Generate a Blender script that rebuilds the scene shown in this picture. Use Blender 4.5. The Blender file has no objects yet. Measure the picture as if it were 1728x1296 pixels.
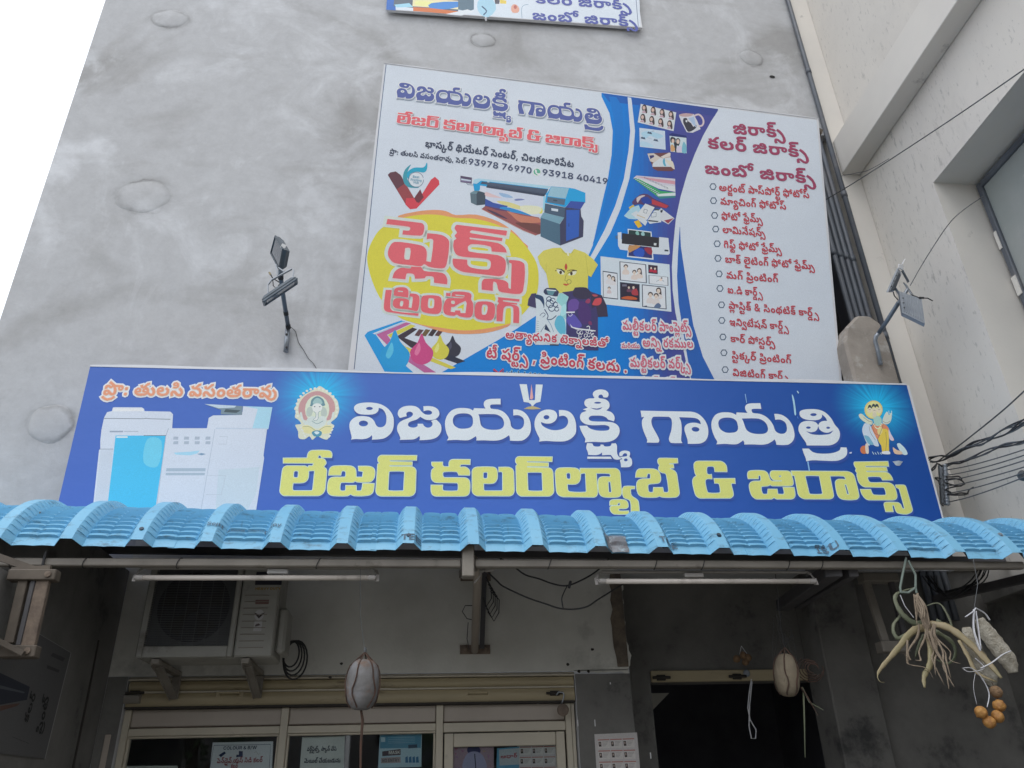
import bpy, math, random
import numpy as np
from mathutils import Vector, Matrix
from mathutils.geometry import delaunay_2d_cdt

# ------------------------------------------------------------------ camera, sky, sun, exposure
SC = bpy.context.scene
COL = SC.collection
F, CX, CY = 1335.0,864.0,648.0            # focal length and centre, in pixels of the 1728 x 1296 photograph
CAM = np.array([0.0,0.0,1.6])


def unit(v):
    v = np.array(v, float)
    return v / np.linalg.norm(v)


_up = unit([791 - CX, CY + 1859, F])         # zenith seen from the camera
_r = np.array([14000 - CX, CY - 990, F])     # direction along the shop front
_r = unit(_r - _up * (_r @ _up))
_n = np.cross(_r, _up)
_n = _n if _n[2] > 0 else -_n
RM = np.array([_r, _n, _up])                 # camera axes -> world (x along the front, y into it, z up)

cam_data = bpy.data.cameras.new('camera')
cam = bpy.data.objects.new('camera', cam_data)
COL.objects.link(cam)
cam_data.sensor_width = 36.0
cam_data.lens = F / 1728.0 * 36.0
cam_data.clip_start = 0.05
cam_data.clip_end = 400.0
m = Matrix.Identity(4)
for i in range(3):
    m[i][0], m[i][1], m[i][2], m[i][3] = RM[i][0], RM[i][1], -RM[i][2], CAM[i]
cam.matrix_world = m
SC.camera = cam

world = bpy.data.worlds.new('World')
SC.world = world
world.use_nodes = True
wt = world.node_tree
for nd in list(wt.nodes):
    wt.nodes.remove(nd)
SUN_EL, SUN_AZ = math.radians(58), math.radians(200)
sky = wt.nodes.new('ShaderNodeTexSky')
sky.sky_type = 'NISHITA'
sky.sun_disc = False
sky.sun_elevation = SUN_EL
sky.sun_rotation = SUN_AZ
sky.dust_density = 3.0
mixw = wt.nodes.new('ShaderNodeMixRGB')       # a closed, bright cloud layer in front of the clear sky
mixw.inputs[0].default_value = 0.9
mixw.inputs[2].default_value = (10.8,11.2,11.9,1)
bgw = wt.nodes.new('ShaderNodeBackground')
bgw.inputs[1].default_value = 0.13
outw = wt.nodes.new('ShaderNodeOutputWorld')
wt.links.new(sky.outputs[0], mixw.inputs[1])
wt.links.new(mixw.outputs[0], bgw.inputs[0])
wt.links.new(bgw.outputs[0], outw.inputs[0])

sun_d = bpy.data.lights.new('sun', 'SUN')
sun_d.energy = 0.7
sun_d.angle = math.radians(35)
sun_d.color = (1.0,0.97,0.92)
sun = bpy.data.objects.new('sun', sun_d)
COL.objects.link(sun)
sdir = Vector((math.sin(SUN_AZ) * math.cos(SUN_EL), math.cos(SUN_AZ) * math.cos(SUN_EL), math.sin(SUN_EL)))
sun.rotation_euler = sdir.to_track_quat('Z', 'Y').to_euler()
sun.location = (0,-6,14)

SC.view_settings.view_transform = 'Standard'
SC.view_settings.look = 'None'
SC.view_settings.exposure = 0.0
SC.view_settings.gamma = 1.0
SC.view_settings.use_curve_mapping = False
SC.render.engine = 'CYCLES'
SC.cycles.max_bounces = 6
SC.cycles.use_denoising = True

random.seed(11)
rnd = random.random
uni = random.uniform


# ------------------------------------------------------------------ measuring: the point of a wall plane that a sight line meets
def ray(x, y):
    return RM @ np.array([x - CX, CY - y, F])


def at(x, y, Y):
    d = ray(x, y)
    return CAM + d * (Y / d[1])


def atX(x, y, X):
    d = ray(x, y)
    return CAM + d * (X / d[0])


class Plane:
    """A flat face in the place: origin p, unit axes e (right), f (up), n (towards the street)."""

    def __init__(s, p, e, down, w=1):
        s.p = np.array(p, float)
        s.e = unit(e)
        f = -np.array(down, float)
        s.f = unit(f - s.e * (f @ s.e))
        s.n = np.cross(s.e, s.f)
        if s.n[1] > 0 and abs(s.n[1]) > .05:
            s.n = -s.n

    def uv(s, x, y):
        d = ray(x, y)
        t = ((s.p - CAM) @ s.n) / (d @ s.n)
        q = CAM + d * t - s.p
        return (q @ s.e, q @ s.f)

    def w(s, u, v, h=0.0):
        return s.p + s.e * u + s.f * v + s.n * h


# ------------------------------------------------------------------ objects
def mark(o, label=None, cat=None, group=None, kind=None):
    if label: o['label'] = label
    if cat: o['category'] = cat
    if group: o['group'] = group
    if kind: o['kind'] = kind
    return o


def thing(name, loc, label=None, cat=None, group=None, kind=None):
    o = bpy.data.objects.new(name, None)
    o.location = loc
    o.empty_display_size = 0.1
    COL.objects.link(o)
    return mark(o, label, cat, group, kind)


def base_of(parent):
    b = np.zeros(3)
    while parent is not None:
        b += np.array(parent.location)
        parent = parent.parent
    return b


def link_mesh(name, verts, faces, mats, parent=None, midx=None, smooth=False, loc=None):
    me = bpy.data.meshes.new(name)
    b = base_of(parent)
    if parent is None and loc is not None:
        b = np.array(loc, float)
    v = np.asarray(verts, float).reshape(-1,3) - b
    me.from_pydata(v.tolist(), [], [list(f) for f in faces])
    if not isinstance(mats, (list, tuple)):
        mats = [mats]
    for mm in mats:
        me.materials.append(mm)
    if midx is not None and len(me.polygons) == len(midx):
        me.polygons.foreach_set('material_index', midx)
    if smooth:
        me.polygons.foreach_set('use_smooth', [True] * len(me.polygons))
    me.update()
    o = bpy.data.objects.new(name, me)
    if parent is not None:
        o.parent = parent
    elif loc is not None:
        o.location = loc
    COL.objects.link(o)
    return o


def rotm(rx=0, ry=0, rz=0):
    return np.array(Matrix.Rotation(rz, 3, 'Z') @ Matrix.Rotation(ry, 3, 'Y') @ Matrix.Rotation(rx, 3, 'X'))


def frame_from(d, upv=(0,0,1)):
    z = unit(d)
    a = np.array(upv, float)
    if abs(z @ unit(a)) > .98:
        a = np.array([1.,0,0])
    x = unit(np.cross(a, z))
    y = np.cross(z, x)
    return x, y, z


class MB:
    """Collects shapes into one mesh."""

    def __init__(s):
        s.v = []
        s.f = []
        s.m = []

    def add(s, vs, fs, mi=0):
        k = len(s.v)
        s.v += [tuple(p) for p in vs]
        s.f += [tuple(i + k for i in f) for f in fs]
        s.m += [mi] * len(fs)
        return s

    def box(s, c, size, R=None, mi=0, bev=0.0):
        c = np.array(c, float)
        hx, hy, hz = [q / 2 for q in size]
        R = np.eye(3) if R is None else R
        if bev <= 0:
            vs = [c + R @ np.array([x, y, z]) for x in (-hx, hx) for y in (-hy, hy) for z in (-hz, hz)]
            fs = [(0,1,3,2), (4,6,7,5), (0,4,5,1), (2,3,7,6), (0,2,6,4), (1,5,7,3)]
            return s.add(vs, fs, mi)
        b = min(bev, hx * .9, hy * .9, hz * .9)
        vs, idx = [], {}
        for sx in (-1,1):
            for sy in (-1,1):
                for sz in (-1,1):
                    for ax in range(3):
                        p = [sx * (hx - b), sy * (hy - b), sz * (hz - b)]
                        p[ax] = (sx * hx, sy * hy, sz * hz)[ax]
                        idx[(sx, sy, sz, ax)] = len(vs)
                        vs.append(c + R @ np.array(p))
        fs = []
        for ax in range(3):
            o1, o2 = [(1,2), (0,2), (0,1)][ax]
            for sg in (-1,1):
                q = []
                for a, bb in ((-1,-1), (1,-1), (1,1), (-1,1)):
                    k = [0,0,0]
                    k[ax], k[o1], k[o2] = sg, a, bb
                    q.append(idx[(k[0], k[1], k[2], ax)])
                fs.append(q)
            for a in (-1,1):
                for bb in (-1,1):
                    q = []
                    for t in (-1,1):
                        k = [0,0,0]
                        k[ax], k[o1], k[o2] = t, a, bb
                        q.append((idx[(*k, o1)], idx[(*k, o2)]))
                    fs.append((q[0][0], q[0][1], q[1][1], q[1][0]))
        for sx in (-1,1):
            for sy in (-1,1):
                for sz in (-1,1):
                    fs.append([idx[(sx, sy, sz, a)] for a in range(3)])
        return s.add(vs, fs, mi)

    def span(s, x0, x1, y0, y1, z0, z1, mi=0, bev=0.0):
        return s.box(((x0 + x1) / 2, (y0 + y1) / 2, (z0 + z1) / 2), (abs(x1 - x0), abs(y1 - y0), abs(z1 - z0)), None, mi, bev)

    def bar(s, a, b, w, h, mi=0, bev=0.0, upv=(0,0,1)):
        a, b = np.array(a, float), np.array(b, float)
        x, y, z = frame_from(b - a, upv)
        return s.box((a + b) / 2, (w, h, np.linalg.norm(b - a)), np.array([x, y, z]).T, mi, bev)

    def tube(s, pts, r, seg=8, mi=0, cap=True, flat=1.0, upv=(0,0,1)):
        pts = [np.array(p, float) for p in pts]
        n = len(pts)
        rr = r if isinstance(r, (list, tuple)) else [r] * n
        vs, fs = [], []
        px = None
        for i, p in enumerate(pts):
            d = pts[min(i + 1, n - 1)] - pts[max(i - 1,0)]
            x, y, z = frame_from(d, upv)
            if px is not None:
                x = unit(px - z * (px @ z))
                y = np.cross(z, x)
            px = x
            for k in range(seg):
                a = 2 * math.pi * k / seg
                vs.append(p + x * rr[i] * math.cos(a) + y * rr[i] * flat * math.sin(a))
        for i in range(n - 1):
            for k in range(seg):
                k2 = (k + 1) % seg
                fs.append((i * seg + k, i * seg + k2, (i + 1) * seg + k2, (i + 1) * seg + k))
        if cap:
            fs.append(tuple(range(seg))[::-1])
            fs.append(tuple((n - 1) * seg + k for k in range(seg)))
        return s.add(vs, fs, mi)

    def lathe(s, c, prof, seg=20, R=None, mi=0, wob=0.0):
        c = np.array(c, float)
        R = np.eye(3) if R is None else R
        vs, fs = [], []
        for i, (r, z) in enumerate(prof):
            for k in range(seg):
                a = 2 * math.pi * k / seg
                q = r * (1 + wob * math.sin(3 * a + i * .7) + wob * .6 * math.sin(5 * a - i))
                vs.append(c + R @ np.array([q * math.cos(a), q * math.sin(a), z]))
        for i in range(len(prof) - 1):
            for k in range(seg):
                k2 = (k + 1) % seg
                fs.append((i * seg + k, i * seg + k2, (i + 1) * seg + k2, (i + 1) * seg + k))
        fs.append(tuple(range(seg))[::-1])
        fs.append(tuple((len(prof) - 1) * seg + k for k in range(seg)))
        return s.add(vs, fs, mi)

    def prism(s, pts2, ax, a0, a1, mi=0):
        """polygon pts2 extruded along axis ax (0,1,2) from a0 to a1; pts2 are the two other coordinates in order"""
        n = len(pts2)
        vs = []
        for a in (a0, a1):
            for p in pts2:
                q = [0,0,0]
                q[ax] = a
                o = [i for i in range(3) if i != ax]
                q[o[0]], q[o[1]] = p
                vs.append(q)
        fs = [tuple(range(n)), tuple(range(2 * n - 1, n - 1,-1))]
        fs += [(i, n + i, n + (i + 1) % n, (i + 1) % n) for i in range(n)]
        return s.add(vs, fs, mi)

    def build(s, name, mats, parent=None, smooth=False, loc=None):
        return link_mesh(name, s.v, s.f, mats, parent, s.m, smooth, loc)


# ------------------------------------------------------------------ materials (all procedural)
def lin(c):
    return tuple((q / 12.92 if q <= .04045 else ((q + .055) / 1.055) ** 2.4) for q in (k / 255 for k in c))


def nodes_of(name):
    mt = bpy.data.materials.new(name)
    mt.use_nodes = True
    t = mt.node_tree
    b = next(n for n in t.nodes if n.type == 'BSDF_PRINCIPLED')
    return mt, t, b


def N(t, kind, **kw):
    n = t.nodes.new(kind)
    for k, v in kw.items():
        if k.startswith('i_'):
            n.inputs[k[2:].replace('_', ' ')].default_value = v
        else:
            setattr(n, k, v)
    return n


def coords(t, stretch=(1,1,1)):
    g = N(t, 'ShaderNodeNewGeometry')
    mp = N(t, 'ShaderNodeMapping')
    mp.inputs['Scale'].default_value = stretch
    t.links.new(g.outputs['Position'], mp.inputs[0])
    return mp.outputs[0]


def noise(t, vec, scale, detail=6, rough=.6, dist=0.0):
    n = N(t, 'ShaderNodeTexNoise')
    n.inputs['Scale'].default_value = scale
    n.inputs['Detail'].default_value = detail
    n.inputs['Roughness'].default_value = rough
    n.inputs['Distortion'].default_value = dist
    t.links.new(vec, n.inputs['Vector'])
    return n.outputs[0]


def ramp(t, fac, stops):
    r = N(t, 'ShaderNodeValToRGB')
    e = r.color_ramp.elements
    while len(e) < len(stops):
        e.new(.5)
    for i, (p, c) in enumerate(stops):
        e[i].position = p
        e[i].color = (*c, 1) if len(c) == 3 else c
    t.links.new(fac, r.inputs[0])
    return r.outputs[0]


def mix(t, fac, a, b, mode='MIX'):
    x = N(t, 'ShaderNodeMixRGB', blend_type=mode)
    for i, q in ((0, fac), (1, a), (2, b)):
        if isinstance(q, (int, float)):
            x.inputs[i].default_value = q
        elif isinstance(q, tuple):
            x.inputs[i].default_value = (*q, 1) if len(q) == 3 else q
        else:
            t.links.new(q, x.inputs[i])
    return x.outputs[0]


def bump(t, b, h, strength=.3, dist=.01):
    n = N(t, 'ShaderNodeBump')
    n.inputs['Strength'].default_value = strength
    n.inputs['Distance'].default_value = dist
    t.links.new(h, n.inputs['Height'])
    t.links.new(n.outputs[0], b.inputs['Normal'])


def MAT(name, c1, c2=None, scale=6, rough=.7, metal=0.0, bmp=0.0, bs=60, stretch=(1,1,1), lo=.35, hi=.65, dirt=None, dscale=3, dlo=.55, dhi=.7, spec=.5):
    mt, t, b = nodes_of(name)
    v = coords(t, stretch)
    c2 = c2 or tuple(q * .8 for q in c1)
    col = ramp(t, noise(t, v, scale), [(lo, c1), (hi, c2)])
    if dirt:
        col = mix(t, ramp(t, noise(t, v, dscale, 8,.7), [(dlo, (0,0,0)), (dhi, (1,1,1))]), col, dirt)
    t.links.new(col, b.inputs['Base Color'])
    b.inputs['Roughness'].default_value = rough
    b.inputs['Metallic'].default_value = metal
    b.inputs['Specular IOR Level'].default_value = spec
    if bmp:
        bump(t, b, noise(t, v, bs, 5), bmp, .01)
    return mt


def concrete(name, light, mid, dark, s=1.0, bmp=.25):
    mt, t, b = nodes_of(name)
    v = coords(t)
    big = noise(t, v, .62 * s, 6,.55,.8)
    col = ramp(t, big, [(.32, dark), (.45, mid), (.56, mid), (.68, light)])
    vv = coords(t, (1,1,.85))
    patch = ramp(t, noise(t, vv, 1.6 * s, 9,.66,.9), [(.52, (0,0,0)), (.66, (1,1,1))])
    col = mix(t, mix(t, .55, (0,0,0), patch), col, light)
    st = ramp(t, noise(t, coords(t, (1.2,1,2.6)), 1.1 * s, 8,.7,.4), [(.55, (0,0,0)), (.74, (1,1,1))])
    col = mix(t, mix(t, .5, (0,0,0), st), col, dark)
    # rough trowel mottling
    fine = ramp(t, noise(t, v, 9,8,.75), [(.3, (.82,.82,.82)), (.7, (1.1,1.1,1.1))])
    col = mix(t, .55, col, fine, 'MULTIPLY')
    vein = ramp(t, noise(t, v, 3.2,10,.72,1.6), [(.47, (0,0,0)), (.5, (1,1,1)), (.53, (0,0,0))])
    col = mix(t, mix(t, .10, (0,0,0), vein), col, dark)
    # faint level marks left by each day's plaster
    sep = N(t, 'ShaderNodeSeparateXYZ')
    t.links.new(v, sep.inputs[0])
    wv = N(t, 'ShaderNodeTexWave', wave_type='BANDS', bands_direction='Z')
    wv.inputs['Scale'].default_value = .245
    wv.inputs['Distortion'].default_value = .5
    wv.inputs['Detail'].default_value = 4
    wv.inputs['Detail Scale'].default_value = 3
    t.links.new(v, wv.inputs['Vector'])
    band = ramp(t, wv.outputs[1], [(.0, (1,1,1)), (.012, (0,0,0))])
    brk = ramp(t, noise(t, v, 1.7,4), [(.45, (0,0,0)), (.6, (1,1,1))])
    col = mix(t, mix(t, 1.0, mix(t, .35, (0,0,0), band), brk, 'MULTIPLY'), col, dark)
    # stain rings round the plastered-over scaffold holes
    wob = noise(t, v, 5,5,.6)
    for (px, py, rx, rz) in PATCHES:
        c = at(px, py, WY)
        sb = N(t, 'ShaderNodeVectorMath', operation='SUBTRACT')
        sb.inputs[1].default_value = tuple(c)
        t.links.new(v, sb.inputs[0])
        ml = N(t, 'ShaderNodeVectorMath', operation='MULTIPLY')
        ml.inputs[1].default_value = (1 / rx, 0,1 / rz)
        t.links.new(sb.outputs[0], ml.inputs[0])
        ln = N(t, 'ShaderNodeVectorMath', operation='LENGTH')
        t.links.new(ml.outputs[0], ln.inputs[0])
        ad = N(t, 'ShaderNodeMath', operation='MULTIPLY_ADD')
        ad.inputs[1].default_value = .9
        t.links.new(wob, ad.inputs[0])
        t.links.new(ln.outputs[1], ad.inputs[2])
        ring = ramp(t, ad.outputs[0], [(.0, (.0,.0,.0)), (.30, (0,0,0)), (.60, (.1,.1,.1)), (.70, (.9,.9,.9)), (.76, (.25,.25,.25)), (.90, (0,0,0))])
        dv = next(q for q in t.nodes if q.type == 'VALTORGB' and q.outputs[0] == ring)
        sc_ = N(t, 'ShaderNodeMath', operation='MULTIPLY')
        sc_.inputs[1].default_value = .5
        t.links.new(ad.outputs[0], sc_.inputs[0])
        t.links.new(sc_.outputs[0], dv.inputs[0])
        brk2 = ramp(t, noise(t, v, 4.3,3), [(.38, (.35,.35,.35)), (.6, (1,1,1))])
        col = mix(t, mix(t, 1, ring, brk2, 'MULTIPLY'), col, tuple(q * .72 for q in dark))
    t.links.new(col, b.inputs['Base Color'])
    b.inputs['Roughness'].default_value = .92
    b.inputs['Specular IOR Level'].default_value = .2
    bump(t, b, noise(t, v, 26,8,.7), bmp, .012)
    return mt


WY = 5.2                                       # street face of the building
PATCHES = ((287,32,.175,.13), (241,332,.215,.18), (816,68,.12,.105), (1268,98,.125,.115), (86,715,.16,.15))
M = {}
M['concrete'] = concrete('raw_plaster', (.67,.685,.71), (.51,.517,.53), (.375,.372,.37))
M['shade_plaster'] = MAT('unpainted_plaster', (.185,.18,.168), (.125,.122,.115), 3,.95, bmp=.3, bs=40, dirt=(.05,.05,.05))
M['white_paint'] = MAT('dirty_lime_paint', (.64,.63,.58), (.52,.51,.465), 2.2,.85, bmp=.12, bs=50, dirt=(.24,.24,.22), dscale=1.4, dlo=.56, dhi=.75)
M['bare_edge'] = MAT('bare_rough_edge', (.20,.16,.12), (.10,.085,.07), 14,.95, bmp=.6, bs=50)
M['pipe'] = MAT('dark_grey_pipe', (.115,.13,.155), (.085,.095,.115), 4,.45, dirt=(.16,.16,.17), dscale=2)
M['dark'] = MAT('dark_recess', (.03,.03,.03), (.018,.018,.018), 3,.9)  # near-black colour stands in for the shade inside hollows
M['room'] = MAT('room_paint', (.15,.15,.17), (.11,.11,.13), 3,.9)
M['block'] = MAT('weathered_concrete_block', (.36,.32,.28), (.27,.24,.21), 5,.92, bmp=.4, bs=25, dirt=(.5,.48,.45), dscale=4)
M['steel'] = MAT('painted_steel_blue_grey', (.16,.20,.25), (.12,.15,.19), 8,.4,.3)
M['grey_metal'] = MAT('grey_aluminium', (.34,.37,.41), (.26,.29,.33), 8,.38,.5)
M['dark_alu'] = MAT('dark_lamp_casting', (.13,.155,.18), (.09,.11,.13), 8,.4,.4)
M['lamp_glass'] = MAT('lamp_glass', (.16,.17,.19), (.11,.12,.14), 30,.15)
M['white_plastic'] = MAT('white_plastic', (.75,.75,.75), (.65,.65,.66), 8,.5)
M['wire'] = MAT('black_wire', (.035,.035,.04), (.025,.025,.025), 8,.6)
M['grey_wire'] = MAT('weathered_wire', (.13,.14,.15), (.07,.075,.08), 20,.6)
M['beam'] = MAT('cream_steel_paint', (.28,.255,.22), (.21,.19,.165), 4,.6, bmp=.05, dirt=(.13,.11,.09), dscale=6, dlo=.6, dhi=.72)
M['side_steel'] = MAT('dull_brown_cream_steel', (.14,.115,.09), (.09,.075,.06), 6,.7)
M['beam_dark'] = MAT('dark_steel_paint', (.10,.095,.10), (.07,.07,.075), 5,.6)
M['rust'] = MAT('rusty_steel', (.22,.17,.13), (.13,.10,.08), 18,.8, bmp=.3)
M['shutter'] = MAT('yellow_shutter_enamel', (.44,.37,.23), (.36,.30,.19), 3,.5, dirt=(.13,.10,.07), dscale=7, dlo=.6, dhi=.75, stretch=(.5,1,2))
M['ali'] = MAT('cream_aluminium_frame', (.52,.47,.37), (.45,.41,.33), 3,.45, dirt=(.25,.22,.18), dscale=5, dlo=.62, dhi=.8)
M['ali_panel'] = MAT('cream_header_panel', (.44,.385,.33), (.39,.34,.29), 3,.5)
M['seal'] = MAT('black_gasket', (.03,.025,.02), None, 5,.7)
M['ac'] = MAT('cream_ac_casing', (.38,.375,.34), (.32,.315,.29), 3,.5, dirt=(.17,.16,.14), dscale=3)
M['ac_dark'] = MAT('ac_fan_void', (.02,.02,.028), (.012,.012,.016), 6,.5)
M['ac_wire'] = MAT('ac_grille_wire', (.11,.115,.12), None, 6,.5)
M['tube_light'] = MAT('unlit_glass_tube', (.70,.64,.58), (.62,.57,.52), 3,.25, dirt=(.4,.36,.32), dscale=6)
M['fitting'] = MAT('tube_fitting', (.42,.40,.38), (.35,.33,.31), 5,.5)
M['gourd'] = MAT('ash_gourd_skin', (.225,.225,.235), (.15,.145,.14), 12,.8, bmp=.4, bs=40, dirt=(.17,.10,.065), dscale=9, dlo=.52, dhi=.68)
M['gourd_tan'] = MAT('pale_gourd_skin', (.25,.21,.15), (.19,.155,.11), 14,.85, bmp=.5, bs=50, dirt=(.22,.16,.1), dscale=12)
M['cord_brown'] = MAT('brown_cord', (.10,.055,.04), (.06,.04,.03), 20,.9, bmp=.4, bs=200)
M['aloe'] = MAT('drying_aloe_leaf', (.27,.24,.13), (.35,.28,.17), 7,.5, bmp=.15, bs=60, dirt=(.33,.25,.16), dscale=9, dlo=.56, dhi=.7)
M['aloe_green'] = MAT('grey_green_aloe_leaf', (.11,.13,.08), (.16,.17,.11), 7,.5, bmp=.15, bs=60)
M['root'] = MAT('dry_root', (.30,.24,.18), (.18,.14,.10), 30,.9, bmp=.5, bs=90, stretch=(1,1,.3))
M['ribbon'] = MAT('white_plastic_ribbon', (.70,.70,.72), (.55,.56,.60), 12,.4)
M['green_string'] = MAT('pale_green_string', (.20,.25,.22), None, 12,.6)
M['loofah'] = MAT('fibrous_white_bundle', (.50,.47,.40), (.30,.27,.21), 26,.95, bmp=1.0, bs=90)
M['lime'] = MAT('dried_orange_lime', (.50,.26,.07), (.32,.14,.04), 40,.6, bmp=.5, bs=60)
M['lime_brown'] = MAT('shrivelled_brown_lime', (.26,.16,.08), (.16,.10,.06), 30,.8, bmp=.8, bs=70)
M['screw'] = MAT('screw_head', (.05,.07,.10), None, 8,.4,.5)
M['asphalt'] = MAT('dusty_road', (.22,.21,.19), (.16,.155,.14), 8,.95, bmp=.3)
M['bark'] = MAT('bark', (.12,.09,.07), (.07,.05,.04), 20,.95, bmp=.5)
M['leaf'] = MAT('leaf_green', (.07,.12,.04), (.04,.075,.025), 2,.7)
M['house'] = MAT('dull_house_paint', (.22,.21,.20), (.16,.155,.15), 2,.9)


def cream_wall(name='weathered_cream_wall'):
    mt, t, b = nodes_of(name)
    v = coords(t)
    col = ramp(t, noise(t, v, .8,5), [(.35, (.74,.705,.65)), (.65, (.68,.65,.61))])
    # black mould flecks running down the plaster
    n1 = noise(t, coords(t, (1,5.5,1.3)), 4.2,9,.72)
    wide = noise(t, v, .75,3)
    fl = ramp(t, n1, [(.57, (0,0,0)), (.66, (1,1,1))])
    msk = ramp(t, wide, [(.46, (.04,.04,.04)), (.64, (1,1,1))])
    col = mix(t, mix(t, .62, (0,0,0), mix(t, 1, fl, msk, 'MULTIPLY')), col, (.30,.29,.275))
    n2 = noise(t, coords(t, (1,2.2,.8)), 17,6,.6)
    f2 = ramp(t, n2, [(.61, (0,0,0)), (.68, (1,1,1))])
    col = mix(t, mix(t, .45, (0,0,0), f2), col, (.36,.35,.33))
    blot = ramp(t, noise(t, coords(t, (1,1,.6)), 1.1,8,.65,.5), [(.5, (0,0,0)), (.72, (1,1,1))])
    col = mix(t, mix(t, .35, (0,0,0), blot), col, (.50,.475,.44))
    t.links.new(col, b.inputs['Base Color'])
    b.inputs['Roughness'].default_value = .85
    b.inputs['Specular IOR Level'].default_value = .25
    bump(t, b, noise(t, v, 18,6), .12,.01)
    return mt


M['cream'] = cream_wall()
M['cream_clean'] = MAT('cream_plaster', (.75,.715,.66), (.69,.66,.615), 1.2,.85, bmp=.08, dirt=(.42,.40,.37), dscale=4, dlo=.64, dhi=.74)


def roof_blue():
    mt, t, b = nodes_of('pale_blue_roof_sheet')
    v = coords(t)
    base = ramp(t, noise(t, v, 1.3,4), [(.35, (.17,.44,.66)), (.65, (.215,.50,.71))])
    d1 = ramp(t, noise(t, coords(t, (1,1,2.5)), 11,9,.75), [(.535, (0,0,0)), (.68, (1,1,1))])
    base = mix(t, mix(t, .75, (0,0,0), d1), base, (.10,.17,.23))
    d2 = ramp(t, noise(t, coords(t, (3,.6,.6)), 9,6,.7), [(.64, (0,0,0)), (.70, (1,1,1))])
    base = mix(t, mix(t, .45, (0,0,0), d2), base, (.10,.17,.24))
    t.links.new(base, b.inputs['Base Color'])
    b.inputs['Roughness'].default_value = .42
    b.inputs['Specular IOR Level'].default_value = .4
    bump(t, b, noise(t, v, 40,4), .06,.01)
    return mt


M['roof'] = roof_blue()
M['roof_under'] = MAT('grey_sheet_underside', (.10,.105,.115), (.08,.082,.09), 5,.6)
M['roof_ink'] = MAT('stamped_ink', (.06,.11,.17), (.12,.2,.28), 60,.6)
M['roof_patch'] = MAT('translucent_brown_tape', (.22,.24,.27), (.13,.12,.13), 25,.3, dirt=(.40,.55,.62), dscale=18)


def glass_mat():
    mt, t, b = nodes_of('shop_glass')
    for n in list(t.nodes):
        if n.type != 'OUTPUT_MATERIAL':
            t.nodes.remove(n)
    out = next(n for n in t.nodes if n.type == 'OUTPUT_MATERIAL')
    tr = N(t, 'ShaderNodeBsdfTransparent')
    tr.inputs[0].default_value = (.92,.94,.94,1)
    gl = N(t, 'ShaderNodeBsdfGlossy')
    gl.inputs['Roughness'].default_value = .02
    fr = N(t, 'ShaderNodeFresnel')
    fr.inputs[0].default_value = 1.5
    ms = N(t, 'ShaderNodeMixShader')
    t.links.new(fr.outputs[0], ms.inputs[0])
    t.links.new(tr.outputs[0], ms.inputs[1])
    t.links.new(gl.outputs[0], ms.inputs[2])
    t.links.new(ms.outputs[0], out.inputs[0])
    return mt


M['glass'] = glass_mat()
M['frosted'] = MAT('dusty_green_window_glass', (.30,.33,.32), (.36,.38,.37), 2,.3, dirt=(.42,.42,.40), dscale=8, dlo=.63, dhi=.68)


def print_mat(name, rough=.42, spec=.35, weave=.1, gain=1.0):
    """printed sheet: the ink colour is stored on the faces"""
    mt, t, b = nodes_of(name)
    a = N(t, 'ShaderNodeAttribute', attribute_name='ink')
    v = coords(t)
    f = ramp(t, noise(t, v, 1.6,6), [(.3, (.93 * gain, .93 * gain, .94 * gain)), (.7, (gain, gain, gain))])
    col = mix(t, 1.0, a.outputs[0], f, 'MULTIPLY')
    f = ramp(t, noise(t, v, 190,3), [(.3, (.9,.9,.9)), (.7, (1.06,1.06,1.06))])
    col = mix(t, 1.0, col, f, 'MULTIPLY')
    t.links.new(col, b.inputs['Base Color'])
    b.inputs['Roughness'].default_value = rough
    b.inputs['Specular IOR Level'].default_value = spec
    if weave:
        bump(t, b, noise(t, v, 3.5,4), weave, .03)
    return mt


M['print'] = print_mat('printed_flex')
M['paper'] = print_mat('printed_paper', .8,.2,.0,1.3)


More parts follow.
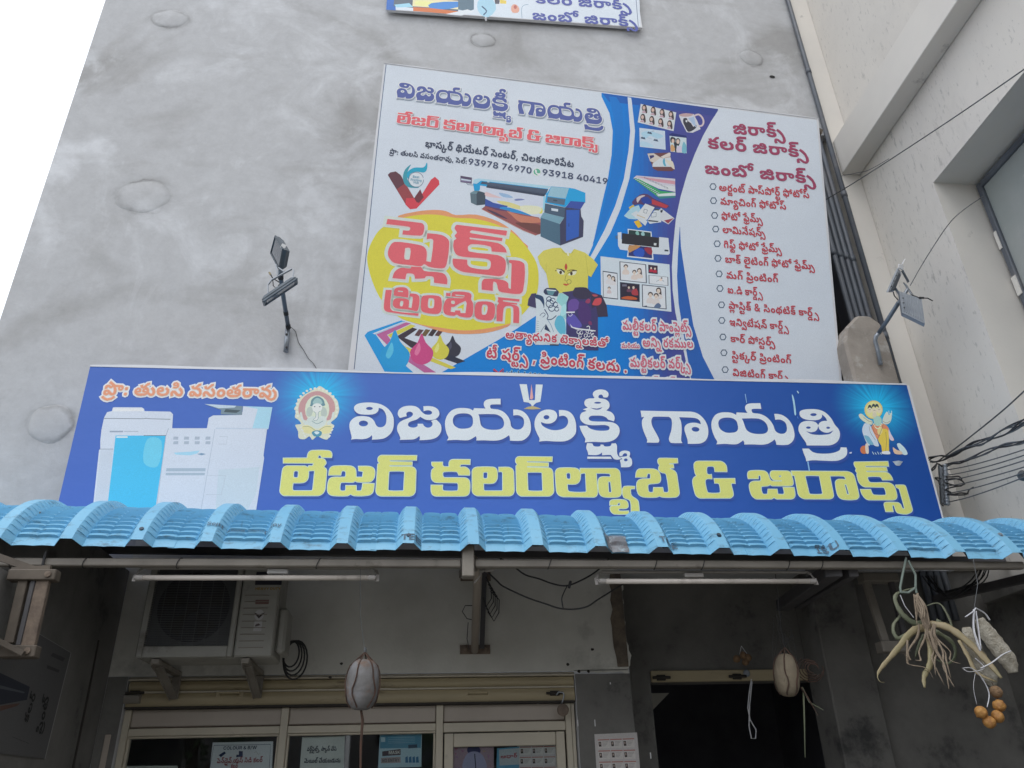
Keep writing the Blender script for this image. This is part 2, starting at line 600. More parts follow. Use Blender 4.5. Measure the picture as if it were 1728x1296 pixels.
# letter outlines used by the printed lines: per letter its contours, as x, y numbers on a grid of 15 units;
# per line the letters as number, x, y
GRID = 15.0
GLYPHS = [
    [[37,-1,29,1,25,6,27,6,23,1,18,0,10,0,5,2,3,7,3,13,16,22,17,24,16,26,13,27,11,25,12,22,4,19,2,25,4,30,9,33,17,33,23,32,26,28,25,20,13,11,12,9,14,8,19,8,22,13,30,13,32,9,38,8,40,10,39,15,47,17,49,11,48,4,44,1],[34,16,26,17,20,23,22,29,30,23,38,24,40,28,39,33,35,35,32,34,33,32,36,31,42,36,44,31,36,26,28,27,24,33,26,38,28,40,37,41,45,36,48,26,44,18]],[[2,16,4,22,7,27,13,30,20,31,28,30,34,28,37,23,38,16,37,9,34,4,28,0,20,-1,12,0,7,4,4,9],[12,17,14,10,18,8,26,9,29,15,27,22,22,26,15,24],[53,12,46,15,43,21,46,29,53,29,50,22,52,19,55,19,56,22,56,24,52,26,3,26,3,33,47,33,57,32,62,27,63,20,59,14]],[[20,-1,8,1,1,9,10,12,16,7,23,7,26,9,25,12,10,14,3,18,2,22,3,27,11,33,27,32,33,29,36,24,27,22,21,26,12,25,14,21,32,19,36,13,36,7,33,3,28,0],[7,35,8,40,11,42,11,41,6,48,7,52,9,55,17,58,38,58,38,50,15,49,16,46,28,46,28,38,15,37,16,34,21,33,21,26,10,28]],
    [[16,-23,8,-21,-2,-12,-4,-14,-1,-21,-10,-24,-12,-18,-11,-9,-5,-5,3,-6,14,-15,17,-15,19,-12,19,-2,16,8,8,18,-1,26,4,33,13,27,21,17,28,0,29,-10,26,-17,21,-22]],[[20,-1,8,1,1,9,10,12,16,7,23,7,26,9,25,12,10,14,3,18,2,22,3,27,11,33,27,32,33,29,36,24,27,22,21,26,12,25,14,21,32,19,36,13,36,7,33,3,28,0],[16,26,9,29,4,37,14,40,16,34,18,34,29,46,38,48,39,41,33,39,23,28]],[[25,-1,15,1,6,6,2,16,3,25,6,29,11,32,16,33,23,32,27,25,27,19,24,16,15,14,6,18,7,24,12,21,17,21,18,24,17,26,14,26,11,23,13,12,20,8,30,8,36,11,37,14,37,21,31,26,36,33,46,24,47,12,44,6,40,3]],[[2,16,3,23,7,28,12,32,20,33,28,32,33,29,37,23,38,16,37,9,33,4,28,0,20,-1,12,0,7,4,3,9],[12,17,14,10,18,8,26,9,28,15,27,22,21,26,15,24],[8,35,9,40,12,42,12,41,7,48,8,52,11,55,18,58,40,58,40,50,16,49,18,46,29,46,29,38,17,37,17,34,22,33,22,26,11,28]],
    [[37,-1,29,1,25,6,27,6,23,1,18,0,10,0,5,2,3,7,3,13,16,22,17,24,16,26,13,27,11,25,12,22,4,19,2,25,4,30,9,33,17,33,23,32,26,28,25,20,13,11,12,9,14,8,19,8,22,13,30,13,32,9,38,8,40,10,39,15,47,17,49,11,48,4,44,1],[46,25,43,18,37,16,26,17,20,23,22,29,28,24,36,23,36,26,31,26,30,33,34,33,43,31]],[[2,14,3,20,6,24,11,28,18,29,24,28,29,24,32,20,33,14,32,8,29,3,24,0,18,-1,11,0,6,3,3,8],[11,14,13,9,18,7,22,9,24,14,22,19,18,21,13,19]],
    [[36,-1,29,1,25,6,27,6,23,1,18,0,10,0,5,2,3,7,3,13,16,22,17,24,16,26,13,27,11,25,12,22,4,19,2,25,4,30,9,33,17,33,22,32,25,29,27,25,25,20,12,11,12,8,16,7,20,9,22,13,30,13,33,8,39,8,40,12,40,17,31,27,36,33,38,33,43,30,49,20,50,9,45,2],[63,27,56,29,53,36,56,44,63,43,60,36,61,34,64,33,67,36,64,40,52,40,49,36,40,36,38,39,33,40,32,36,37,33,38,26,31,27,26,30,24,36,24,41,28,46,33,48,41,46,45,42,46,45,51,47,68,46,73,42,73,35,69,28],[65,58,72,56,76,51,69,49,67,51,64,51,62,48,65,45,58,42,55,47,55,53,59,56]],[[60,17,53,19,50,26,53,34,60,33,57,27,58,24,60,23,63,24,63,27,59,30,32,30,29,28,28,26,20,26,18,29,15,30,12,28,12,24,4,22,3,31,7,36,13,38,20,37,25,32,27,36,32,38,63,37,69,33,70,25,66,18],[34,-1,26,1,14,13,11,11,12,7,16,7,19,12,24,6,19,1,14,-1,8,0,4,2,2,7,2,13,4,17,12,20,20,19,32,8,35,8,37,10,37,18,34,28,27,36,15,44,20,52,38,39,46,22,47,13,46,6,42,1]],
    [[-25,-20,-35,-18,-45,-12,-49,-7,-43,-2,-35,-9,-28,-12,-14,-9,-6,-2,0,-7,-10,-16]],[[4,5,5,9,10,10,14,9,15,5,14,1,10,-1,5,1],[4,25,5,29,10,30,14,29,15,25,14,20,10,19,5,20]],[[28,-1,16,0,6,6,2,14,4,23,12,29,22,28,26,21,26,16,24,13,13,11,5,15,7,20,12,17,17,17,18,20,16,23,12,22,11,18,11,13,13,10,21,8,36,8,44,10,46,15,44,22,39,22,38,19,39,17,44,17,47,22,50,17,43,11,33,12,29,17,31,24,38,27,46,27,33,28,36,33,47,30,52,25,54,20,54,12,52,7,43,1],[31,26,23,29,19,37,28,40,30,34,32,34,43,46,52,48,53,41,47,39,37,28]],[[7,-1,0,1,-8,7,-3,13,4,8,7,8,10,9,9,18,1,26,7,33,16,25,20,13,17,3,12,0]],[[34,-1,25,2,13,12,11,9,14,2,5,-1,2,8,3,15,8,20,17,20,22,17,30,9,35,8,38,11,37,17,29,26,34,33,43,25,47,13,44,3,40,0],[16,28,7,30,9,35,15,34,20,35,22,38,21,44,17,46,14,45,14,42,18,42,23,47,26,41,18,37,9,38,6,44,8,48,10,50,18,52,27,47,29,37,26,31]],
    [[34,-1,26,1,13,13,11,11,12,7,16,7,19,12,24,6,18,0,8,0,2,6,3,14,7,19,16,20,22,17,31,9,36,8,38,14,35,21,27,26,18,26,29,33,37,31,45,23,47,11,43,2],[18,26,10,29,6,37,15,40,17,34,20,34,31,46,40,48,40,41,35,39,25,28]],[[34,-1,25,2,13,12,11,9,14,2,5,-1,2,8,3,15,8,20,17,20,22,17,30,9,35,8,38,11,37,17,29,26,34,33,43,25,47,13,44,3,40,0],[15,26,7,29,3,37,12,40,14,34,17,34,28,46,37,48,37,41,32,39,22,28]],[[34,0,27,1,13,13,11,11,12,7,16,7,19,12,24,6,18,0,8,0,2,6,3,14,7,19,16,20,22,17,31,9,36,8,38,14,35,21,27,26,18,26,29,33,34,32,44,25,47,13,44,3,40,0],[49,-11,37,-8,25,3,35,6,43,-2,50,-2,54,0,57,5,57,15,53,21,47,26,53,33,64,22,66,15,67,6,62,-5,56,-9],[18,26,10,29,6,37,15,40,17,34,20,34,31,46,40,48,40,41,35,39,25,28]],
    [[38,-1,31,1,27,6,29,6,24,1,19,-1,11,0,6,3,3,9,2,18,4,25,8,30,14,33,21,33,26,31,28,26,26,17,19,14,13,14,7,18,9,24,16,20,20,22,20,25,16,26,12,23,11,14,13,9,19,8,22,9,23,13,32,13,34,9,38,8,42,10,42,16,39,22,32,29,40,33,44,31,50,21,51,9,47,2],[21,42,21,32,13,32,13,42],[37,28,28,30,30,35,36,34,40,35,42,38,41,43,38,45,34,44,35,42,38,42,44,46,46,41,38,37,29,38,27,44,32,49,40,50,48,45,49,37,46,31],[39,58,46,57,50,52,43,50,41,53,37,52,36,50,39,47,32,44,29,49,29,54,33,57]],[[34,-1,26,1,13,13,11,11,12,7,16,7,19,12,24,6,18,0,8,0,2,6,3,14,7,19,16,20,22,17,31,9,36,8,38,11,37,17,29,26,34,33,44,25,47,13,44,3,40,0],[43,-9,39,-9,35,-6,34,-2,34,3,43,3,42,0,44,-2,48,0,52,-6],[15,26,7,29,3,37,12,40,14,34,17,34,28,46,37,48,37,41,32,39,22,28]],
    [[-12,-27,-18,-25,-20,-23,-19,-23,-25,-27,-34,-25,-38,-17,-36,-8,-30,-4,-22,-5,-19,-9,-21,-16,-28,-17,-34,-14,-32,-10,-29,-12,-26,-12,-26,-9,-29,-9,-31,-12,-30,-20,-26,-21,-23,-17,-16,-17,-15,-20,-13,-21,-10,-19,-10,-15,-16,-9,-12,-4,-8,-6,-3,-12,-2,-19,-6,-25]],[[30,-27,22,-25,12,-16,10,-19,12,-25,4,-28,1,-22,3,-13,9,-9,17,-11,28,-20,31,-20,33,-16,33,-6,30,4,22,14,12,22,18,29,27,22,35,13,42,-5,42,-14,40,-22,35,-26]],[[15,8,10,-9,2,-9,6,8]],[[34,-1,26,1,13,13,11,11,12,7,16,7,19,12,24,6,18,0,8,0,2,6,3,14,7,19,16,20,22,17,31,9,36,8,38,11,37,17,29,26,34,33,44,25,47,13,44,3,40,0],[16,28,7,30,9,35,15,34,20,35,22,38,21,44,17,46,14,45,14,42,18,42,23,47,26,41,18,37,9,38,6,44,8,48,10,50,18,52,27,47,29,37,26,31]],
    [[38,-1,31,1,27,6,29,6,24,1,19,-1,11,0,6,3,3,9,2,18,4,25,8,30,14,33,21,33,26,31,28,26,26,17,19,14,13,14,7,18,9,24,16,20,20,22,20,25,16,26,12,23,11,14,13,9,19,8,22,9,23,13,32,13,34,9,38,8,42,10,42,16,39,22,32,29,40,33,44,31,50,21,51,9,47,2],[21,42,21,32,13,32,13,42],[37,28,28,30,30,35,36,34,40,35,42,38,41,44,38,46,34,45,35,42,38,42,44,47,46,41,38,37,30,38,27,44,28,48,31,50,39,52,47,47,49,37,46,31]],[[20,33,29,31,35,26,37,17,35,5,33,-1,24,3,27,11,27,20,25,24,19,26,14,23,12,17,13,11,16,3,7,-1,3,12,4,23,10,31],[8,35,10,40,12,42,12,41,8,48,8,52,11,55,18,58,40,58,40,50,16,49,18,46,29,46,29,38,17,37,17,34,22,33,22,26,11,28]],[[35,-1,28,1,24,6,26,6,22,2,17,-1,11,-1,5,3,3,7,2,16,5,24,8,28,15,32,24,33,34,32,41,28,46,19,46,9,42,2],[33,8,36,9,37,14,36,20,33,23,22,26,14,21,12,14,14,8,18,8,20,13,29,13,30,9],[23,26,15,29,11,37,20,40,22,34,24,34,36,46,44,48,45,41,39,39,29,28]],
    [[4,5,5,9,10,10,14,9,15,5,14,1,10,-1,5,1]],[[36,-1,29,1,25,6,27,6,23,1,18,0,10,0,5,2,3,7,3,13,16,22,17,24,16,26,13,27,11,25,12,22,4,19,2,25,4,30,9,33,17,33,23,32,26,28,26,22,25,19,12,11,12,8,15,8,20,9,22,13,30,13,33,8,39,8,40,12,39,18,31,27,36,32,45,26,50,18,49,8,44,1],[22,-9,22,0,30,0,31,-9],[64,12,56,15,54,21,56,29,64,29,60,22,63,19,67,21,66,24,64,25,29,26,29,33,61,33,70,31,73,26,73,18,70,14]],[[12,-23,2,-20,-2,-16,-3,-11,-3,-3,6,16,5,22,1,27,7,33,13,26,15,18,13,10,6,-6,7,-14,14,-15,18,-12,18,-5,14,0,16,8,33,8,33,0,23,0,25,-1,27,-8,25,-18,21,-21]],
    [[23,47,31,46,37,40,40,33,40,26,32,30,31,36,25,39,18,37,18,34,20,32,11,30,9,35,11,41,15,45],[35,-1,28,1,24,6,26,6,22,2,17,-1,11,-1,5,3,3,7,2,16,5,24,8,28,15,32,24,33,34,32,41,28,46,19,46,9,42,2],[33,8,36,9,37,14,36,20,33,23,22,26,14,21,12,14,14,8,18,8,20,13,29,13,30,9],[20,-9,20,0,28,0,29,-9],[20,18,21,22,24,23,28,22,29,18,28,15,24,14,21,15]],[[2,16,3,23,7,28,12,32,20,33,28,32,33,29,37,23,38,16,37,9,33,4,28,0,20,-1,12,0,7,4,3,9],[12,16,14,10,18,8,26,9,28,15,27,22,21,25,15,23],[47,-1,40,1,32,7,37,13,44,8,47,8,50,9,49,18,41,27,47,33,56,25,60,13,57,3,53,0],[69,-1,62,1,54,7,59,13,66,8,70,8,72,9,72,18,64,26,70,33,79,25,83,13,79,3,75,0],[58,37,56,31,53,28,39,26,39,33,48,34,48,39,19,39,19,47,50,46,56,43],[50,57,57,55,60,50,54,48,52,51,48,50,47,48,49,44,43,42,40,47,40,52,44,56]],
    [[38,-1,31,1,27,6,29,6,24,1,20,0,12,0,7,2,3,8,2,15,3,23,7,29,13,33,19,33,25,31,28,27,27,18,20,14,14,14,7,18,9,24,16,20,20,22,20,25,16,26,12,23,12,13,14,8,20,8,23,13,32,13,34,9,38,8,42,10,42,15,38,21,33,26,39,33,44,30,51,20,51,9,47,2],[21,42,21,32,13,32,13,42]],[[34,-1,25,2,13,12,11,9,14,2,5,-1,2,8,3,15,8,20,17,20,22,17,30,9,35,8,38,11,37,17,29,26,34,33,43,25,47,13,44,3,40,0],[30,37,28,31,25,28,12,26,12,33,19,34,20,38,17,39,-1,39,-1,47,23,46,28,43]],[[38,-1,31,1,27,6,29,6,24,1,18,-1,10,0,6,5,6,12,10,17,10,15,2,15,2,23,20,23,20,16,14,12,16,8,21,8,23,13,32,13,34,9,36,8,40,8,42,11,41,24,36,34,31,38,25,40,20,40,19,37,22,35,24,37,24,40,21,43,29,44,31,35,27,30,19,29,13,33,12,40,17,46,27,48,36,45,43,40,49,30,52,19,51,8,47,2]],
    [[7,-1,0,1,-8,7,-3,13,4,8,7,8,10,9,9,18,1,26,7,33,18,23,20,13,17,3,12,0],[34,12,26,15,24,21,26,29,34,29,30,22,33,19,37,21,36,24,34,25,7,26,7,33,33,33,40,30,44,25,43,18,40,14]],[[19,47,26,46,32,40,34,33,34,26,26,30,25,36,20,39,15,37,17,32,8,30,6,35,7,41,11,45],[2,16,3,23,7,28,12,32,20,33,28,32,33,29,37,23,38,16,37,9,33,4,28,0,20,-1,12,0,7,4,3,9],[12,17,14,10,18,8,26,9,28,15,27,22,21,26,15,24]],[[34,-1,26,1,13,13,11,11,12,7,16,7,19,12,24,6,18,0,8,0,2,6,3,14,7,19,16,20,22,17,31,9,36,8,38,11,37,17,29,26,34,33,44,25,47,13,44,3,40,0],[30,37,28,31,25,28,12,26,12,33,19,34,20,38,17,39,-1,39,-1,47,23,46,28,43],[22,57,29,55,32,50,26,48,24,51,20,50,19,48,21,44,15,42,12,47,12,52,16,56]],
    [[25,-1,15,1,6,6,2,16,3,25,6,29,11,32,16,33,23,32,27,25,27,19,24,16,15,14,6,18,7,24,12,21,17,21,18,24,17,26,14,26,11,23,13,12,20,8,30,8,36,11,38,17,36,23,30,28,37,33,39,33,44,28,47,22,46,10,42,4,37,1],[24,35,26,40,29,42,28,41,24,48,24,52,27,55,35,58,56,58,56,50,33,49,34,46,46,46,46,38,33,37,34,34,38,33,38,26,28,28]],[[29,-1,14,1,5,8,2,18,5,28,12,33,18,33,23,31,27,24,24,16,14,14,6,18,7,24,12,21,17,21,18,24,17,26,14,26,11,23,13,13,20,8,33,8,40,9,45,12,47,19,45,25,41,26,39,22,43,18,43,12,26,12,26,19,34,19,33,20,31,24,33,30,42,33,51,31,55,27,57,21,56,14,54,9,50,4,43,1]],
    [[28,-1,16,0,6,6,2,14,3,20,5,25,12,29,22,28,26,22,26,16,24,13,13,11,5,15,7,20,12,17,17,17,18,20,17,23,13,22,11,19,11,14,13,11,20,8,34,8,43,10,46,14,45,21,39,22,38,20,39,17,44,17,47,22,50,17,43,11,33,12,29,18,31,25,36,28,44,28,40,27,29,31,36,33,49,28,54,20,54,12,52,7,43,1],[68,17,60,19,58,26,60,34,68,33,64,27,65,24,68,23,70,24,71,27,67,30,9,30,9,38,71,37,77,31,78,24,74,18]],[[11,-27,0,-25,-4,-18,-2,-12,8,-6,9,-4,4,-3,4,-7,-4,-9,-5,-3,-2,1,1,3,12,2,17,-2,17,-7,13,-11,5,-16,5,-18,9,-19,15,-19,22,-14,23,-9,22,-5,5,12,2,20,2,26,6,31,11,33,19,33,25,31,29,27,30,20,27,13,26,12,19,17,21,22,18,25,12,25,11,20,30,0,32,-5,32,-12,31,-17,26,-23,19,-26]],
    [[35,-1,28,1,24,6,26,6,22,2,17,-1,11,-1,5,3,3,7,2,16,5,24,8,28,15,32,24,33,34,32,41,28,46,19,46,9,42,2],[33,8,36,9,37,14,36,20,33,23,22,26,14,21,12,14,14,8,18,8,20,13,29,13,30,9],[20,-9,20,0,28,0,29,-9],[23,26,15,29,11,37,20,40,22,34,24,34,36,46,44,48,45,41,39,39,29,28]],[[34,-1,25,2,13,12,11,9,14,2,5,-1,4,0,2,13,4,17,8,20,19,19,32,8,36,8,38,11,37,24,32,34,21,40,16,40,15,37,18,35,20,37,20,40,17,43,25,44,27,35,23,30,15,29,9,33,8,40,13,46,23,48,32,45,39,40,45,30,48,19,47,8,43,2]],[[38,-1,31,1,27,6,29,6,24,1,20,0,12,0,7,2,3,8,2,15,3,22,7,27,13,32,19,32,25,30,28,26,27,17,20,13,14,13,7,17,9,23,16,19,20,20,20,24,16,25,12,21,12,12,14,8,20,8,23,13,32,13,34,9,39,8,42,11,41,18,38,23,32,29,40,33,42,32,49,23,51,11,47,2],[21,38,21,31,13,31,13,38],[51,37,50,31,46,28,31,26,31,33,41,34,42,38,18,39,18,47,44,46,49,43]],
    [[20,-1,8,1,1,9,10,12,16,7,24,8,27,9,25,12,10,14,4,17,2,25,4,28,8,31,16,32,26,32,32,29,36,24,27,22,21,26,12,25,14,21,32,19,36,13,36,7,33,3,28,0],[50,12,43,15,40,21,43,29,50,29,47,22,50,19,52,19,54,22,53,24,49,26,26,26,18,27,12,26,3,26,3,33,46,33,55,32,60,27,61,20,56,14]],[[22,-23,14,-21,3,-10,-2,-10,-3,-13,0,-16,7,-15,12,-10,14,-4,14,6,12,13,6,21,-1,26,4,33,13,27,20,15,23,1,21,-9,15,-18,5,-23,-7,-22,-12,-15,-12,-8,-9,-4,-5,-2,3,-2,9,-5,19,-15,23,-15,26,-13,31,-19]],[[37,-1,29,1,25,6,27,6,23,1,18,0,10,0,5,2,3,7,3,13,16,22,17,24,16,26,13,27,11,25,12,22,4,19,2,25,4,30,9,33,17,33,23,32,26,28,25,20,13,11,12,9,14,8,19,8,22,13,30,13,32,9,38,8,40,10,39,15,47,17,49,11,48,4,44,1],[34,16,26,17,20,23,22,29,30,23,38,24,40,28,39,33,35,35,32,34,33,32,36,31,42,36,44,31,36,26,28,27,24,33,26,38,28,40,37,41,45,36,48,26,44,18],[36,51,43,49,46,44,40,42,37,44,34,44,33,41,35,38,29,35,26,40,26,46,30,49]],
    [[28,-1,16,0,6,6,2,14,4,23,12,29,22,28,26,21,26,16,24,13,13,11,5,15,7,20,12,17,17,17,18,20,16,23,12,22,11,18,11,13,13,10,21,8,36,8,44,10,46,15,44,22,39,22,38,19,39,17,44,17,47,22,50,17,43,11,37,10,32,13,29,19,32,25,38,27,46,27,33,27,34,33,47,29,52,25,54,20,54,12,52,7,43,1],[62,27,54,29,52,36,54,44,62,43,59,36,60,34,63,33,65,36,62,40,50,40,47,36,39,36,37,39,32,40,31,35,36,33,39,26,31,27,25,29,22,34,23,41,26,46,32,48,39,46,43,42,45,45,49,47,66,46,71,42,72,35,68,28],[64,58,71,56,74,51,68,49,65,51,62,51,61,48,63,45,57,42,54,47,54,53,58,56]],[[18,26,10,29,6,37,15,40,17,34,20,34,31,46,40,48,40,41,35,39,25,28],[34,-1,26,1,13,13,11,11,12,7,16,7,19,12,24,6,18,0,8,0,2,6,3,14,7,19,16,20,22,17,31,9,36,8,38,14,35,21,27,26,18,26,29,33,37,31,45,23,47,11,43,2],[56,-1,50,1,41,7,47,13,53,8,57,8,59,9,59,18,51,26,57,33,66,25,70,13,66,3,62,0]],
    [[24,-1,14,1,8,4,3,10,2,19,4,25,7,29,12,31,20,31,24,29,27,25,27,20,25,15,21,12,15,12,6,16,7,22,12,19,17,19,18,22,16,25,13,24,11,20,11,14,14,10,18,8,26,8,35,11,38,21,36,33,29,40,23,40,21,37,22,35,25,36,26,39,23,43,30,44,32,35,29,30,19,29,13,35,14,40,16,45,22,47,28,48,35,45,43,40,47,29,48,19,46,10,42,5,35,1],[27,58,33,56,37,51,30,49,28,51,25,51,24,48,26,45,19,42,16,47,17,53,21,57]],[[34,-1,26,1,14,13,11,11,12,7,16,7,19,12,24,6,19,1,14,-1,8,0,4,2,2,7,2,13,4,17,12,20,20,19,32,8,35,8,37,10,37,19,32,31,24,39,15,44,19,52,30,45,38,38,43,32,46,23,47,13,46,6,41,1],[61,12,54,15,51,21,54,29,61,29,58,22,59,20,61,19,64,20,65,23,61,26,6,26,6,33,56,33,66,32,71,27,72,20,68,14]],[[34,-1,26,1,13,13,11,11,12,7,16,7,19,12,24,6,18,0,8,0,2,6,3,14,7,19,16,20,22,17,31,9,36,8,38,11,37,17,29,26,34,33,44,25,47,13,44,3,40,0],[30,37,28,31,25,28,12,26,12,33,19,34,20,38,17,39,-1,39,-1,47,23,46,28,43]],
    [[-27,-4,-22,-5,-18,-9,-20,-9,-16,-5,-13,-4,-8,-4,-4,-6,-2,-11,-2,-16,-9,-26,-14,-21,-9,-15,-11,-10,-14,-11,-16,-15,-22,-15,-24,-11,-28,-11,-28,-15,-24,-21,-29,-26,-32,-23,-35,-17,-36,-11,-33,-6]],[[38,-1,31,1,27,6,29,6,24,1,20,0,12,0,7,2,3,8,2,15,3,23,7,29,13,33,19,33,25,31,28,27,27,18,20,14,14,14,7,18,9,24,16,20,20,22,20,25,16,26,12,23,12,13,14,8,20,8,23,13,32,13,34,9,38,8,42,10,42,16,38,22,32,27,37,33,40,33,44,30,51,20,51,9,47,2],[21,42,21,32,13,32,12,42],[26,35,27,40,30,42,30,41,25,48,26,52,29,55,36,58,58,58,58,50,34,49,36,46,47,46,47,38,35,37,35,34,39,33,40,26,29,28]],
    [[2,16,3,23,7,28,12,32,20,33,28,32,33,29,37,23,38,16,37,9,33,4,28,0,20,-1,12,0,7,4,3,9],[12,16,14,10,18,8,26,9,28,15,27,22,21,25,15,23],[47,-1,40,1,32,7,37,13,44,8,47,8,50,9,49,18,41,27,47,33,56,25,60,13,57,3,53,0],[69,-1,62,1,54,7,59,13,66,8,70,8,72,9,72,18,64,26,70,33,79,25,83,13,79,3,75,0],[43,26,36,29,31,37,41,40,42,34,45,34,56,46,65,48,66,41,60,39,50,28]],[[2,16,3,23,7,28,12,32,20,33,28,32,33,29,37,23,38,16,37,9,33,4,28,0,20,-1,12,0,7,4,3,9],[12,17,14,10,18,8,26,9,28,15,27,22,21,26,15,24],[18,26,10,29,6,37,15,40,17,34,19,34,30,46,39,48,40,41,34,39,24,28]],
    [[-11,-27,-17,-26,-19,-22,-25,-27,-35,-25,-37,-22,-36,-17,-26,-10,-29,-9,-29,-12,-36,-13,-37,-10,-36,-6,-32,-4,-26,-4,-22,-5,-19,-7,-20,-13,-29,-18,-28,-21,-24,-20,-22,-17,-16,-17,-15,-20,-12,-21,-10,-19,-10,-17,-3,-15,-3,-23,-6,-26],[-4,-10,-6,-14,-10,-16,-18,-15,-24,-11,-22,-7,-17,-10,-11,-11,-11,-9,-16,-9,-16,-4,-13,-4,-6,-5]],[[34,-1,25,2,13,12,11,9,14,2,5,-1,2,8,3,15,8,20,17,20,22,17,30,9,35,8,38,11,37,17,29,26,34,33,43,25,47,13,44,3,40,0],[7,35,8,40,11,42,11,41,6,48,7,52,9,55,17,58,38,58,38,50,15,49,16,46,28,46,28,38,15,37,16,34,21,33,21,26,10,28]],
    [[60,17,53,19,50,26,53,34,60,33,57,27,58,24,60,23,63,24,63,27,59,30,32,30,29,28,28,26,20,26,18,29,15,30,12,28,12,24,4,22,3,31,7,36,13,38,20,37,25,32,27,36,32,38,63,37,69,33,70,25,66,18],[62,48,69,46,73,41,66,39,64,41,60,41,59,38,62,35,55,32,52,37,52,43,56,47],[34,-1,26,1,14,13,11,11,12,7,16,7,19,12,24,6,19,1,14,-1,8,0,4,2,2,7,2,13,4,17,12,20,20,19,32,8,35,8,37,10,37,18,34,28,27,36,15,44,20,52,38,39,46,22,47,13,46,6,42,1]],[[60,17,53,19,50,26,53,34,60,33,57,27,58,24,60,23,63,24,63,27,59,30,32,30,29,28,28,26,20,26,18,29,15,30,12,28,12,24,4,22,3,31,7,36,13,38,20,37,25,32,27,36,32,38,63,37,69,33,70,25,66,18],[62,48,69,46,73,41,66,39,64,41,60,41,59,38,62,35,55,32,52,37,52,43,56,47],[34,-1,26,1,14,13,11,11,12,7,16,7,19,12,24,6,19,1,14,-1,8,0,4,2,2,7,2,13,4,17,12,20,20,19,32,8,35,8,37,10,37,18,34,28,27,36,15,44,20,52,38,39,46,22,47,13,46,6,42,1],[19,-9,19,0,27,0,28,-9]],
    [[38,-1,31,1,27,6,29,6,24,1,20,0,12,0,7,2,3,8,2,15,3,23,7,29,13,33,19,33,25,31,28,27,27,18,20,14,14,14,7,18,9,24,16,20,20,22,20,25,16,26,12,23,12,13,14,8,20,8,23,13,32,13,34,9,38,8,42,10,42,16,38,22,32,27,37,33,40,33,44,30,51,20,51,9,47,2],[21,42,21,32,13,32,12,42],[65,27,58,29,55,36,58,44,65,43,62,36,63,34,66,33,69,36,65,40,54,40,51,36,42,36,40,39,35,40,34,35,39,33,40,26,33,27,28,30,26,36,26,41,29,46,35,48,43,46,47,42,48,45,53,47,69,46,75,42,75,35,71,28],[67,58,74,56,78,51,71,49,69,51,66,51,64,48,67,45,60,42,57,47,57,53,61,56]],
    [[34,-1,26,1,13,13,11,11,12,7,16,7,19,12,24,6,18,0,8,0,2,6,3,14,7,19,16,20,22,17,31,9,36,8,38,14,35,21,27,26,18,26,29,33,37,31,45,23,47,11,43,2],[56,-1,50,1,41,7,47,13,53,8,57,8,60,9,59,18,51,26,57,33,67,23,70,13,66,3,62,0],[83,12,76,15,73,21,76,29,83,29,80,22,83,19,87,21,86,24,83,25,56,26,57,33,82,33,90,30,93,25,93,18,89,14],[18,26,10,29,6,37,15,40,17,34,20,34,31,46,40,48,40,41,35,39,25,28]],[[34,-1,26,1,13,13,11,11,12,7,16,7,19,12,24,6,18,0,8,0,2,6,3,14,7,19,16,20,22,17,31,9,36,8,38,11,37,17,29,26,34,33,44,25,47,13,44,3,40,0],[19,-9,19,0,27,0,28,-9],[30,37,28,31,25,28,12,26,12,33,19,34,20,38,17,39,-1,39,-1,47,23,46,28,43],[22,57,29,55,32,50,26,48,24,51,20,50,19,48,21,44,15,42,12,47,12,52,16,56]],[[-25,-20,-35,-18,-45,-12,-49,-7,-43,-2,-35,-9,-28,-12,-14,-9,-6,-2,0,-7,-10,-16]],
    [[34,-1,26,1,14,13,11,11,12,7,16,7,19,12,24,6,18,0,8,0,4,2,2,7,2,13,4,17,9,20,13,21,21,18,31,8,37,9,38,15,35,21,29,25,22,26,26,33,31,33,39,29,44,24,47,18,47,11,45,4,40,0],[13,35,14,40,17,42,17,41,12,48,13,52,15,55,23,58,44,58,44,50,21,49,22,46,34,46,34,38,24,38,21,36,22,34,27,33,28,26,17,27,13,31],[56,-1,50,1,41,7,47,13,53,8,57,8,59,9,59,18,51,26,57,33,66,25,70,13,66,3,62,0]],[[25,-1,12,2,8,5,4,11,2,18,3,25,6,29,11,32,21,33,27,27,26,18,19,14,13,14,6,18,7,24,11,21,15,20,18,22,18,26,15,27,12,25,11,17,14,11,20,8,30,8,37,13,37,21,31,26,43,28,46,23,47,14,43,6,35,0],[62,12,55,15,52,21,55,29,62,29,59,22,61,19,65,21,65,24,62,25,29,26,29,33,59,33,68,31,72,26,72,18,68,14]],
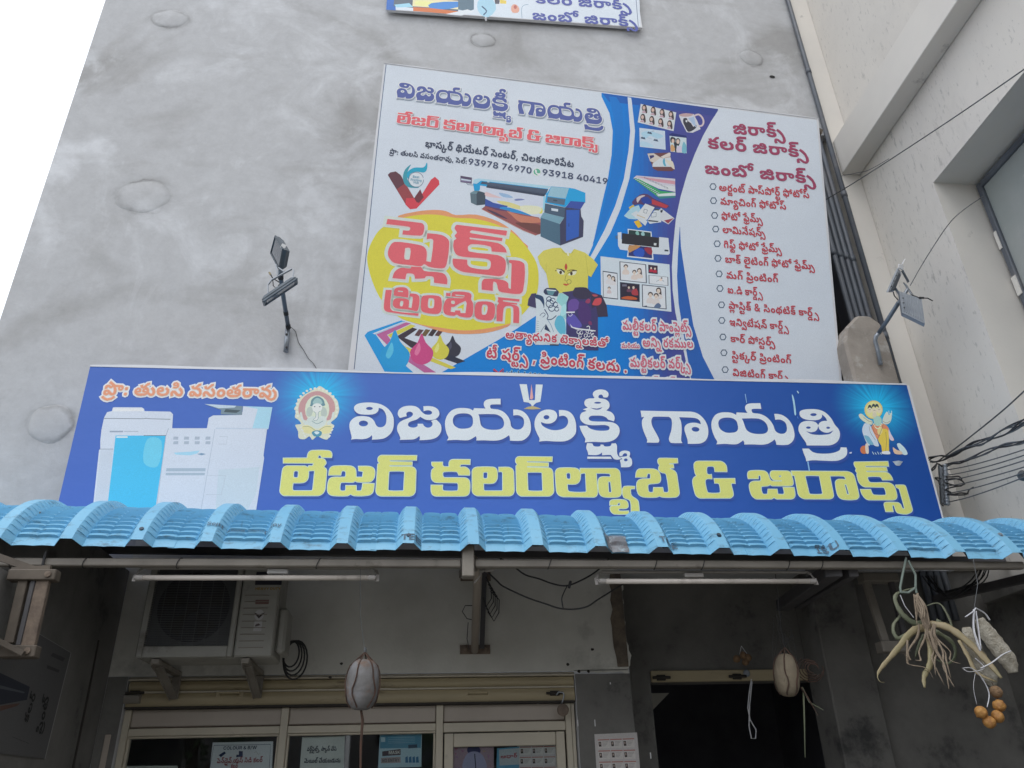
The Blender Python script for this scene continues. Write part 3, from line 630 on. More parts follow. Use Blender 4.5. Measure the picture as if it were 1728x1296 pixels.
    [[34,-1,26,1,14,13,11,11,12,7,16,7,19,12,24,6,20,1,16,-1,9,0,3,5,3,14,5,18,10,20,20,19,32,8,36,8,38,11,38,24,32,34,21,40,17,40,15,37,18,35,20,37,20,40,18,43,26,44,27,35,24,30,15,29,9,33,8,40,13,46,24,48,32,45,39,40,45,30,48,19,47,7,42,1],[57,-1,51,1,42,7,47,13,54,8,58,8,61,9,60,18,52,26,58,33,67,25,71,13,67,3,63,0]],[[34,-1,25,2,14,12,11,10,14,2,5,-1,4,2,2,8,3,14,6,18,10,20,20,19,32,8,35,8,37,9,38,14,35,20,29,25,20,26,20,33,27,33,37,29,42,25,46,20,47,11,45,4,40,0],[44,37,43,31,39,28,22,26,22,33,33,34,35,35,35,38,5,39,5,47,36,46,42,43],[36,57,43,55,47,50,40,48,38,51,34,50,33,48,36,44,29,42,26,47,26,52,30,56]],[[34,-1,25,2,14,12,11,10,14,2,5,-1,2,6,3,15,7,19,11,20,20,19,32,8,37,9,37,15,35,21,29,25,22,26,26,33,31,33,39,29,44,24,47,18,47,11,45,4,40,0],[12,35,14,40,16,42,16,41,12,48,12,52,15,55,22,58,44,58,44,50,21,49,22,46,34,46,34,38,24,38,21,36,22,34,27,33,28,26,17,27,13,31]],
    [[19,47,26,46,32,40,34,33,34,26,26,29,24,36,20,39,15,37,17,31,8,30,6,35,7,41,11,45],[20,33,29,31,35,26,37,17,35,5,33,-1,24,3,27,11,27,20,25,24,19,26,14,23,12,17,13,11,16,3,7,-1,3,12,4,23,10,31]],[[34,-1,26,1,13,13,11,11,12,7,16,7,19,12,24,6,18,0,8,0,2,6,3,14,7,19,16,20,22,17,31,9,36,8,38,11,37,17,29,26,34,33,44,25,47,13,44,3,40,0],[19,-9,19,0,27,0,28,-9],[7,35,8,40,11,42,11,41,6,48,7,52,9,55,17,58,38,58,38,50,15,49,16,46,28,46,28,38,15,37,16,34,21,33,21,26,10,28]],[[36,-1,29,1,25,6,27,6,23,1,18,0,10,0,5,2,3,7,3,13,16,22,17,24,16,26,13,27,11,25,12,22,4,19,2,25,4,30,9,33,17,33,23,32,26,28,26,22,25,19,12,11,12,8,15,8,20,9,22,13,30,13,33,8,39,8,40,12,39,18,31,27,36,32,45,26,50,18,49,8,44,1],[64,12,56,15,54,21,56,29,64,29,60,22,63,19,67,21,66,24,64,25,29,26,29,33,61,33,70,31,73,26,73,18,70,14]],
    [[25,-1,12,2,8,5,4,11,2,18,3,25,6,29,11,32,21,33,27,27,26,18,19,14,13,14,6,18,7,24,11,21,15,20,18,22,18,26,15,27,12,25,11,17,14,11,20,8,30,8,37,12,37,21,30,26,33,30,38,31,46,23,47,14,44,6,35,0],[47,37,46,31,42,28,29,26,29,33,38,34,38,39,8,39,8,47,40,46,46,43],[14,-3,21,-6,24,-12,21,-20,14,-19,17,-13,15,-10,11,-12,11,-15,14,-16,45,-16,45,-24,17,-24,9,-22,5,-17,5,-9,8,-5]],[[36,-1,28,1,15,13,12,12,13,8,17,7,20,12,26,6,23,3,20,0,14,-1,6,2,3,7,4,13,5,17,10,20,20,19,34,8,38,9,40,16,38,22,35,25,31,24,29,21,20,21,17,26,14,26,12,25,12,21,3,19,2,26,5,31,10,34,17,33,22,31,25,27,24,27,27,30,32,33,39,33,44,30,49,20,49,9,44,2]],
    [[38,-1,29,1,25,5,18,0,11,-1,7,1,3,7,2,14,3,19,7,26,14,31,23,33,35,33,46,29,42,22,31,25,22,25,15,22,12,17,12,11,15,8,19,9,20,13,28,13,31,8,40,7,42,9,41,12,38,11,39,5,33,3,31,11,33,17,40,20,46,18,50,13,49,5,45,1],[25,28,16,30,18,35,24,34,29,35,31,38,30,44,26,46,23,45,23,42,27,42,32,47,35,41,27,37,18,38,15,44,17,48,19,50,27,52,36,47,38,37,35,31]],[[-11,-27,-17,-26,-21,-23,-26,-27,-33,-26,-37,-19,-35,-10,-31,-6,-25,-4,-14,-4,-5,-6,-8,-12,-23,-10,-27,-12,-29,-15,-30,-19,-28,-21,-25,-20,-24,-17,-18,-17,-16,-20,-11,-21,-8,-21,-9,-18,-11,-19,-10,-23,-15,-24,-16,-19,-14,-15,-11,-13,-5,-14,-2,-18,-3,-23,-6,-26]],[[19,-1,12,0,7,3,4,8,3,13,6,21,24,35,24,39,20,41,16,39,17,33,45,0,34,0,8,31,7,37,9,43,13,47,20,49,25,48,30,45,32,35,29,29,13,17,12,13,14,9,18,7,24,8,31,14,33,23,42,23,40,14,36,7,27,1]],
    [[35,-1,28,1,24,6,26,6,22,2,17,-1,11,-1,5,3,3,7,2,16,5,24,8,28,15,32,24,33,34,32,41,28,46,19,46,9,42,2],[33,8,36,9,37,14,36,20,33,23,22,26,14,21,12,14,14,8,18,8,20,13,29,13,30,9],[20,-9,20,0,28,0,29,-9],[20,18,21,22,24,23,28,22,29,18,28,15,24,14,21,15],[23,26,15,29,11,37,20,40,22,34,24,34,36,46,44,48,45,41,39,39,29,28]],[[22,-1,15,0,9,3,6,8,7,13,10,16,17,18,32,16,38,12,41,7,43,0,41,-6,33,-5,33,5,28,10,19,11,16,9,18,7,22,6,32,9,36,16,35,24,31,25,28,21,19,21,17,25,14,26,12,24,12,20,3,18,2,24,3,28,6,32,11,33,19,32,23,28,24,27,23,27,30,33,40,32,43,28,45,24,44,11,39,4,30,0]],[[20,-23,12,-21,2,-12,-1,-12,0,-16,4,-16,6,-12,11,-17,3,-23,-5,-22,-9,-15,-7,-8,0,-5,7,-6,18,-15,21,-15,23,-13,23,-8,21,-4,6,11,2,19,2,25,4,29,8,32,13,33,25,31,28,28,30,23,29,18,26,12,19,17,21,22,19,25,13,26,11,22,13,17,29,2,32,-6,32,-14,30,-19,25,-22]],
    [[51,37,50,31,46,28,31,26,31,33,41,34,42,38,18,39,18,47,44,46,49,43],[44,57,50,55,54,50,47,48,45,51,42,50,41,48,43,44,36,42,33,47,34,52,38,56],[38,-1,31,1,27,6,29,6,24,1,20,0,12,0,7,2,3,8,2,15,3,22,7,27,13,32,19,32,25,30,28,26,27,17,20,13,14,13,7,17,9,23,16,19,20,20,20,24,16,25,12,21,12,12,14,8,20,8,23,13,32,13,34,9,39,8,42,11,41,18,38,23,32,29,40,33,42,32,49,23,51,11,47,2],[21,38,21,31,13,31,13,38]],[[34,-1,26,1,14,13,11,11,12,7,16,7,19,12,24,6,20,1,16,-1,9,0,3,5,3,14,5,18,10,20,20,19,32,8,36,8,38,11,38,24,32,34,21,40,17,40,15,37,18,35,20,37,20,40,18,43,26,44,27,35,24,30,15,29,9,33,8,40,13,46,24,48,32,45,39,40,45,30,48,19,47,7,42,1]],
    [[38,-1,29,1,25,5,18,0,11,-1,7,1,3,7,2,14,3,19,7,26,14,31,23,33,35,33,46,29,42,22,31,25,22,25,15,22,12,17,12,11,15,8,19,9,20,13,28,13,31,8,40,7,42,9,41,12,38,11,39,5,33,3,31,11,33,17,40,20,46,18,50,13,49,5,45,1],[44,37,43,31,40,28,27,26,27,33,34,34,35,38,8,39,8,47,37,46,42,43]],[[-26,-20,-37,-18,-47,-12,-51,-7,-46,-2,-37,-10,-29,-12,-15,-10,-6,-2,0,-7,-11,-16]],[[-29,-3,-23,-6,-20,-12,-23,-20,-30,-19,-26,-13,-29,-10,-33,-12,-32,-15,-30,-16,2,-16,2,-24,-26,-24,-35,-22,-39,-17,-39,-9,-35,-5]],[[34,-1,26,1,14,13,11,11,12,7,16,7,19,12,24,6,18,0,8,0,4,2,2,7,2,13,4,17,9,20,13,21,21,18,31,8,37,9,38,15,35,21,29,25,22,26,26,33,31,33,39,29,44,24,47,18,47,11,45,4,40,0],[13,35,14,40,17,42,17,41,12,48,13,52,15,55,23,58,44,58,44,50,21,49,22,46,34,46,34,38,24,38,21,36,22,34,27,33,28,26,17,27,13,31]],
    [[34,-1,26,1,13,13,11,11,12,7,16,7,19,12,24,6,18,0,8,0,2,6,3,14,7,19,16,20,22,17,31,9,36,8,38,11,37,17,29,26,34,33,44,25,47,13,44,3,40,0],[19,-9,19,0,27,0,28,-9],[12,-6,19,-8,22,-15,19,-22,12,-22,15,-16,13,-12,9,-15,10,-17,12,-19,46,-19,46,-27,15,-26,7,-24,3,-19,3,-12,6,-7],[30,37,28,31,25,28,12,26,12,33,19,34,20,38,17,39,-1,39,-1,47,23,46,28,43]],[[34,-1,25,2,14,12,11,10,14,2,5,-1,3,4,3,14,6,18,10,20,20,19,32,8,35,8,37,10,37,19,32,31,24,39,15,44,19,52,30,45,38,38,43,32,46,21,47,11,45,4,40,0],[61,12,54,15,51,21,54,29,61,29,58,22,59,20,61,19,64,20,65,23,61,26,6,26,6,33,56,33,66,32,71,27,72,20,68,14]],
    [[38,-1,31,1,27,6,29,6,21,0,15,-1,9,1,6,5,5,9,6,13,10,17,10,15,2,15,2,23,20,23,20,16,14,12,16,8,21,8,23,13,32,13,34,9,38,8,42,11,40,19,35,24,28,27,34,32,43,29,50,20,51,9,47,2],[48,37,46,31,43,28,25,26,25,33,37,34,39,35,38,38,9,39,9,47,40,46,46,43],[40,57,47,55,50,50,44,48,42,51,38,50,37,48,39,44,33,42,30,47,30,52,34,56]],[[34,-1,26,1,14,13,11,11,12,7,16,7,19,12,24,6,20,1,16,-1,9,0,3,5,2,10,3,15,7,19,12,20,20,19,32,8,35,8,37,9,38,14,35,20,29,25,20,26,20,33,27,33,37,29,43,25,46,20,47,11,45,4,40,0],[56,-1,50,1,41,7,47,13,53,8,57,8,59,9,59,18,51,26,57,33,66,25,70,13,66,3,62,0],[44,37,43,31,39,28,22,26,22,33,33,34,35,35,35,38,5,39,5,47,36,46,42,43]],
    [[2,16,3,23,7,28,12,32,20,33,28,32,33,29,37,23,38,16,37,9,33,4,28,0,20,-1,12,0,7,4,3,9],[12,16,14,10,18,8,26,9,28,15,27,22,21,25,15,23],[47,-1,40,1,32,7,37,13,44,8,47,8,50,9,49,18,42,26,47,33,56,25,60,13,57,3,53,0],[69,-1,62,1,54,7,59,13,66,8,70,8,72,9,72,18,64,26,70,33,79,25,83,13,79,3,75,0]],[[36,-1,29,1,25,6,27,6,23,1,18,0,10,0,5,2,3,7,3,13,16,22,17,24,16,26,13,27,11,25,12,22,4,19,2,25,4,30,9,33,17,33,23,32,26,28,26,22,25,19,12,11,12,8,15,8,20,9,22,13,30,13,33,8,39,8,40,12,40,17,31,26,37,33,44,28,49,20,50,9,45,2]],[[38,-1,29,1,25,5,18,0,11,-1,7,1,3,7,2,14,3,19,7,26,14,31,23,33,35,33,46,29,42,22,31,25,22,25,15,22,12,17,12,11,15,8,19,9,20,13,28,13,31,8,40,7,42,9,41,12,38,11,39,5,33,3,31,11,33,17,40,20,46,18,50,13,49,5,45,1],[24,26,17,29,12,37,22,40,23,34,26,34,37,46,46,48,47,41,41,39,31,28]],
    [[34,-1,25,2,13,12,11,9,14,2,5,-1,2,8,3,15,8,20,17,20,22,17,30,9,35,8,37,10,38,14,34,21,27,26,18,26,29,33,37,31,45,23,47,11,43,2],[18,26,10,29,6,37,15,40,17,34,20,34,31,46,40,48,40,41,35,39,25,28]],[[30,-1,15,2,6,8,3,13,2,21,4,26,7,31,16,33,24,31,27,22,23,15,14,14,6,18,7,24,12,21,17,21,18,24,17,26,14,26,12,24,12,14,18,9,28,8,39,8,45,11,44,15,35,19,32,22,32,27,34,31,45,33,50,32,54,29,56,24,55,20,46,13,26,12,26,19,43,19,47,23,44,27,40,26,40,22,51,17,54,13,54,7,49,2]],[[35,-1,28,1,24,6,26,6,18,0,11,-1,7,1,3,7,2,13,3,19,7,25,13,30,21,32,34,30,41,27,46,19,47,9,42,2],[34,8,36,9,37,14,36,20,33,23,23,26,14,21,12,14,14,8,18,8,20,13,29,13,31,9],[20,-9,21,0,29,0,29,-9],[61,12,54,15,51,21,54,29,61,29,58,22,59,20,61,19,64,20,65,23,60,26,3,26,3,33,65,32,71,27,71,20,67,14]],
    [[21,49,30,47,35,43,38,38,39,29,34,19,21,0,11,0,27,22,29,22,22,18,11,19,5,26,5,37,11,46],[21,41,16,39,13,33,16,27,21,24,27,27,29,33,27,39]],[[21,-1,14,0,8,3,4,8,3,14,13,14,15,10,19,8,24,8,28,10,29,16,27,20,23,22,15,22,15,29,26,40,5,40,5,49,38,49,38,41,22,26,22,28,27,28,35,25,39,18,39,10,33,2]],[[8,0,28,40,5,40,5,49,38,49,38,40,18,0]],[[22,-1,14,0,8,3,4,8,3,13,6,21,13,25,6,31,5,36,6,41,13,47,22,49,30,47,37,41,38,36,37,31,30,25,37,21,40,13,39,8,35,3,29,0],[22,7,28,9,30,14,27,19,22,21,16,19,13,14,15,9],[22,28,27,30,29,35,27,40,22,42,16,40,14,35,16,30]],[[22,-1,13,1,8,5,5,11,4,20,9,30,22,49,32,49,16,26,14,26,22,31,32,29,38,22,38,11,32,3],[22,7,27,10,30,16,27,22,22,24,16,22,14,16,16,10]],[[22,-1,13,1,8,6,4,14,3,24,4,35,8,43,14,47,22,49,30,47,35,43,39,35,40,24,39,14,35,6,30,1],[22,8,25,9,28,12,30,24,28,37,25,40,22,41,18,40,15,37,13,24,15,12,18,9]],
    [[6,0,6,8,39,8,39,0],[28,49,28,0,19,0,19,40,7,32,7,41,18,49]],[[2,9,2,16,20,49,30,49,12,17,41,17,41,9],[25,0,26,30,35,30,35,0]],[[14,0,1,36,11,36,21,3,19,3,20,9,29,36,39,36,26,0]],[[15,0,8,1,4,7,4,49,14,49,14,10,15,8,19,8,20,1]],[[20,-14,9,-12,4,-5,12,-3,17,-7,25,-6,28,-2,28,6,20,1,14,1,8,4,3,13,4,26,7,32,14,36,23,36,28,30,28,36,38,36,37,-4,31,-12],[21,8,26,11,28,18,26,26,21,29,15,26,13,18,15,11]],[[14,-1,8,1,5,3,2,8,3,14,8,20,24,23,24,27,19,30,15,28,12,25,3,27,6,32,12,36,19,37,26,36,32,32,34,28,35,0,25,0,25,5,21,1],[17,6,24,10,25,17,12,13,12,8]],[[25,-1,19,1,14,6,14,0,4,0,4,49,14,49,14,30,19,36,27,37,34,34,37,29,39,18,37,8,32,2],[22,7,27,10,29,18,27,26,22,29,16,26,14,18,16,10]],[[5,0,5,7,26,27,29,34,27,39,21,41,16,39,14,34,4,34,6,42,11,46,16,49,26,49,32,46,38,39,37,29,32,22,18,8,39,8,39,0]],
    [[35,-14,21,-12,11,-6,5,4,3,17,5,30,11,39,21,46,34,48,47,46,57,40,63,31,65,20,63,9,57,2,48,1,44,3,42,6,37,2,28,1,22,5,19,13,19,24,24,30,29,33,34,33,42,29,42,33,48,33,48,10,51,7,55,9,56,13,55,28,50,36,40,40,27,40,17,34,14,29,11,20,12,9,16,1,23,-4,30,-6,39,-6,48,-4,51,-11],[33,8,39,10,41,17,39,24,33,26,28,24,26,17,27,10]],[[4,0,4,36,13,36,13,27,16,34,23,37,30,34,33,29,34,27,33,27,36,34,42,37,50,36,55,31,57,25,57,0,47,0,47,24,45,27,41,29,37,28,35,24,35,0,26,0,26,24,24,27,20,29,16,28,14,24,14,0]],[[4,0,4,36,14,36,14,0],[9,41,5,43,4,46,5,50,9,51,13,50,14,46,13,43]],[[9,-1,5,1,3,5,5,9,9,11,13,9,15,5,13,1]],[[20,-1,13,1,7,4,4,10,3,18,4,26,7,32,13,36,20,37,31,34,37,25,28,23,23,29,16,28,13,20,15,10,21,7,25,9,28,13,37,12,31,3]],[[20,-1,13,1,7,4,4,10,3,18,4,26,7,32,13,36,20,37,28,36,33,32,37,26,38,18,37,10,33,4,28,1],[20,7,26,10,28,18,26,26,20,29,15,26,13,18,15,10]],
    [[26,-1,17,1,9,6,5,14,3,24,5,35,10,43,17,48,26,49,33,48,40,45,44,39,46,32,36,32,34,37,29,40,19,38,16,35,14,29,14,19,16,14,21,9,27,8,33,11,36,17,46,17,44,10,40,5,34,1]],[[26,-1,17,1,10,6,5,14,3,24,5,35,10,43,17,48,26,49,35,48,42,43,47,35,48,24,47,14,42,6,35,1],[26,8,31,9,35,12,38,24,35,36,31,39,26,40,21,39,17,36,14,31,13,24,14,17,17,12,21,9]],[[4,0,4,49,14,49,14,8,35,8,35,0]],[[24,-1,14,2,6,10,4,17,4,49,14,49,15,15,18,10,24,8,31,10,34,15,34,49,44,49,44,17,43,10,35,2]],[[4,0,4,49,26,48,35,45,40,37,41,30,39,24,34,20,28,18,10,17,10,25,25,26,30,30,30,36,27,39,14,40,14,0],[31,0,20,22,30,22,42,0]],[[4,0,4,49,26,48,34,46,39,41,40,35,37,29,31,25,37,23,41,18,41,12,40,7,36,3,30,0],[14,8,28,9,31,13,30,18,26,21,14,21],[14,28,27,29,29,33,29,38,24,40,14,40]],[[25,51,9,-7,1,-7,17,51]],[[15,0,2,49,12,49,22,5,20,5,22,17,29,49,40,49,49,5,48,5,49,15,57,49,68,49,55,0,43,0,33,44,36,44,34,32,26,0]],
    [[4,0,4,49,20,49,28,25,32,7,30,7,33,21,42,49,58,49,58,0,48,0,48,43,44,27,35,0,27,0,13,43,14,0]],[[2,0,18,49,31,49,48,0,37,0,23,45,26,45,13,0],[12,11,12,19,38,19,38,11]],[[22,-1,14,0,8,3,4,8,3,15,12,15,15,10,20,8,26,8,30,11,29,17,9,25,4,32,5,39,8,44,15,48,22,49,30,48,35,45,39,41,40,35,31,35,28,39,21,41,15,38,15,33,36,24,40,19,41,14,40,8,36,3,30,0]],[[12,11,12,20,13,23,34,49,46,49],[4,0,4,49,14,49,14,0],[35,0,20,22,26,29,46,0]],[[4,0,4,49,15,49,33,21,38,9,36,19,36,49,46,49,46,0,35,0,12,39,14,39,14,29,15,0]],[[4,0,4,49,37,49,37,40,14,40,14,29,35,29,35,20,14,20,14,8,37,8,37,0]],[[2,40,2,49,42,49,42,40,27,40,27,0,17,0,17,40]],[[20,0,20,18,2,49,13,49,26,24,24,24,25,28,36,49,47,49,29,18,29,0]],[[4,0,4,49,14,49,14,29,35,29,35,49,45,49,45,0,35,0,35,21,14,21,14,0]],[[19,0,2,49,13,49,26,4,24,4,25,7,37,49,48,49,32,0]],
    [[21,0,9,0,9,9,23,9,30,11,35,19,34,31,32,36,27,39,9,40,9,49,25,48,34,46,41,40,44,31,44,17,41,9,31,2],[14,49,14,0,4,0,4,49]],[[21,-1,13,1,7,4,4,10,3,18,4,26,7,32,13,36,20,37,27,36,32,32,36,27,37,18,37,16,7,16,7,22,32,22,28,20,26,27,21,29,17,29,13,25,12,15,15,8,23,7,28,11,37,9,31,2]],[[19,-1,8,2,3,10,12,12,14,8,17,7,25,9,24,13,9,17,6,19,4,24,4,29,6,33,13,36,19,37,29,34,34,27,25,26,22,29,18,30,14,28,14,24,31,19,33,16,35,11,34,6,30,3]],[[22,36,22,29,1,29,1,36],[6,45,15,45,15,10,17,7,22,8,23,0,12,0,6,5]],[[4,0,4,49,26,48,35,45,39,41,41,34,40,28,37,22,28,16,11,16,11,24,25,24,29,27,30,31,29,36,26,39,14,40,14,0]],[[4,0,4,36,14,36,14,30,19,36,26,37,26,28,19,28,14,24,14,0]],[[14,21,14,0,4,0,4,36,13,36,13,27,16,33,21,36,27,37,33,34,37,25,37,0,28,0,28,21,26,27,22,29,17,28]],[[17,0,9,2,5,8,4,36,14,36,14,13,17,9,21,8,25,9,27,13,28,36,37,36,37,0,28,0,28,9,24,2]],
    [[2,0,2,8,11,8,11,40,2,40,2,49,29,49,29,40,21,40,21,8,29,8,29,0]],[[26,-1,17,1,9,6,5,14,3,24,5,35,10,43,17,47,26,49,33,48,40,45,44,39,46,33,36,33,33,38,29,40,19,38,15,33,13,27,14,20,17,12,24,8,32,9,36,13,37,19,39,18,27,18,27,26,47,26,46,14,43,7,34,1]],[[4,-14,4,36,14,36,14,30,22,37,32,35,36,30,39,24,39,13,36,6,32,2,25,-1,19,1,14,6,14,-14],[22,7,27,10,29,18,27,26,22,29,16,26,14,18,16,10]],[[4,-13,6,-6,13,-5,15,0,1,36,11,36,21,3,19,3,20,9,29,36,39,36,22,-8,15,-13]],
]
TEXTS = {
    'జిరాక్స్': [0,0,0,1,51,0,2,116,0,3,154,0],
    'కలర్ జిరాక్స్': [4,0,0,5,38,0,6,88,0,0,145,0,1,197,0,2,261,0,3,300,0],
    'జంబో జిరాక్స్': [7,0,0,8,51,0,9,86,0,0,176,0,1,228,0,2,292,0,3,331,0],
    'ప్రొ: తులసి వసంతరావు': [10,0,0,11,47,0,12,71,0,13,108,0,14,165,0,5,187,0,15,237,0,16,304,0,17,353,0,8,403,0,13,438,0,1,495,0,18,557,0],
    'టీ షర్ట్స్ , ప్రింటింగ్ కలదు .': [19,0,0,20,72,0,6,121,0,21,160,0,22,161,0,23,222,0,24,259,0,11,309,0,8,309,0,25,344,0,8,397,0,26,433,0,4,490,0,5,528,0,27,578,0,14,627,0,28,667,0],
    'భాస్కర్ థియేటర్ సెంటర్, చిలకలూరిపేట': [29,0,0,17,73,0,30,121,0,6,155,0,31,213,0,32,262,0,33,347,0,6,401,0,34,459,0,8,508,0,33,543,0,6,597,0,23,637,0,35,674,0,5,728,0,4,778,0,5,816,0,36,865,0,37,910,0,38,950,0,33,1000,0],
    'ప్రొ: తులసి వసంతరావు, సెల్:': [10,0,0,11,47,0,12,71,0,13,108,0,14,165,0,5,187,0,15,237,0,16,304,0,17,353,0,8,403,0,13,438,0,1,495,0,18,557,0,23,626,0,34,663,0,39,713,0,12,762,0],
    'అత్యాధునిక టెక్నాలజీతో': [40,0,0,41,59,0,42,138,0,43,170,0,14,219,0,44,241,0,4,292,0,45,348,0,46,401,0,47,464,0,5,489,0,48,538,0,49,590,0],
    'మల్టీకలర్ పాంప్లెట్స్': [50,0,0,51,72,0,21,115,0,4,122,0,5,160,0,6,210,0,52,268,0,8,340,0,53,375,0,54,418,0,55,424,0,3,475,0],
    'మరియు': [50,0,0,37,72,0,56,112,0,14,197,0],
    'అన్ని రకముల': [40,0,0,44,59,0,47,109,0,57,151,0,4,191,0,50,229,0,14,301,0,5,324,0],
    'మల్టీకలర్ వర్క్స్': [50,0,0,51,72,0,21,115,0,4,122,0,5,160,0,6,210,0,16,268,0,6,317,0,30,356,0,22,383,0],
    'కలర్ వర్క్': [4,0,0,5,38,0,6,88,0,16,145,0,6,195,0,30,234,0],
    'అర్జంట్ పాస్పోర్ట్ ఫోటోస్': [40,0,0,57,59,0,58,97,0,8,99,0,55,134,0,52,206,0,59,276,0,60,326,0,6,397,0,21,436,0,61,455,0,62,526,0,59,600,0],
    'మ్యాచింగ్ ఫోటోస్': [63,0,0,42,95,0,35,127,0,8,181,0,26,216,0,61,274,0,62,345,0,59,420,0],
    'ఫోటో ఫ్రేమ్స్': [61,0,0,62,71,0,64,164,0,65,213,0,66,213,0,3,282,0],
    'లామినేషన్స్': [67,0,0,68,71,0,69,144,0,20,194,0,70,243,0,3,289,0],
    'గిఫ్ట్ ఫోటో ఫ్రేమ్స్': [71,0,0,72,40,0,21,83,0,61,107,0,62,179,0,64,271,0,65,320,0,66,320,0,3,389,0],
    'బాక్ లైటింగ్ ఫోటో ఫ్రేమ్స్': [73,0,0,2,75,0,74,132,0,25,181,0,8,235,0,26,270,0,61,327,0,62,399,0,64,491,0,65,541,0,66,541,0,3,609,0],
    'మగ్ ప్రింటింగ్': [50,0,0,26,72,0,24,130,0,11,179,0,8,179,0,25,214,0,8,268,0,26,303,0],
    'ఐ.డి కార్డ్స్': [75,0,0,28,52,0,76,71,0,46,140,0,6,202,0,77,240,0,22,242,0],
    'ప్లాస్టిక్ & సింథటిక్ కార్డ్స్': [52,0,0,54,43,0,15,71,0,21,113,0,2,120,0,78,176,0,15,241,0,8,291,0,79,326,0,25,375,0,2,429,0,46,485,0,6,546,0,77,585,0,22,587,0],
    'ఇన్విటేషన్ కార్డ్స్': [80,0,0,44,48,0,81,98,0,82,130,0,20,184,0,70,234,0,46,301,0,6,363,0,77,401,0,22,403,0],
    'కార్ పోస్టర్స్': [46,0,0,6,62,0,60,120,0,17,190,0,21,233,0,6,240,0,3,278,0],
    'స్టిక్కర్ ప్రింటింగ్': [15,0,0,21,42,0,4,49,0,30,88,0,6,122,0,24,180,0,11,229,0,8,229,0,25,264,0,8,318,0,26,353,0],
    'విజిటింగ్ కార్డ్స్': [83,0,0,0,50,0,25,102,0,8,155,0,26,190,0,46,248,0,6,310,0,77,348,0,22,350,0],
    'పెన్డ్రైవ్.యస్ సిడి కలర్': [53,0,0,70,50,0,84,99,0,85,151,0,86,151,0,87,151,0,28,200,0,56,219,0,59,304,0,15,371,0,76,421,0,4,490,0,5,528,0,6,578,0],
    'వర్డ్ఫైల్స్, స్కాన్ చేసి': [16,0,0,6,50,0,77,88,0,88,90,0,39,139,0,3,187,0,23,216,0,89,253,0,30,326,0,70,360,0,90,427,0,15,481,0],
    'మెయిల్ చేయబడును': [91,0,0,92,72,0,39,157,0,90,224,0,56,277,0,93,362,0,94,414,0,14,466,0,95,488,0,14,538,0],
    'ప్రింట్': [24,0,0,11,50,0,8,50,0,55,85,0],
    'కలర్': [4,0,0,5,38,0,6,88,0],
    'ఆధార్': [96,0,0,97,58,0,6,130,0],
    '&': [78,0,0],
    '93978 76970': [98,0,0,99,43,0,98,86,0,100,129,0,101,172,0,100,233,0,102,276,0,98,320,0,100,363,0,103,406,0],
    '93918 40419': [98,0,0,99,43,0,98,86,0,104,129,0,101,172,0,105,233,0,103,276,0,105,320,0,104,363,0,98,406,0],
    'vlglab122@gmail.com': [106,0,0,107,40,0,108,61,0,107,103,0,109,123,0,110,162,0,104,204,0,111,247,0,111,290,0,112,333,0,108,401,0,113,443,0,109,504,0,114,543,0,107,561,0,115,581,0,116,599,0,117,638,0,113,679,0],
    'COLOUR & B/W': [118,0,0,119,49,0,120,101,0,119,138,0,121,190,0,122,239,0,78,300,0,123,363,0,124,407,0,125,433,0],
    'MASK': [126,0,0,127,62,0,128,112,0,129,156,0],
    'NO ENTRY': [130,0,0,119,51,0,131,120,0,130,161,0,132,211,0,122,256,0,133,300,0],
    'HEAVY DUTY': [134,0,0,131,50,0,127,90,0,135,140,0,133,190,0,136,256,0,121,305,0,132,353,0,133,398,0],
    'Best': [123,0,0,137,44,0,138,84,0,139,121,0],
    'Printing': [140,0,0,141,43,0,114,70,0,142,88,0,139,130,0,114,154,0,142,172,0,108,214,0],
    'Hub': [134,0,0,143,50,0,110,91,0],
    'ISU': [144,0,0,128,32,0,121,75,0],
    'ARGO': [127,0,0,122,50,0,145,94,0,119,144,0],
    'Sept 2008 Company': [128,0,0,137,44,0,146,83,0,139,125,0,111,168,0,103,211,0,103,254,0,101,297,0,118,358,0,117,407,0,113,448,0,146,509,0,109,551,0,142,590,0,147,631,0],
    'SPEED': [128,0,0,140,44,0,131,87,0,131,127,0,136,168,0],
    'TEE': [132,0,0,131,45,0,131,85,0],
}

# ------------------------------------------------------------------ flat print: lettering and pictures cut as coloured faces
TX = {k: [(r[i], r[i + 1] * GRID, r[i + 2] * GRID) for i in range(0, len(r), 3)] for k, r in TEXTS.items()}
GL = [[[(c[i] * GRID, c[i + 1] * GRID) for i in range(0, len(c), 2)] for c in g] for g in GLYPHS]


def grow(c, d):
    """moves an outline outwards by d (TrueType direction: the letter lies on the right)"""
    n, out = len(c), []
    for i in range(n):
        a, b, e = np.array(c[i - 1]), np.array(c[i]), np.array(c[(i + 1) % n])
        u, v = unit(b - a), unit(e - b)
        n1, n2 = np.array([-u[1], u[0]]), np.array([-v[1], v[0]])
        s = n1 + n2
        L = s @ s
        if L < .6:
            out.append(tuple(b + n1 * d + u * d * .6))
            out.append(tuple(b + n2 * d - v * d * .6))
        else:
            out.append(tuple(b + s * (2 * d / L)))
    return out


def winding(P, cs):
    w = np.zeros(len(P), int)
    for c in cs:
        a = np.array(c, float)
        b = np.roll(a, -1,0)
        x, y = P[:, 0:1], P[:, 1:2]
        cr = (b[:, 0] - a[:, 0]) * (y - a[:, 1]) - (x - a[:, 0]) * (b[:, 1] - a[:, 1])
        w += ((a[:, 1] <= y) & (b[:, 1] > y) & (cr > 0)).sum(1) - ((a[:, 1] > y) & (b[:, 1] <= y) & (cr < 0)).sum(1)
    return w


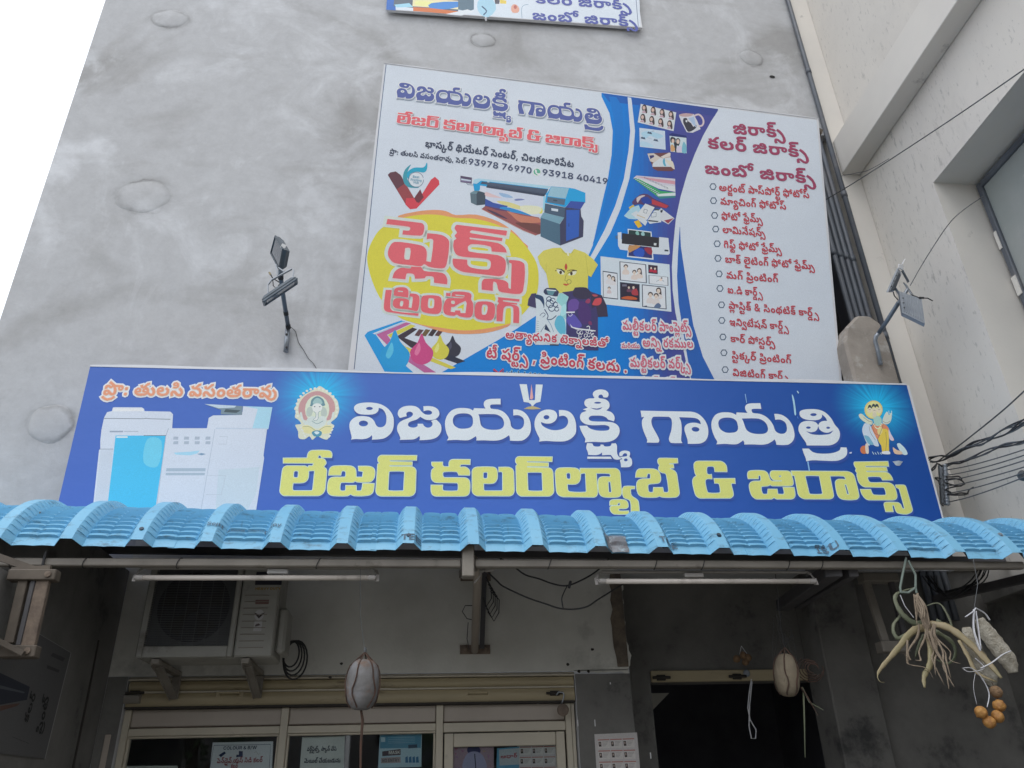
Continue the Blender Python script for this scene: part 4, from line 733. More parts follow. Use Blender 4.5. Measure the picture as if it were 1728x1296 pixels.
def cut(layers, sc=1.0):
    """layers [(colour, contours, rule)], last on top -> vertices, triangles, colour per triangle, all in one plane"""
    vs, es = [], []
    for _, cs, _ in layers:
        for c in cs:
            k = len(vs)
            vs += [Vector((p[0] * sc, p[1] * sc)) for p in c]
            es += [(k + i, k + (i + 1) % len(c)) for i in range(len(c))]
    r = delaunay_2d_cdt(vs, es, [], 0,1e-6)
    V = np.array([tuple(p) for p in r[0]]) / sc
    Fc = [f for f in r[2] if len(f) == 3]
    if not Fc:
        return V, [], []
    T = np.array(Fc)
    C = V[T].mean(1)
    col = [None] * len(T)
    for c, cs, rule in layers:
        w = winding(C, cs)
        ins = (w != 0) if rule == 'nz' else ((w % 2) != 0 if rule == 'eo' else w < 0)
        for i in np.nonzero(ins)[0]:
            col[i] = c
    keep = [i for i in range(len(T)) if col[i] is not None]
    return V, [tuple(T[i]) for i in keep], [col[i] for i in keep]


def ink(r, g, b):
    return tuple(min(q / .80,.92) for q in lin((r, g, b)))


_cut_cache = {}


def glyph(k, d):
    key = (k, d)
    if key not in _cut_cache:
        cs = GL[k]
        if d:
            V, T, _ = cut([(1, [grow(c, d) for c in cs], 'neg')], .001)
        else:
            V, T, _ = cut([(1, cs, 'nz')], .001)
        _cut_cache[key] = (V, T)
    return _cut_cache[key]


class Sheet:
    """collects printed faces (plane u, v, height, ink)"""

    def __init__(s, plane):
        s.pl = plane
        s.V, s.T, s.C = [], [], []

    def put(s, uv, tris, cols, h):
        k = len(s.V)
        s.V += [(u, v, h) for u, v in uv]
        s.T += [tuple(i + k for i in t) for t in tris]
        s.C += cols

    def art(s, layers, h=.0008):
        V, T, C = cut([(c, cs, r) for c, cs, r in layers])
        s.put(V, T, C, h)

    def text(s, key, a, b, hh, color, body=555.0, outline=None, shadow=None, h=.0012, top=False, conv=None):
        """key set between the baseline points a and b (photograph measure), letters hh high"""
        conv = conv or s.pl.uv
        A, B = np.array(conv(*a)), np.array(conv(*b))
        H = np.array(conv(a[0], a[1] - hh)) - A
        g = TX[key]
        xs, ys = [], []
        for k, x, y in g:
            for c in GL[k]:
                xs += [q[0] + x for q in c]
                ys += [q[1] + y for q in c]
        x0, x1 = min(xs), max(xs)
        if top:
            body = max(ys)
        ex = (B - A) / (x1 - x0)
        e1 = unit(ex)
        up = np.array([-e1[1], e1[0]])
        ey = up * (np.linalg.norm(H) / body)
        jobs = []
        if shadow:
            jobs.append((shadow[0], shadow[1], (shadow[2], shadow[3]), h))
        if outline:
            for i, (oc, od) in enumerate(outline if isinstance(outline, list) else [outline]):
                jobs.append((oc, od, (0,0), h + .0005 * (i + 1)))
        jobs.append((color, 0, (0,0), h + .0018))
        for col, d, off, z in jobs:
            for i, (k, x, y) in enumerate(g):
                V, T = glyph(k, d)
                uv = [A + ex * (p[0] + x - x0 + off[0]) + ey * (p[1] + y + off[1]) for p in V]
                s.put(uv, T, [col(i, len(g)) if callable(col) else col] * len(T), z + .00012 * (i % 3))
        return s

    def build(s, name, parent, mat='print', label=None):
        me = bpy.data.meshes.new(name)
        b = base_of(parent)
        P = [s.pl.w(u, v, h) - b for u, v, h in s.V]
        n = s.pl.n
        T = []
        for t in s.T:
            q = np.cross(P[t[1]] - P[t[0]], P[t[2]] - P[t[0]])
            T.append(t if q @ n > 0 else t[::-1])
        me.from_pydata([tuple(p) for p in P], [], T)
        me.materials.append(M[mat])
        at_ = me.color_attributes.new('ink', 'FLOAT_COLOR', 'CORNER')
        buf = np.repeat(np.array([(*c, 1.0) for c in s.C]), 3,0).ravel()
        if len(me.loops) * 4 == len(buf):
            at_.data.foreach_set('color', buf)
        o = bpy.data.objects.new(name, me)
        o.parent = parent
        COL.objects.link(o)
        if label:
            o['label'] = label
        return o


def crop(ox, oy, s, pts):
    return [(ox + s * x, oy + s * y) for x, y in pts]


def circ(x, y, rx, ry=None, n=20, rot=0.0):
    ry = rx if ry is None else ry
    c, s_ = math.cos(rot), math.sin(rot)
    o = []
    for i in range(n):
        a = 2 * math.pi * i / n
        p, q = rx * math.cos(a), ry * math.sin(a)
        o.append((x + p * c - q * s_, y + p * s_ + q * c))
    return o


def smooth_poly(P, n=4, closed=True):
    """Catmull-Rom through the points"""
    o = []
    L = len(P)
    for i in range(L if closed else L - 1):
        p = [np.array(P[(i + k - 1) % L] if closed else P[min(max(i + k - 1,0), L - 1)], float) for k in range(4)]
        for j in range(n):
            t = j / n
            o.append(tuple(.5 * ((2 * p[1]) + (-p[0] + p[2]) * t + (2 * p[0] - 5 * p[1] + 4 * p[2] - p[3]) * t * t + (-p[0] + 3 * p[1] - 3 * p[2] + p[3]) * t ** 3)))
    if not closed:
        o.append(tuple(map(float, P[-1])))
    return o


def line_poly(P, w):
    P = [np.array(p, float) for p in P]
    L, R = [], []
    for i, p in enumerate(P):
        d = unit(P[min(i + 1, len(P) - 1)] - P[max(i - 1,0)])
        n = np.array([-d[1], d[0]]) * w / 2
        L.append(tuple(p + n))
        R.append(tuple(p - n))
    return L + R[::-1]


class Pic:
    """a printed picture drawn in photograph measure on a plane"""

    def __init__(s, plane, ox=0, oy=0, sc=1, conv=None):
        s.pl, s.o, s.L, s.conv = plane, (ox, oy, sc), [], conv or plane.uv

    def P(s, col, pts, smooth=0, rule='nz'):
        if smooth:
            pts = smooth_poly(pts, smooth)
        q = [s.conv(s.o[0] + s.o[2] * x, s.o[1] + s.o[2] * y) for x, y in pts]
        s.L.append((ink(*col) if max(col) > 1 else tuple(col), [q], rule))
        return s

    def C(s, col, x, y, rx, ry=None, n=18, rot=0):
        return s.P(col, circ(x, y, rx, ry, n, rot))

    def Ln(s, col, pts, w, smooth=0):
        if smooth:
            pts = smooth_poly(pts, smooth, False)
        return s.P(col, line_poly(pts, w))

    def build(s, name, parent, h=.0008, mat='print', label=None):
        S = Sheet(s.pl)
        S.art(s.L, h)
        return S.build(name, parent, mat, label)

# ------------------------------------------------------------------ the street and the building shell
def ground():
    mb = MB()
    mb.add([(-60,-60,0), (60,-60,0), (60,60,0), (-60,60,0)], [(0,1,2,3)])
    o = mb.build('street', M['asphalt'])
    o['kind'] = 'structure'
    return o


ground()


def grid_wall(mb, x0, x1, z0, z1, holes, y, depth, mi=0, zr=None):
    """wall face at y towards the street with rectangular openings and their reveals, depth thick"""
    xs = sorted({x0, x1} | {h[i] for h in holes for i in (0,1) if x0 < h[i] < x1})
    zs = sorted({z0, z1} | {h[i] for h in holes for i in (2,3) if z0 < h[i] < z1})
    for a, b in zip(xs, xs[1:]):
        for c, d in zip(zs, zs[1:]):
            if any(h[0] <= (a + b) / 2 <= h[1] and h[2] <= (c + d) / 2 <= h[3] for h in holes):
                continue
            mb.add([(a, y, c), (b, y, c), (b, y, d), (a, y, d)], [(0,1,2,3)], mi)
            mb.add([(a, y + depth, c), (b, y + depth, c), (b, y + depth, d), (a, y + depth, d)], [(3,2,1,0)], mi)
    for h in holes:
        edge_r = h[1] <= x1
        a, b, c, d = max(h[0], x0), min(h[1], x1), max(h[2], z0), min(h[3], z1)
        y2 = y + depth
        mb.add([(a, y, c), (a, y, d), (a, y2, d), (a, y2, c)], [(0,1,2,3)], mi)
        if edge_r:
            mb.add([(b, y, c), (b, y, d), (b, y2, d), (b, y2, c)], [(3,2,1,0)], mi)
        mb.add([(a, y, d), (b, y, d), (b, y2, d), (a, y2, d)], [(0,1,2,3)], mi)
        if c > z0:
            mb.add([(a, y, c), (b, y, c), (b, y2, c), (a, y2, c)], [(3,2,1,0)], mi)
    y2 = y + depth
    for x, zb, o in ((x0, z0, (0,1,2,3)), (x1, zr or z0, (3,2,1,0))):
        mb.add([(x, y, zb), (x, y, z1), (x, y2, z1), (x, y2, zb)], [o], mi)
    mb.add([(x0, y, z1), (x1, y, z1), (x1, y2, z1), (x0, y2, z1)], [(0,1,2,3)], mi)


WXL, WXR, TOP = -3.129,3.70,13.0
bld = thing('shop_building', (0.3, WY, 0), 'tall plain grey cement building with the print shop at its foot', 'building')

mb = MB()
SLOT = (3.0, WXR + .001,3.30,7.16)
SHOPX = (-1.752,0.945,0.0,2.335)
RECESS = (1.30, WXR + .001,0.0,2.98)
grid_wall(mb, WXL, WXR, 0, TOP, [SLOT, SHOPX, RECESS], WY, .22,0,7.16)
wall = mb.build('facade_wall', M['concrete'], bld)
mb = MB()
mb.span(WXL, WXL + .2, WY + .221, WY + 6,0, TOP)
mb.span(WXL + .201, WXR, WY + 5.8, WY + 6,0, TOP)
mb.span(WXL, WXR, WY + .221, WY + 6, TOP - .2, TOP + .003)
mb.build('rear_wall', M['concrete'], bld)

# pipe recess behind the large banner, its shade painted in near-black
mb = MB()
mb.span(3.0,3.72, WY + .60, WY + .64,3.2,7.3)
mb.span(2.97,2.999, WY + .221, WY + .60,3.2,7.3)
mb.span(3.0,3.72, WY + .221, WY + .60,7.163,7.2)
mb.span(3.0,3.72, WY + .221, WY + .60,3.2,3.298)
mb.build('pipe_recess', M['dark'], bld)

# round plaster patches over the old scaffold holes: shallow domes of the same plaster
for i, (px, py, rx, rz) in enumerate(PATCHES):
    c = at(px, py, WY)
    n = 30
    P, Fc = [], []
    for r, h in ((.01,.012), (.5,.010), (.8,.006), (.93,.001), (1.0,-.004)):
        for k in range(n):
            a = 2 * math.pi * k / n
            q = r * (1 + .05 * math.sin(2 * a + i) + .04 * math.sin(5 * a + 2 * i))
            P.append((c[0] + rx * q * math.cos(a), WY - h, c[2] + rz * q * math.sin(a)))
    for j in range(4):
        for k in range(n):
            k2 = (k + 1) % n
            Fc.append((j * n + k, (j + 1) * n + k, (j + 1) * n + k2, j * n + k2))
    Fc.append(tuple(range(n)))
    link_mesh('plaster_patch', P, Fc, M['concrete'], bld, smooth=True)
c = at(1303,130, WY)
MB().add([(c[0] + .03 * math.cos(a), WY - .004, c[2] + .02 * math.sin(a)) for a in [k * .7 for k in range(9)]], [tuple(range(9))]).build('chipped_hole', M['dark'], bld)

# walls under the canopy
mb = MB()
edge = [(1.285,2.34)]
z = 2.34
while z < 3.0:
    z += .03
    edge.append((1.29 + uni(-.012,.02) + (.015 if z < 2.5 else 0), z))
poly = [(-1.868,2.338)] + [(-1.868,3.3), (1.29,3.3)] + [e for e in edge[::-1] if e[1] < 3.3]
vs = [(x, WY - .004, zz) for x, zz in poly]
mb.add(vs, [tuple(range(len(vs)))[::-1]])
low = []
x = .945
while x < 1.30:
    low.append((x, 2.338 - uni(.0,.018)))
    x += .025
low = [(.945,2.345)] + low + [(1.29,2.345)]
mb.add([(a, WY - .004, b) for a, b in low], [tuple(range(len(low)))])
mb.build('painted_wall_band', M['white_paint'], bld)
mb = MB()
L_ = [(1.215 + uni(-.014,.014), 2.36 + .06 * k) for k in range(11)]
R_ = [(1.297,2.97), (1.297,2.36)]
mb.add([(a, WY - .0075, b) for a, b in L_ + R_], [tuple(range(13))[::-1]])
mb.build('broken_plaster_edge', M['bare_edge'], bld)
mb = MB()
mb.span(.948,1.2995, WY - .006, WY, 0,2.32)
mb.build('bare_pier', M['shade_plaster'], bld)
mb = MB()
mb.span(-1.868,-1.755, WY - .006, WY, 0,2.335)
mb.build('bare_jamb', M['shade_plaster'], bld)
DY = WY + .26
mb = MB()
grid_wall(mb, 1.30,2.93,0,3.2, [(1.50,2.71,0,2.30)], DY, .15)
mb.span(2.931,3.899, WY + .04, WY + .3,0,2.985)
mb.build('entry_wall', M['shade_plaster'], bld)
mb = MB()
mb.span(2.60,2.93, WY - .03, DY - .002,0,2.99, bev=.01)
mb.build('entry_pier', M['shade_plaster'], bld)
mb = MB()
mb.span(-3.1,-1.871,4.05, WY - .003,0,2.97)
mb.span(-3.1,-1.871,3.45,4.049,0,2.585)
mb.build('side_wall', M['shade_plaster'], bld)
mb = MB()
mb.tube([(-1.869,4.93,2.5), (-1.866,4.94,2.2), (-1.867,4.95,1.5)], .006,6)
mb.build('wall_crack', M['seal'], bld)

# rooms behind the openings
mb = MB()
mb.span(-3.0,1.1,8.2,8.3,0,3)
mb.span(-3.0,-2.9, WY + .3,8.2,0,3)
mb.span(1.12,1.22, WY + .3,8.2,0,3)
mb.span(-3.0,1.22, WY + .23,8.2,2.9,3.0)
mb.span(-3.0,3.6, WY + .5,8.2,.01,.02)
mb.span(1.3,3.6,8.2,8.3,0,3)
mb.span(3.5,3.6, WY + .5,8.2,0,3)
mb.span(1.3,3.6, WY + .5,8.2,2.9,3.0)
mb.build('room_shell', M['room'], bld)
mb = MB()
mb.add([(1.5, DY + .6,2.30), (1.80, DY + .6,2.30), (1.5, DY + .6,2.05)], [(0,2,1)])
mb.add([(1.5, DY + .65,2.30), (1.80, DY + .65,2.30), (1.5, DY + .65,2.05)], [(0,1,2)])
mb.build('stair_soffit', M['white_paint'], bld)

# ------------------------------------------------------------------ neighbouring building on the right
NX = 3.90
nb = thing('neighbouring_building', (NX, 3.0,0), 'cream plastered building with ledges and a deep window on the right', 'building')
WIN = (2.95,4.39,3.25,5.85)                # y0, y1, z0, z1 of the opening
mb = MB()


def side_face(y0, y1, z0, z1):
    mb.add([(NX, y0, z0), (NX, y1, z0), (NX, y1, z1), (NX, y0, z1)], [(0,3,2,1)])


yl = -3.0
side_face(yl, WIN[0], 2.8, TOP)
side_face(WIN[1], WY + .6,2.8, TOP)
side_face(WIN[0], WIN[1], WIN[3], TOP)
side_face(WIN[0], WIN[1], 2.8, WIN[2])
mb.build('side_wall', M['cream'], nb)
mb = MB()
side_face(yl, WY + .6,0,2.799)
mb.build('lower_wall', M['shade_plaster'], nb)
mb = MB()
d = .40
x1 = NX + d
mb.add([(NX, WIN[0], WIN[3]), (NX, WIN[1], WIN[3]), (x1, WIN[1], WIN[3]), (x1, WIN[0], WIN[3])], [(0,3,2,1)])
mb.add([(NX, WIN[0], WIN[2]), (NX, WIN[1], WIN[2]), (x1, WIN[1], WIN[2]), (x1, WIN[0], WIN[2])], [(0,1,2,3)])
mb.add([(NX, WIN[1], WIN[2]), (NX, WIN[1], WIN[3]), (x1, WIN[1], WIN[3]), (x1, WIN[1], WIN[2])], [(0,1,2,3)])
mb.add([(NX, WIN[0], WIN[2]), (NX, WIN[0], WIN[3]), (x1, WIN[0], WIN[3]), (x1, WIN[0], WIN[2])], [(3,2,1,0)])
mb.build('window_reveal', M['cream_clean'], nb)
win = thing('window', (NX + .36,3.6,4.5))
win.parent = nb
win.location = (.36,.6,4.5)
mb = MB()
xf = NX + .33
w = .05
mb.span(xf, xf + .06, WIN[1] - w - .02, WIN[1] - .02, WIN[2], WIN[3] - .03, bev=.006)
mb.span(xf, xf + .06, WIN[0], WIN[0] + w, WIN[2], WIN[3] - .03, bev=.006)
mb.span(xf, xf + .06, WIN[0] + w, WIN[1] - w - .02, WIN[3] - .03 - w, WIN[3] - .03, bev=.006)
mb.span(xf + .002, xf + .058, WIN[0] + w, WIN[1] - w - .02,4.74,4.78)
mb.span(xf + .002, xf + .058,3.62,3.66, WIN[2], WIN[3] - .08)
mb.build('window_frame', M['pipe'], win)
for (a, b, c, e) in ((WIN[0] + w, 3.62,4.78, WIN[3] - .08), (3.66, WIN[1] - w - .02,4.78, WIN[3] - .08), (WIN[0] + w, 3.62, WIN[2], 4.74), (3.66, WIN[1] - w - .02, WIN[2], 4.74)):
    mb = MB()
    mb.span(xf + .025, xf + .031, a, b, c, e)
    mb.build('pane', M['frosted'], win)
for k in range(5):
    mb = MB()
    zz = 5.35 - k * .42
    mb.span(xf - .006, xf + .0, WIN[1] - .055 + uni(-.01,.01), WIN[1] - .02, zz - .16, zz)
    mb.build('putty', M['cream_clean'], win)

# ledges and the strip next to the pipes
mb = MB()
mb.span(3.72, NX - .001, yl, WY - .014,6.66,7.06, bev=.006)
mb.build('upper_ledge', M['cream_clean'], nb)
mb = MB()
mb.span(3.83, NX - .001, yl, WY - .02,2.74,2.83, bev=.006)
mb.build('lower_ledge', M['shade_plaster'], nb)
mb = MB()
mb.span(3.712, NX - .002, WY - .012, WY + .3,2.99, TOP)
mb.build('corner_strip', M['cream_clean'], nb)
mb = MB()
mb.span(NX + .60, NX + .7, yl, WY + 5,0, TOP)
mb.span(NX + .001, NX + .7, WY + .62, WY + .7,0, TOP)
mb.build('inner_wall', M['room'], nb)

# ------------------------------------------------------------------ pipes in the corner
for i in range(5):
    x = 3.675 - i * .0525
    mb = MB()
    r = .0225
    if i == 0:
        mb.tube([(x, WY - .03,3.0), (x, WY - .03, TOP)], r, 14)
        for zz in (4.9,6.4,8.0):
            mb.lathe((x, WY - .03, zz), [(r + .004,-.03), (r + .004,.03)], 14)
    else:
        mb.tube([(x, WY + .03,3.3), (x, WY + .03,7.155)], r, 14)
        mb.tube([(x, WY + .01,2.64), (x, WY + .01,2.975)], r, 12)
        mb.lathe((x, WY + .03,5.7 + .02 * i), [(r + .003,-.03), (r + .003,.03)], 14)
    o = mb.build('drain_pipe', M['pipe'], smooth=True, loc=(x, WY - .03,3.0))
    mark(o, ['dark grey drain pipe running up to the roof beside the cream strip',
             'dark pipe directly left of the tall corner drain pipe',
             'dark pipe in the middle of the recess bundle, third from the cream strip',
             'dark pipe second from the left in the recess bundle',
             'leftmost dark pipe of the bundle in the recess'][i], 'pipe', 'pipes bundled in the corner')

mb = MB()
blk = [(3.165,3.2), (3.165,4.70), (3.21,4.83), (3.33,4.945), (3.44,4.945), (3.51,4.88), (3.53,4.7), (3.53,3.2)]
n = len(blk)
mb.prism(blk, 1, WY - .26, WY - .10)
o = mb.build('concrete_stub', M['block'], loc=(3.5, WY - .2,3.2))
o.modifiers.new('b', 'BEVEL').width = .02
mark(o, 'rounded weathered concrete stub beside the corner pipes above the blue sign', 'concrete block')

# ------------------------------------------------------------------ the long blue sign over the canopy
def rect_on(pl, uvs, h0, h1, mb, mi=0):
    n = len(uvs)
    vs = [pl.w(u, v, h0) for u, v in uvs] + [pl.w(u, v, h1) for u, v in uvs]
    fs = [tuple(range(n)), tuple(range(2 * n - 1, n - 1,-1))] + [(i, n + i, n + (i + 1) % n, (i + 1) % n) for i in range(n)]
    return mb.add(vs, fs, mi)


SY = 4.84
sp = at(152,619, SY)
SIGN = Plane(sp, (1.0,-.005,.001), (.002,.04,-.999))
uTR, vTR = SIGN.uv(1530,650)
uBL, vBL = SIGN.uv(98,850)
uBR, vBR = SIGN.uv(1588,868)
SW, SH = (uTR + uBR) / 2,1.14
SWT = uTR
sign = thing('long_shop_sign', tuple(SIGN.w(SW / 2, -SH, 0)), 'long blue shop sign with white and yellow lettering standing behind the canopy', 'sign')
uBR2 = uTR + (uBR - uTR) * SH / abs(vBR)
outer = [(0,0), (uTR, vTR), (uBR2, -SH), (0, -SH)]


def sign_mat():
    mt, t, b = nodes_of('blue_flex_print')
    v = coords(t)
    sep = N(t, 'ShaderNodeSeparateXYZ')
    t.links.new(v, sep.inputs[0])
    f = N(t, 'ShaderNodeMapRange')
    f.inputs[1].default_value, f.inputs[2].default_value = -2.4,3.4
    t.links.new(sep.outputs[0], f.inputs[0])
    col = ramp(t, f.outputs[0], [(0, ink(66,100,176)), (.55, ink(58,98,176)), (.8, ink(34,80,156)), (1, ink(26,72,146))])  # paler left end paints glare into the blue of the flex
    for (px, py, rad) in ((538,668,.36), (1476,690,.36)):
        q = at(px, py, SY + .01)
        sb = N(t, 'ShaderNodeVectorMath', operation='SUBTRACT')
        sb.inputs[1].default_value = tuple(q)
        t.links.new(v, sb.inputs[0])
        ln = N(t, 'ShaderNodeVectorMath', operation='LENGTH')
        t.links.new(sb.outputs[0], ln.inputs[0])
        sp2 = N(t, 'ShaderNodeSeparateXYZ')
        t.links.new(sb.outputs[0], sp2.inputs[0])
        an = N(t, 'ShaderNodeMath', operation='ARCTAN2')
        t.links.new(sp2.outputs[2], an.inputs[0])
        t.links.new(sp2.outputs[0], an.inputs[1])
        nz = N(t, 'ShaderNodeTexNoise', noise_dimensions='1D')
        nz.inputs['Scale'].default_value = 7
        nz.inputs['Detail'].default_value = 3
        t.links.new(an.outputs[0], nz.inputs['W'])
        mr = N(t, 'ShaderNodeMapRange')
        mr.inputs[1].default_value, mr.inputs[2].default_value = .08, rad
        mr.inputs[3].default_value, mr.inputs[4].default_value = 1,0
        t.links.new(ln.outputs[1], mr.inputs[0])
        ad = N(t, 'ShaderNodeMath', operation='MULTIPLY')
        t.links.new(mr.outputs[0], ad.inputs[0])
        r2 = ramp(t, nz.outputs[0], [(.3, (.8,.8,.8)), (.7, (1.15,1.15,1.15))])
        t.links.new(r2, ad.inputs[1])
        pw = N(t, 'ShaderNodeMath', operation='POWER')
        pw.inputs[1].default_value = 1.7
        t.links.new(ad.outputs[0], pw.inputs[0])
        pw.use_clamp = True
        col = mix(t, pw.outputs[0], col, ink(36,176,226))
    t.links.new(col, b.inputs['Base Color'])
    b.inputs['Roughness'].default_value = .38
    b.inputs['Specular IOR Level'].default_value = .35
    bump(t, b, noise(t, v, 2.5,4), .25,.03)
    return mt


M['blue_flex'] = sign_mat()
M['white_flex'] = MAT('white_flex_edge', (.78,.78,.80), (.68,.69,.72), 3,.45)
mb = MB()
rect_on(SIGN, outer, -.045,0, mb)
mb.build('blue_panel', M['blue_flex'], sign)
mb = MB()
NS = 60
for k in range(NS):                            # folded white rim of the flex along the top
    a, c = k / NS, (k + 1) / NS
    ha = .010 + .010 * math.sin(a * 9.0) ** 2 + .006 * math.sin(a * 31)
    hb = .010 + .010 * math.sin(c * 9.0) ** 2 + .006 * math.sin(c * 31)
    q = [(uTR * a, vTR * a + .001), (uTR * c, vTR * c + .001), (uTR * c, vTR * c + .004 + max(hb, .006)), (uTR * a, vTR * a + .004 + max(ha, .006))]
    rect_on(SIGN, q, -.04,.003, mb)
mb.build('white_top_rim', M['white_flex'], sign)
mb = MB()
rect_on(SIGN, [(uTR + .001, vTR), (uTR + .02, vTR), (uBR2 + .012, -SH), (uBR2 + .001, -SH)], -.043,-.002, mb)
mb.build('white_side_rim', M['white_flex'], sign)
mb = MB()
for u in (.5,1.7,2.9,4.1,5.2):
    a = SIGN.w(u, -.04,-.06)
    c = SIGN.w(u, -SH, -.06)
    mb.bar(a, c, .03,.02)
    mb.bar(SIGN.w(u, -.3,-.06), (SIGN.w(u, -.3,-.06)[0], WY, SIGN.w(u, -.3,-.06)[2]), .025,.025)
mb.build('rear_frame', M['beam_dark'], sign)

SHD = ink(56,84,158)
WH = ink(216,221,230)
YE = ink(216,214,120)
s5 = lambda x, y: (80 + .3009 * x, 600 + .3009 * y)

# outlines of the hand drawn title letters: "x,y" points, * marks a sharp corner; e: an ellipse x,y,rx,ry
def outline_pts(s):
    s = s.strip()
    if s.startswith('e:'):
        q = [float(k) for k in s[2:].split(',')]
        return circ(q[0], q[1], q[2], q[3], 16, q[4] if len(q) > 4 else 0)
    P, sh = [], []
    for tok in s.split():
        sh.append(tok.endswith('*'))
        a, b = tok.rstrip('*').split(',')
        P.append(np.array([float(a), float(b)]))
    o, L = [], len(P)
    for i in range(L):
        p1, p2 = P[i], P[(i + 1) % L]
        p0 = p1 if sh[i] else P[i - 1]
        p3 = p2 if sh[(i + 1) % L] else P[(i + 2) % L]
        if np.linalg.norm(p2 - p1) > 260 or (sh[i] and sh[(i + 1) % L]):
            o.append(tuple(p1))
            continue
        for j in range(3):
            t = j / 3
            # centripetal-leaning tangents keep straight strokes straight
            d = np.linalg.norm(p2 - p1)
            m1 = (p2 - p0) * (d / (d + np.linalg.norm(p1 - p0) + 1e-6)) if not sh[i] else (p2 - p1) * .6
            m2 = (p3 - p1) * (d / (d + np.linalg.norm(p3 - p2) + 1e-6)) if not sh[(i + 1) % L] else (p2 - p1) * .6
            t2, t3 = t * t, t ** 3
            o.append(tuple(p1 * (2 * t3 - 3 * t2 + 1) + m1 * (t3 - 2 * t2 + t) + p2 * (-2 * t3 + 3 * t2) + m2 * (t3 - t2)))
    return o


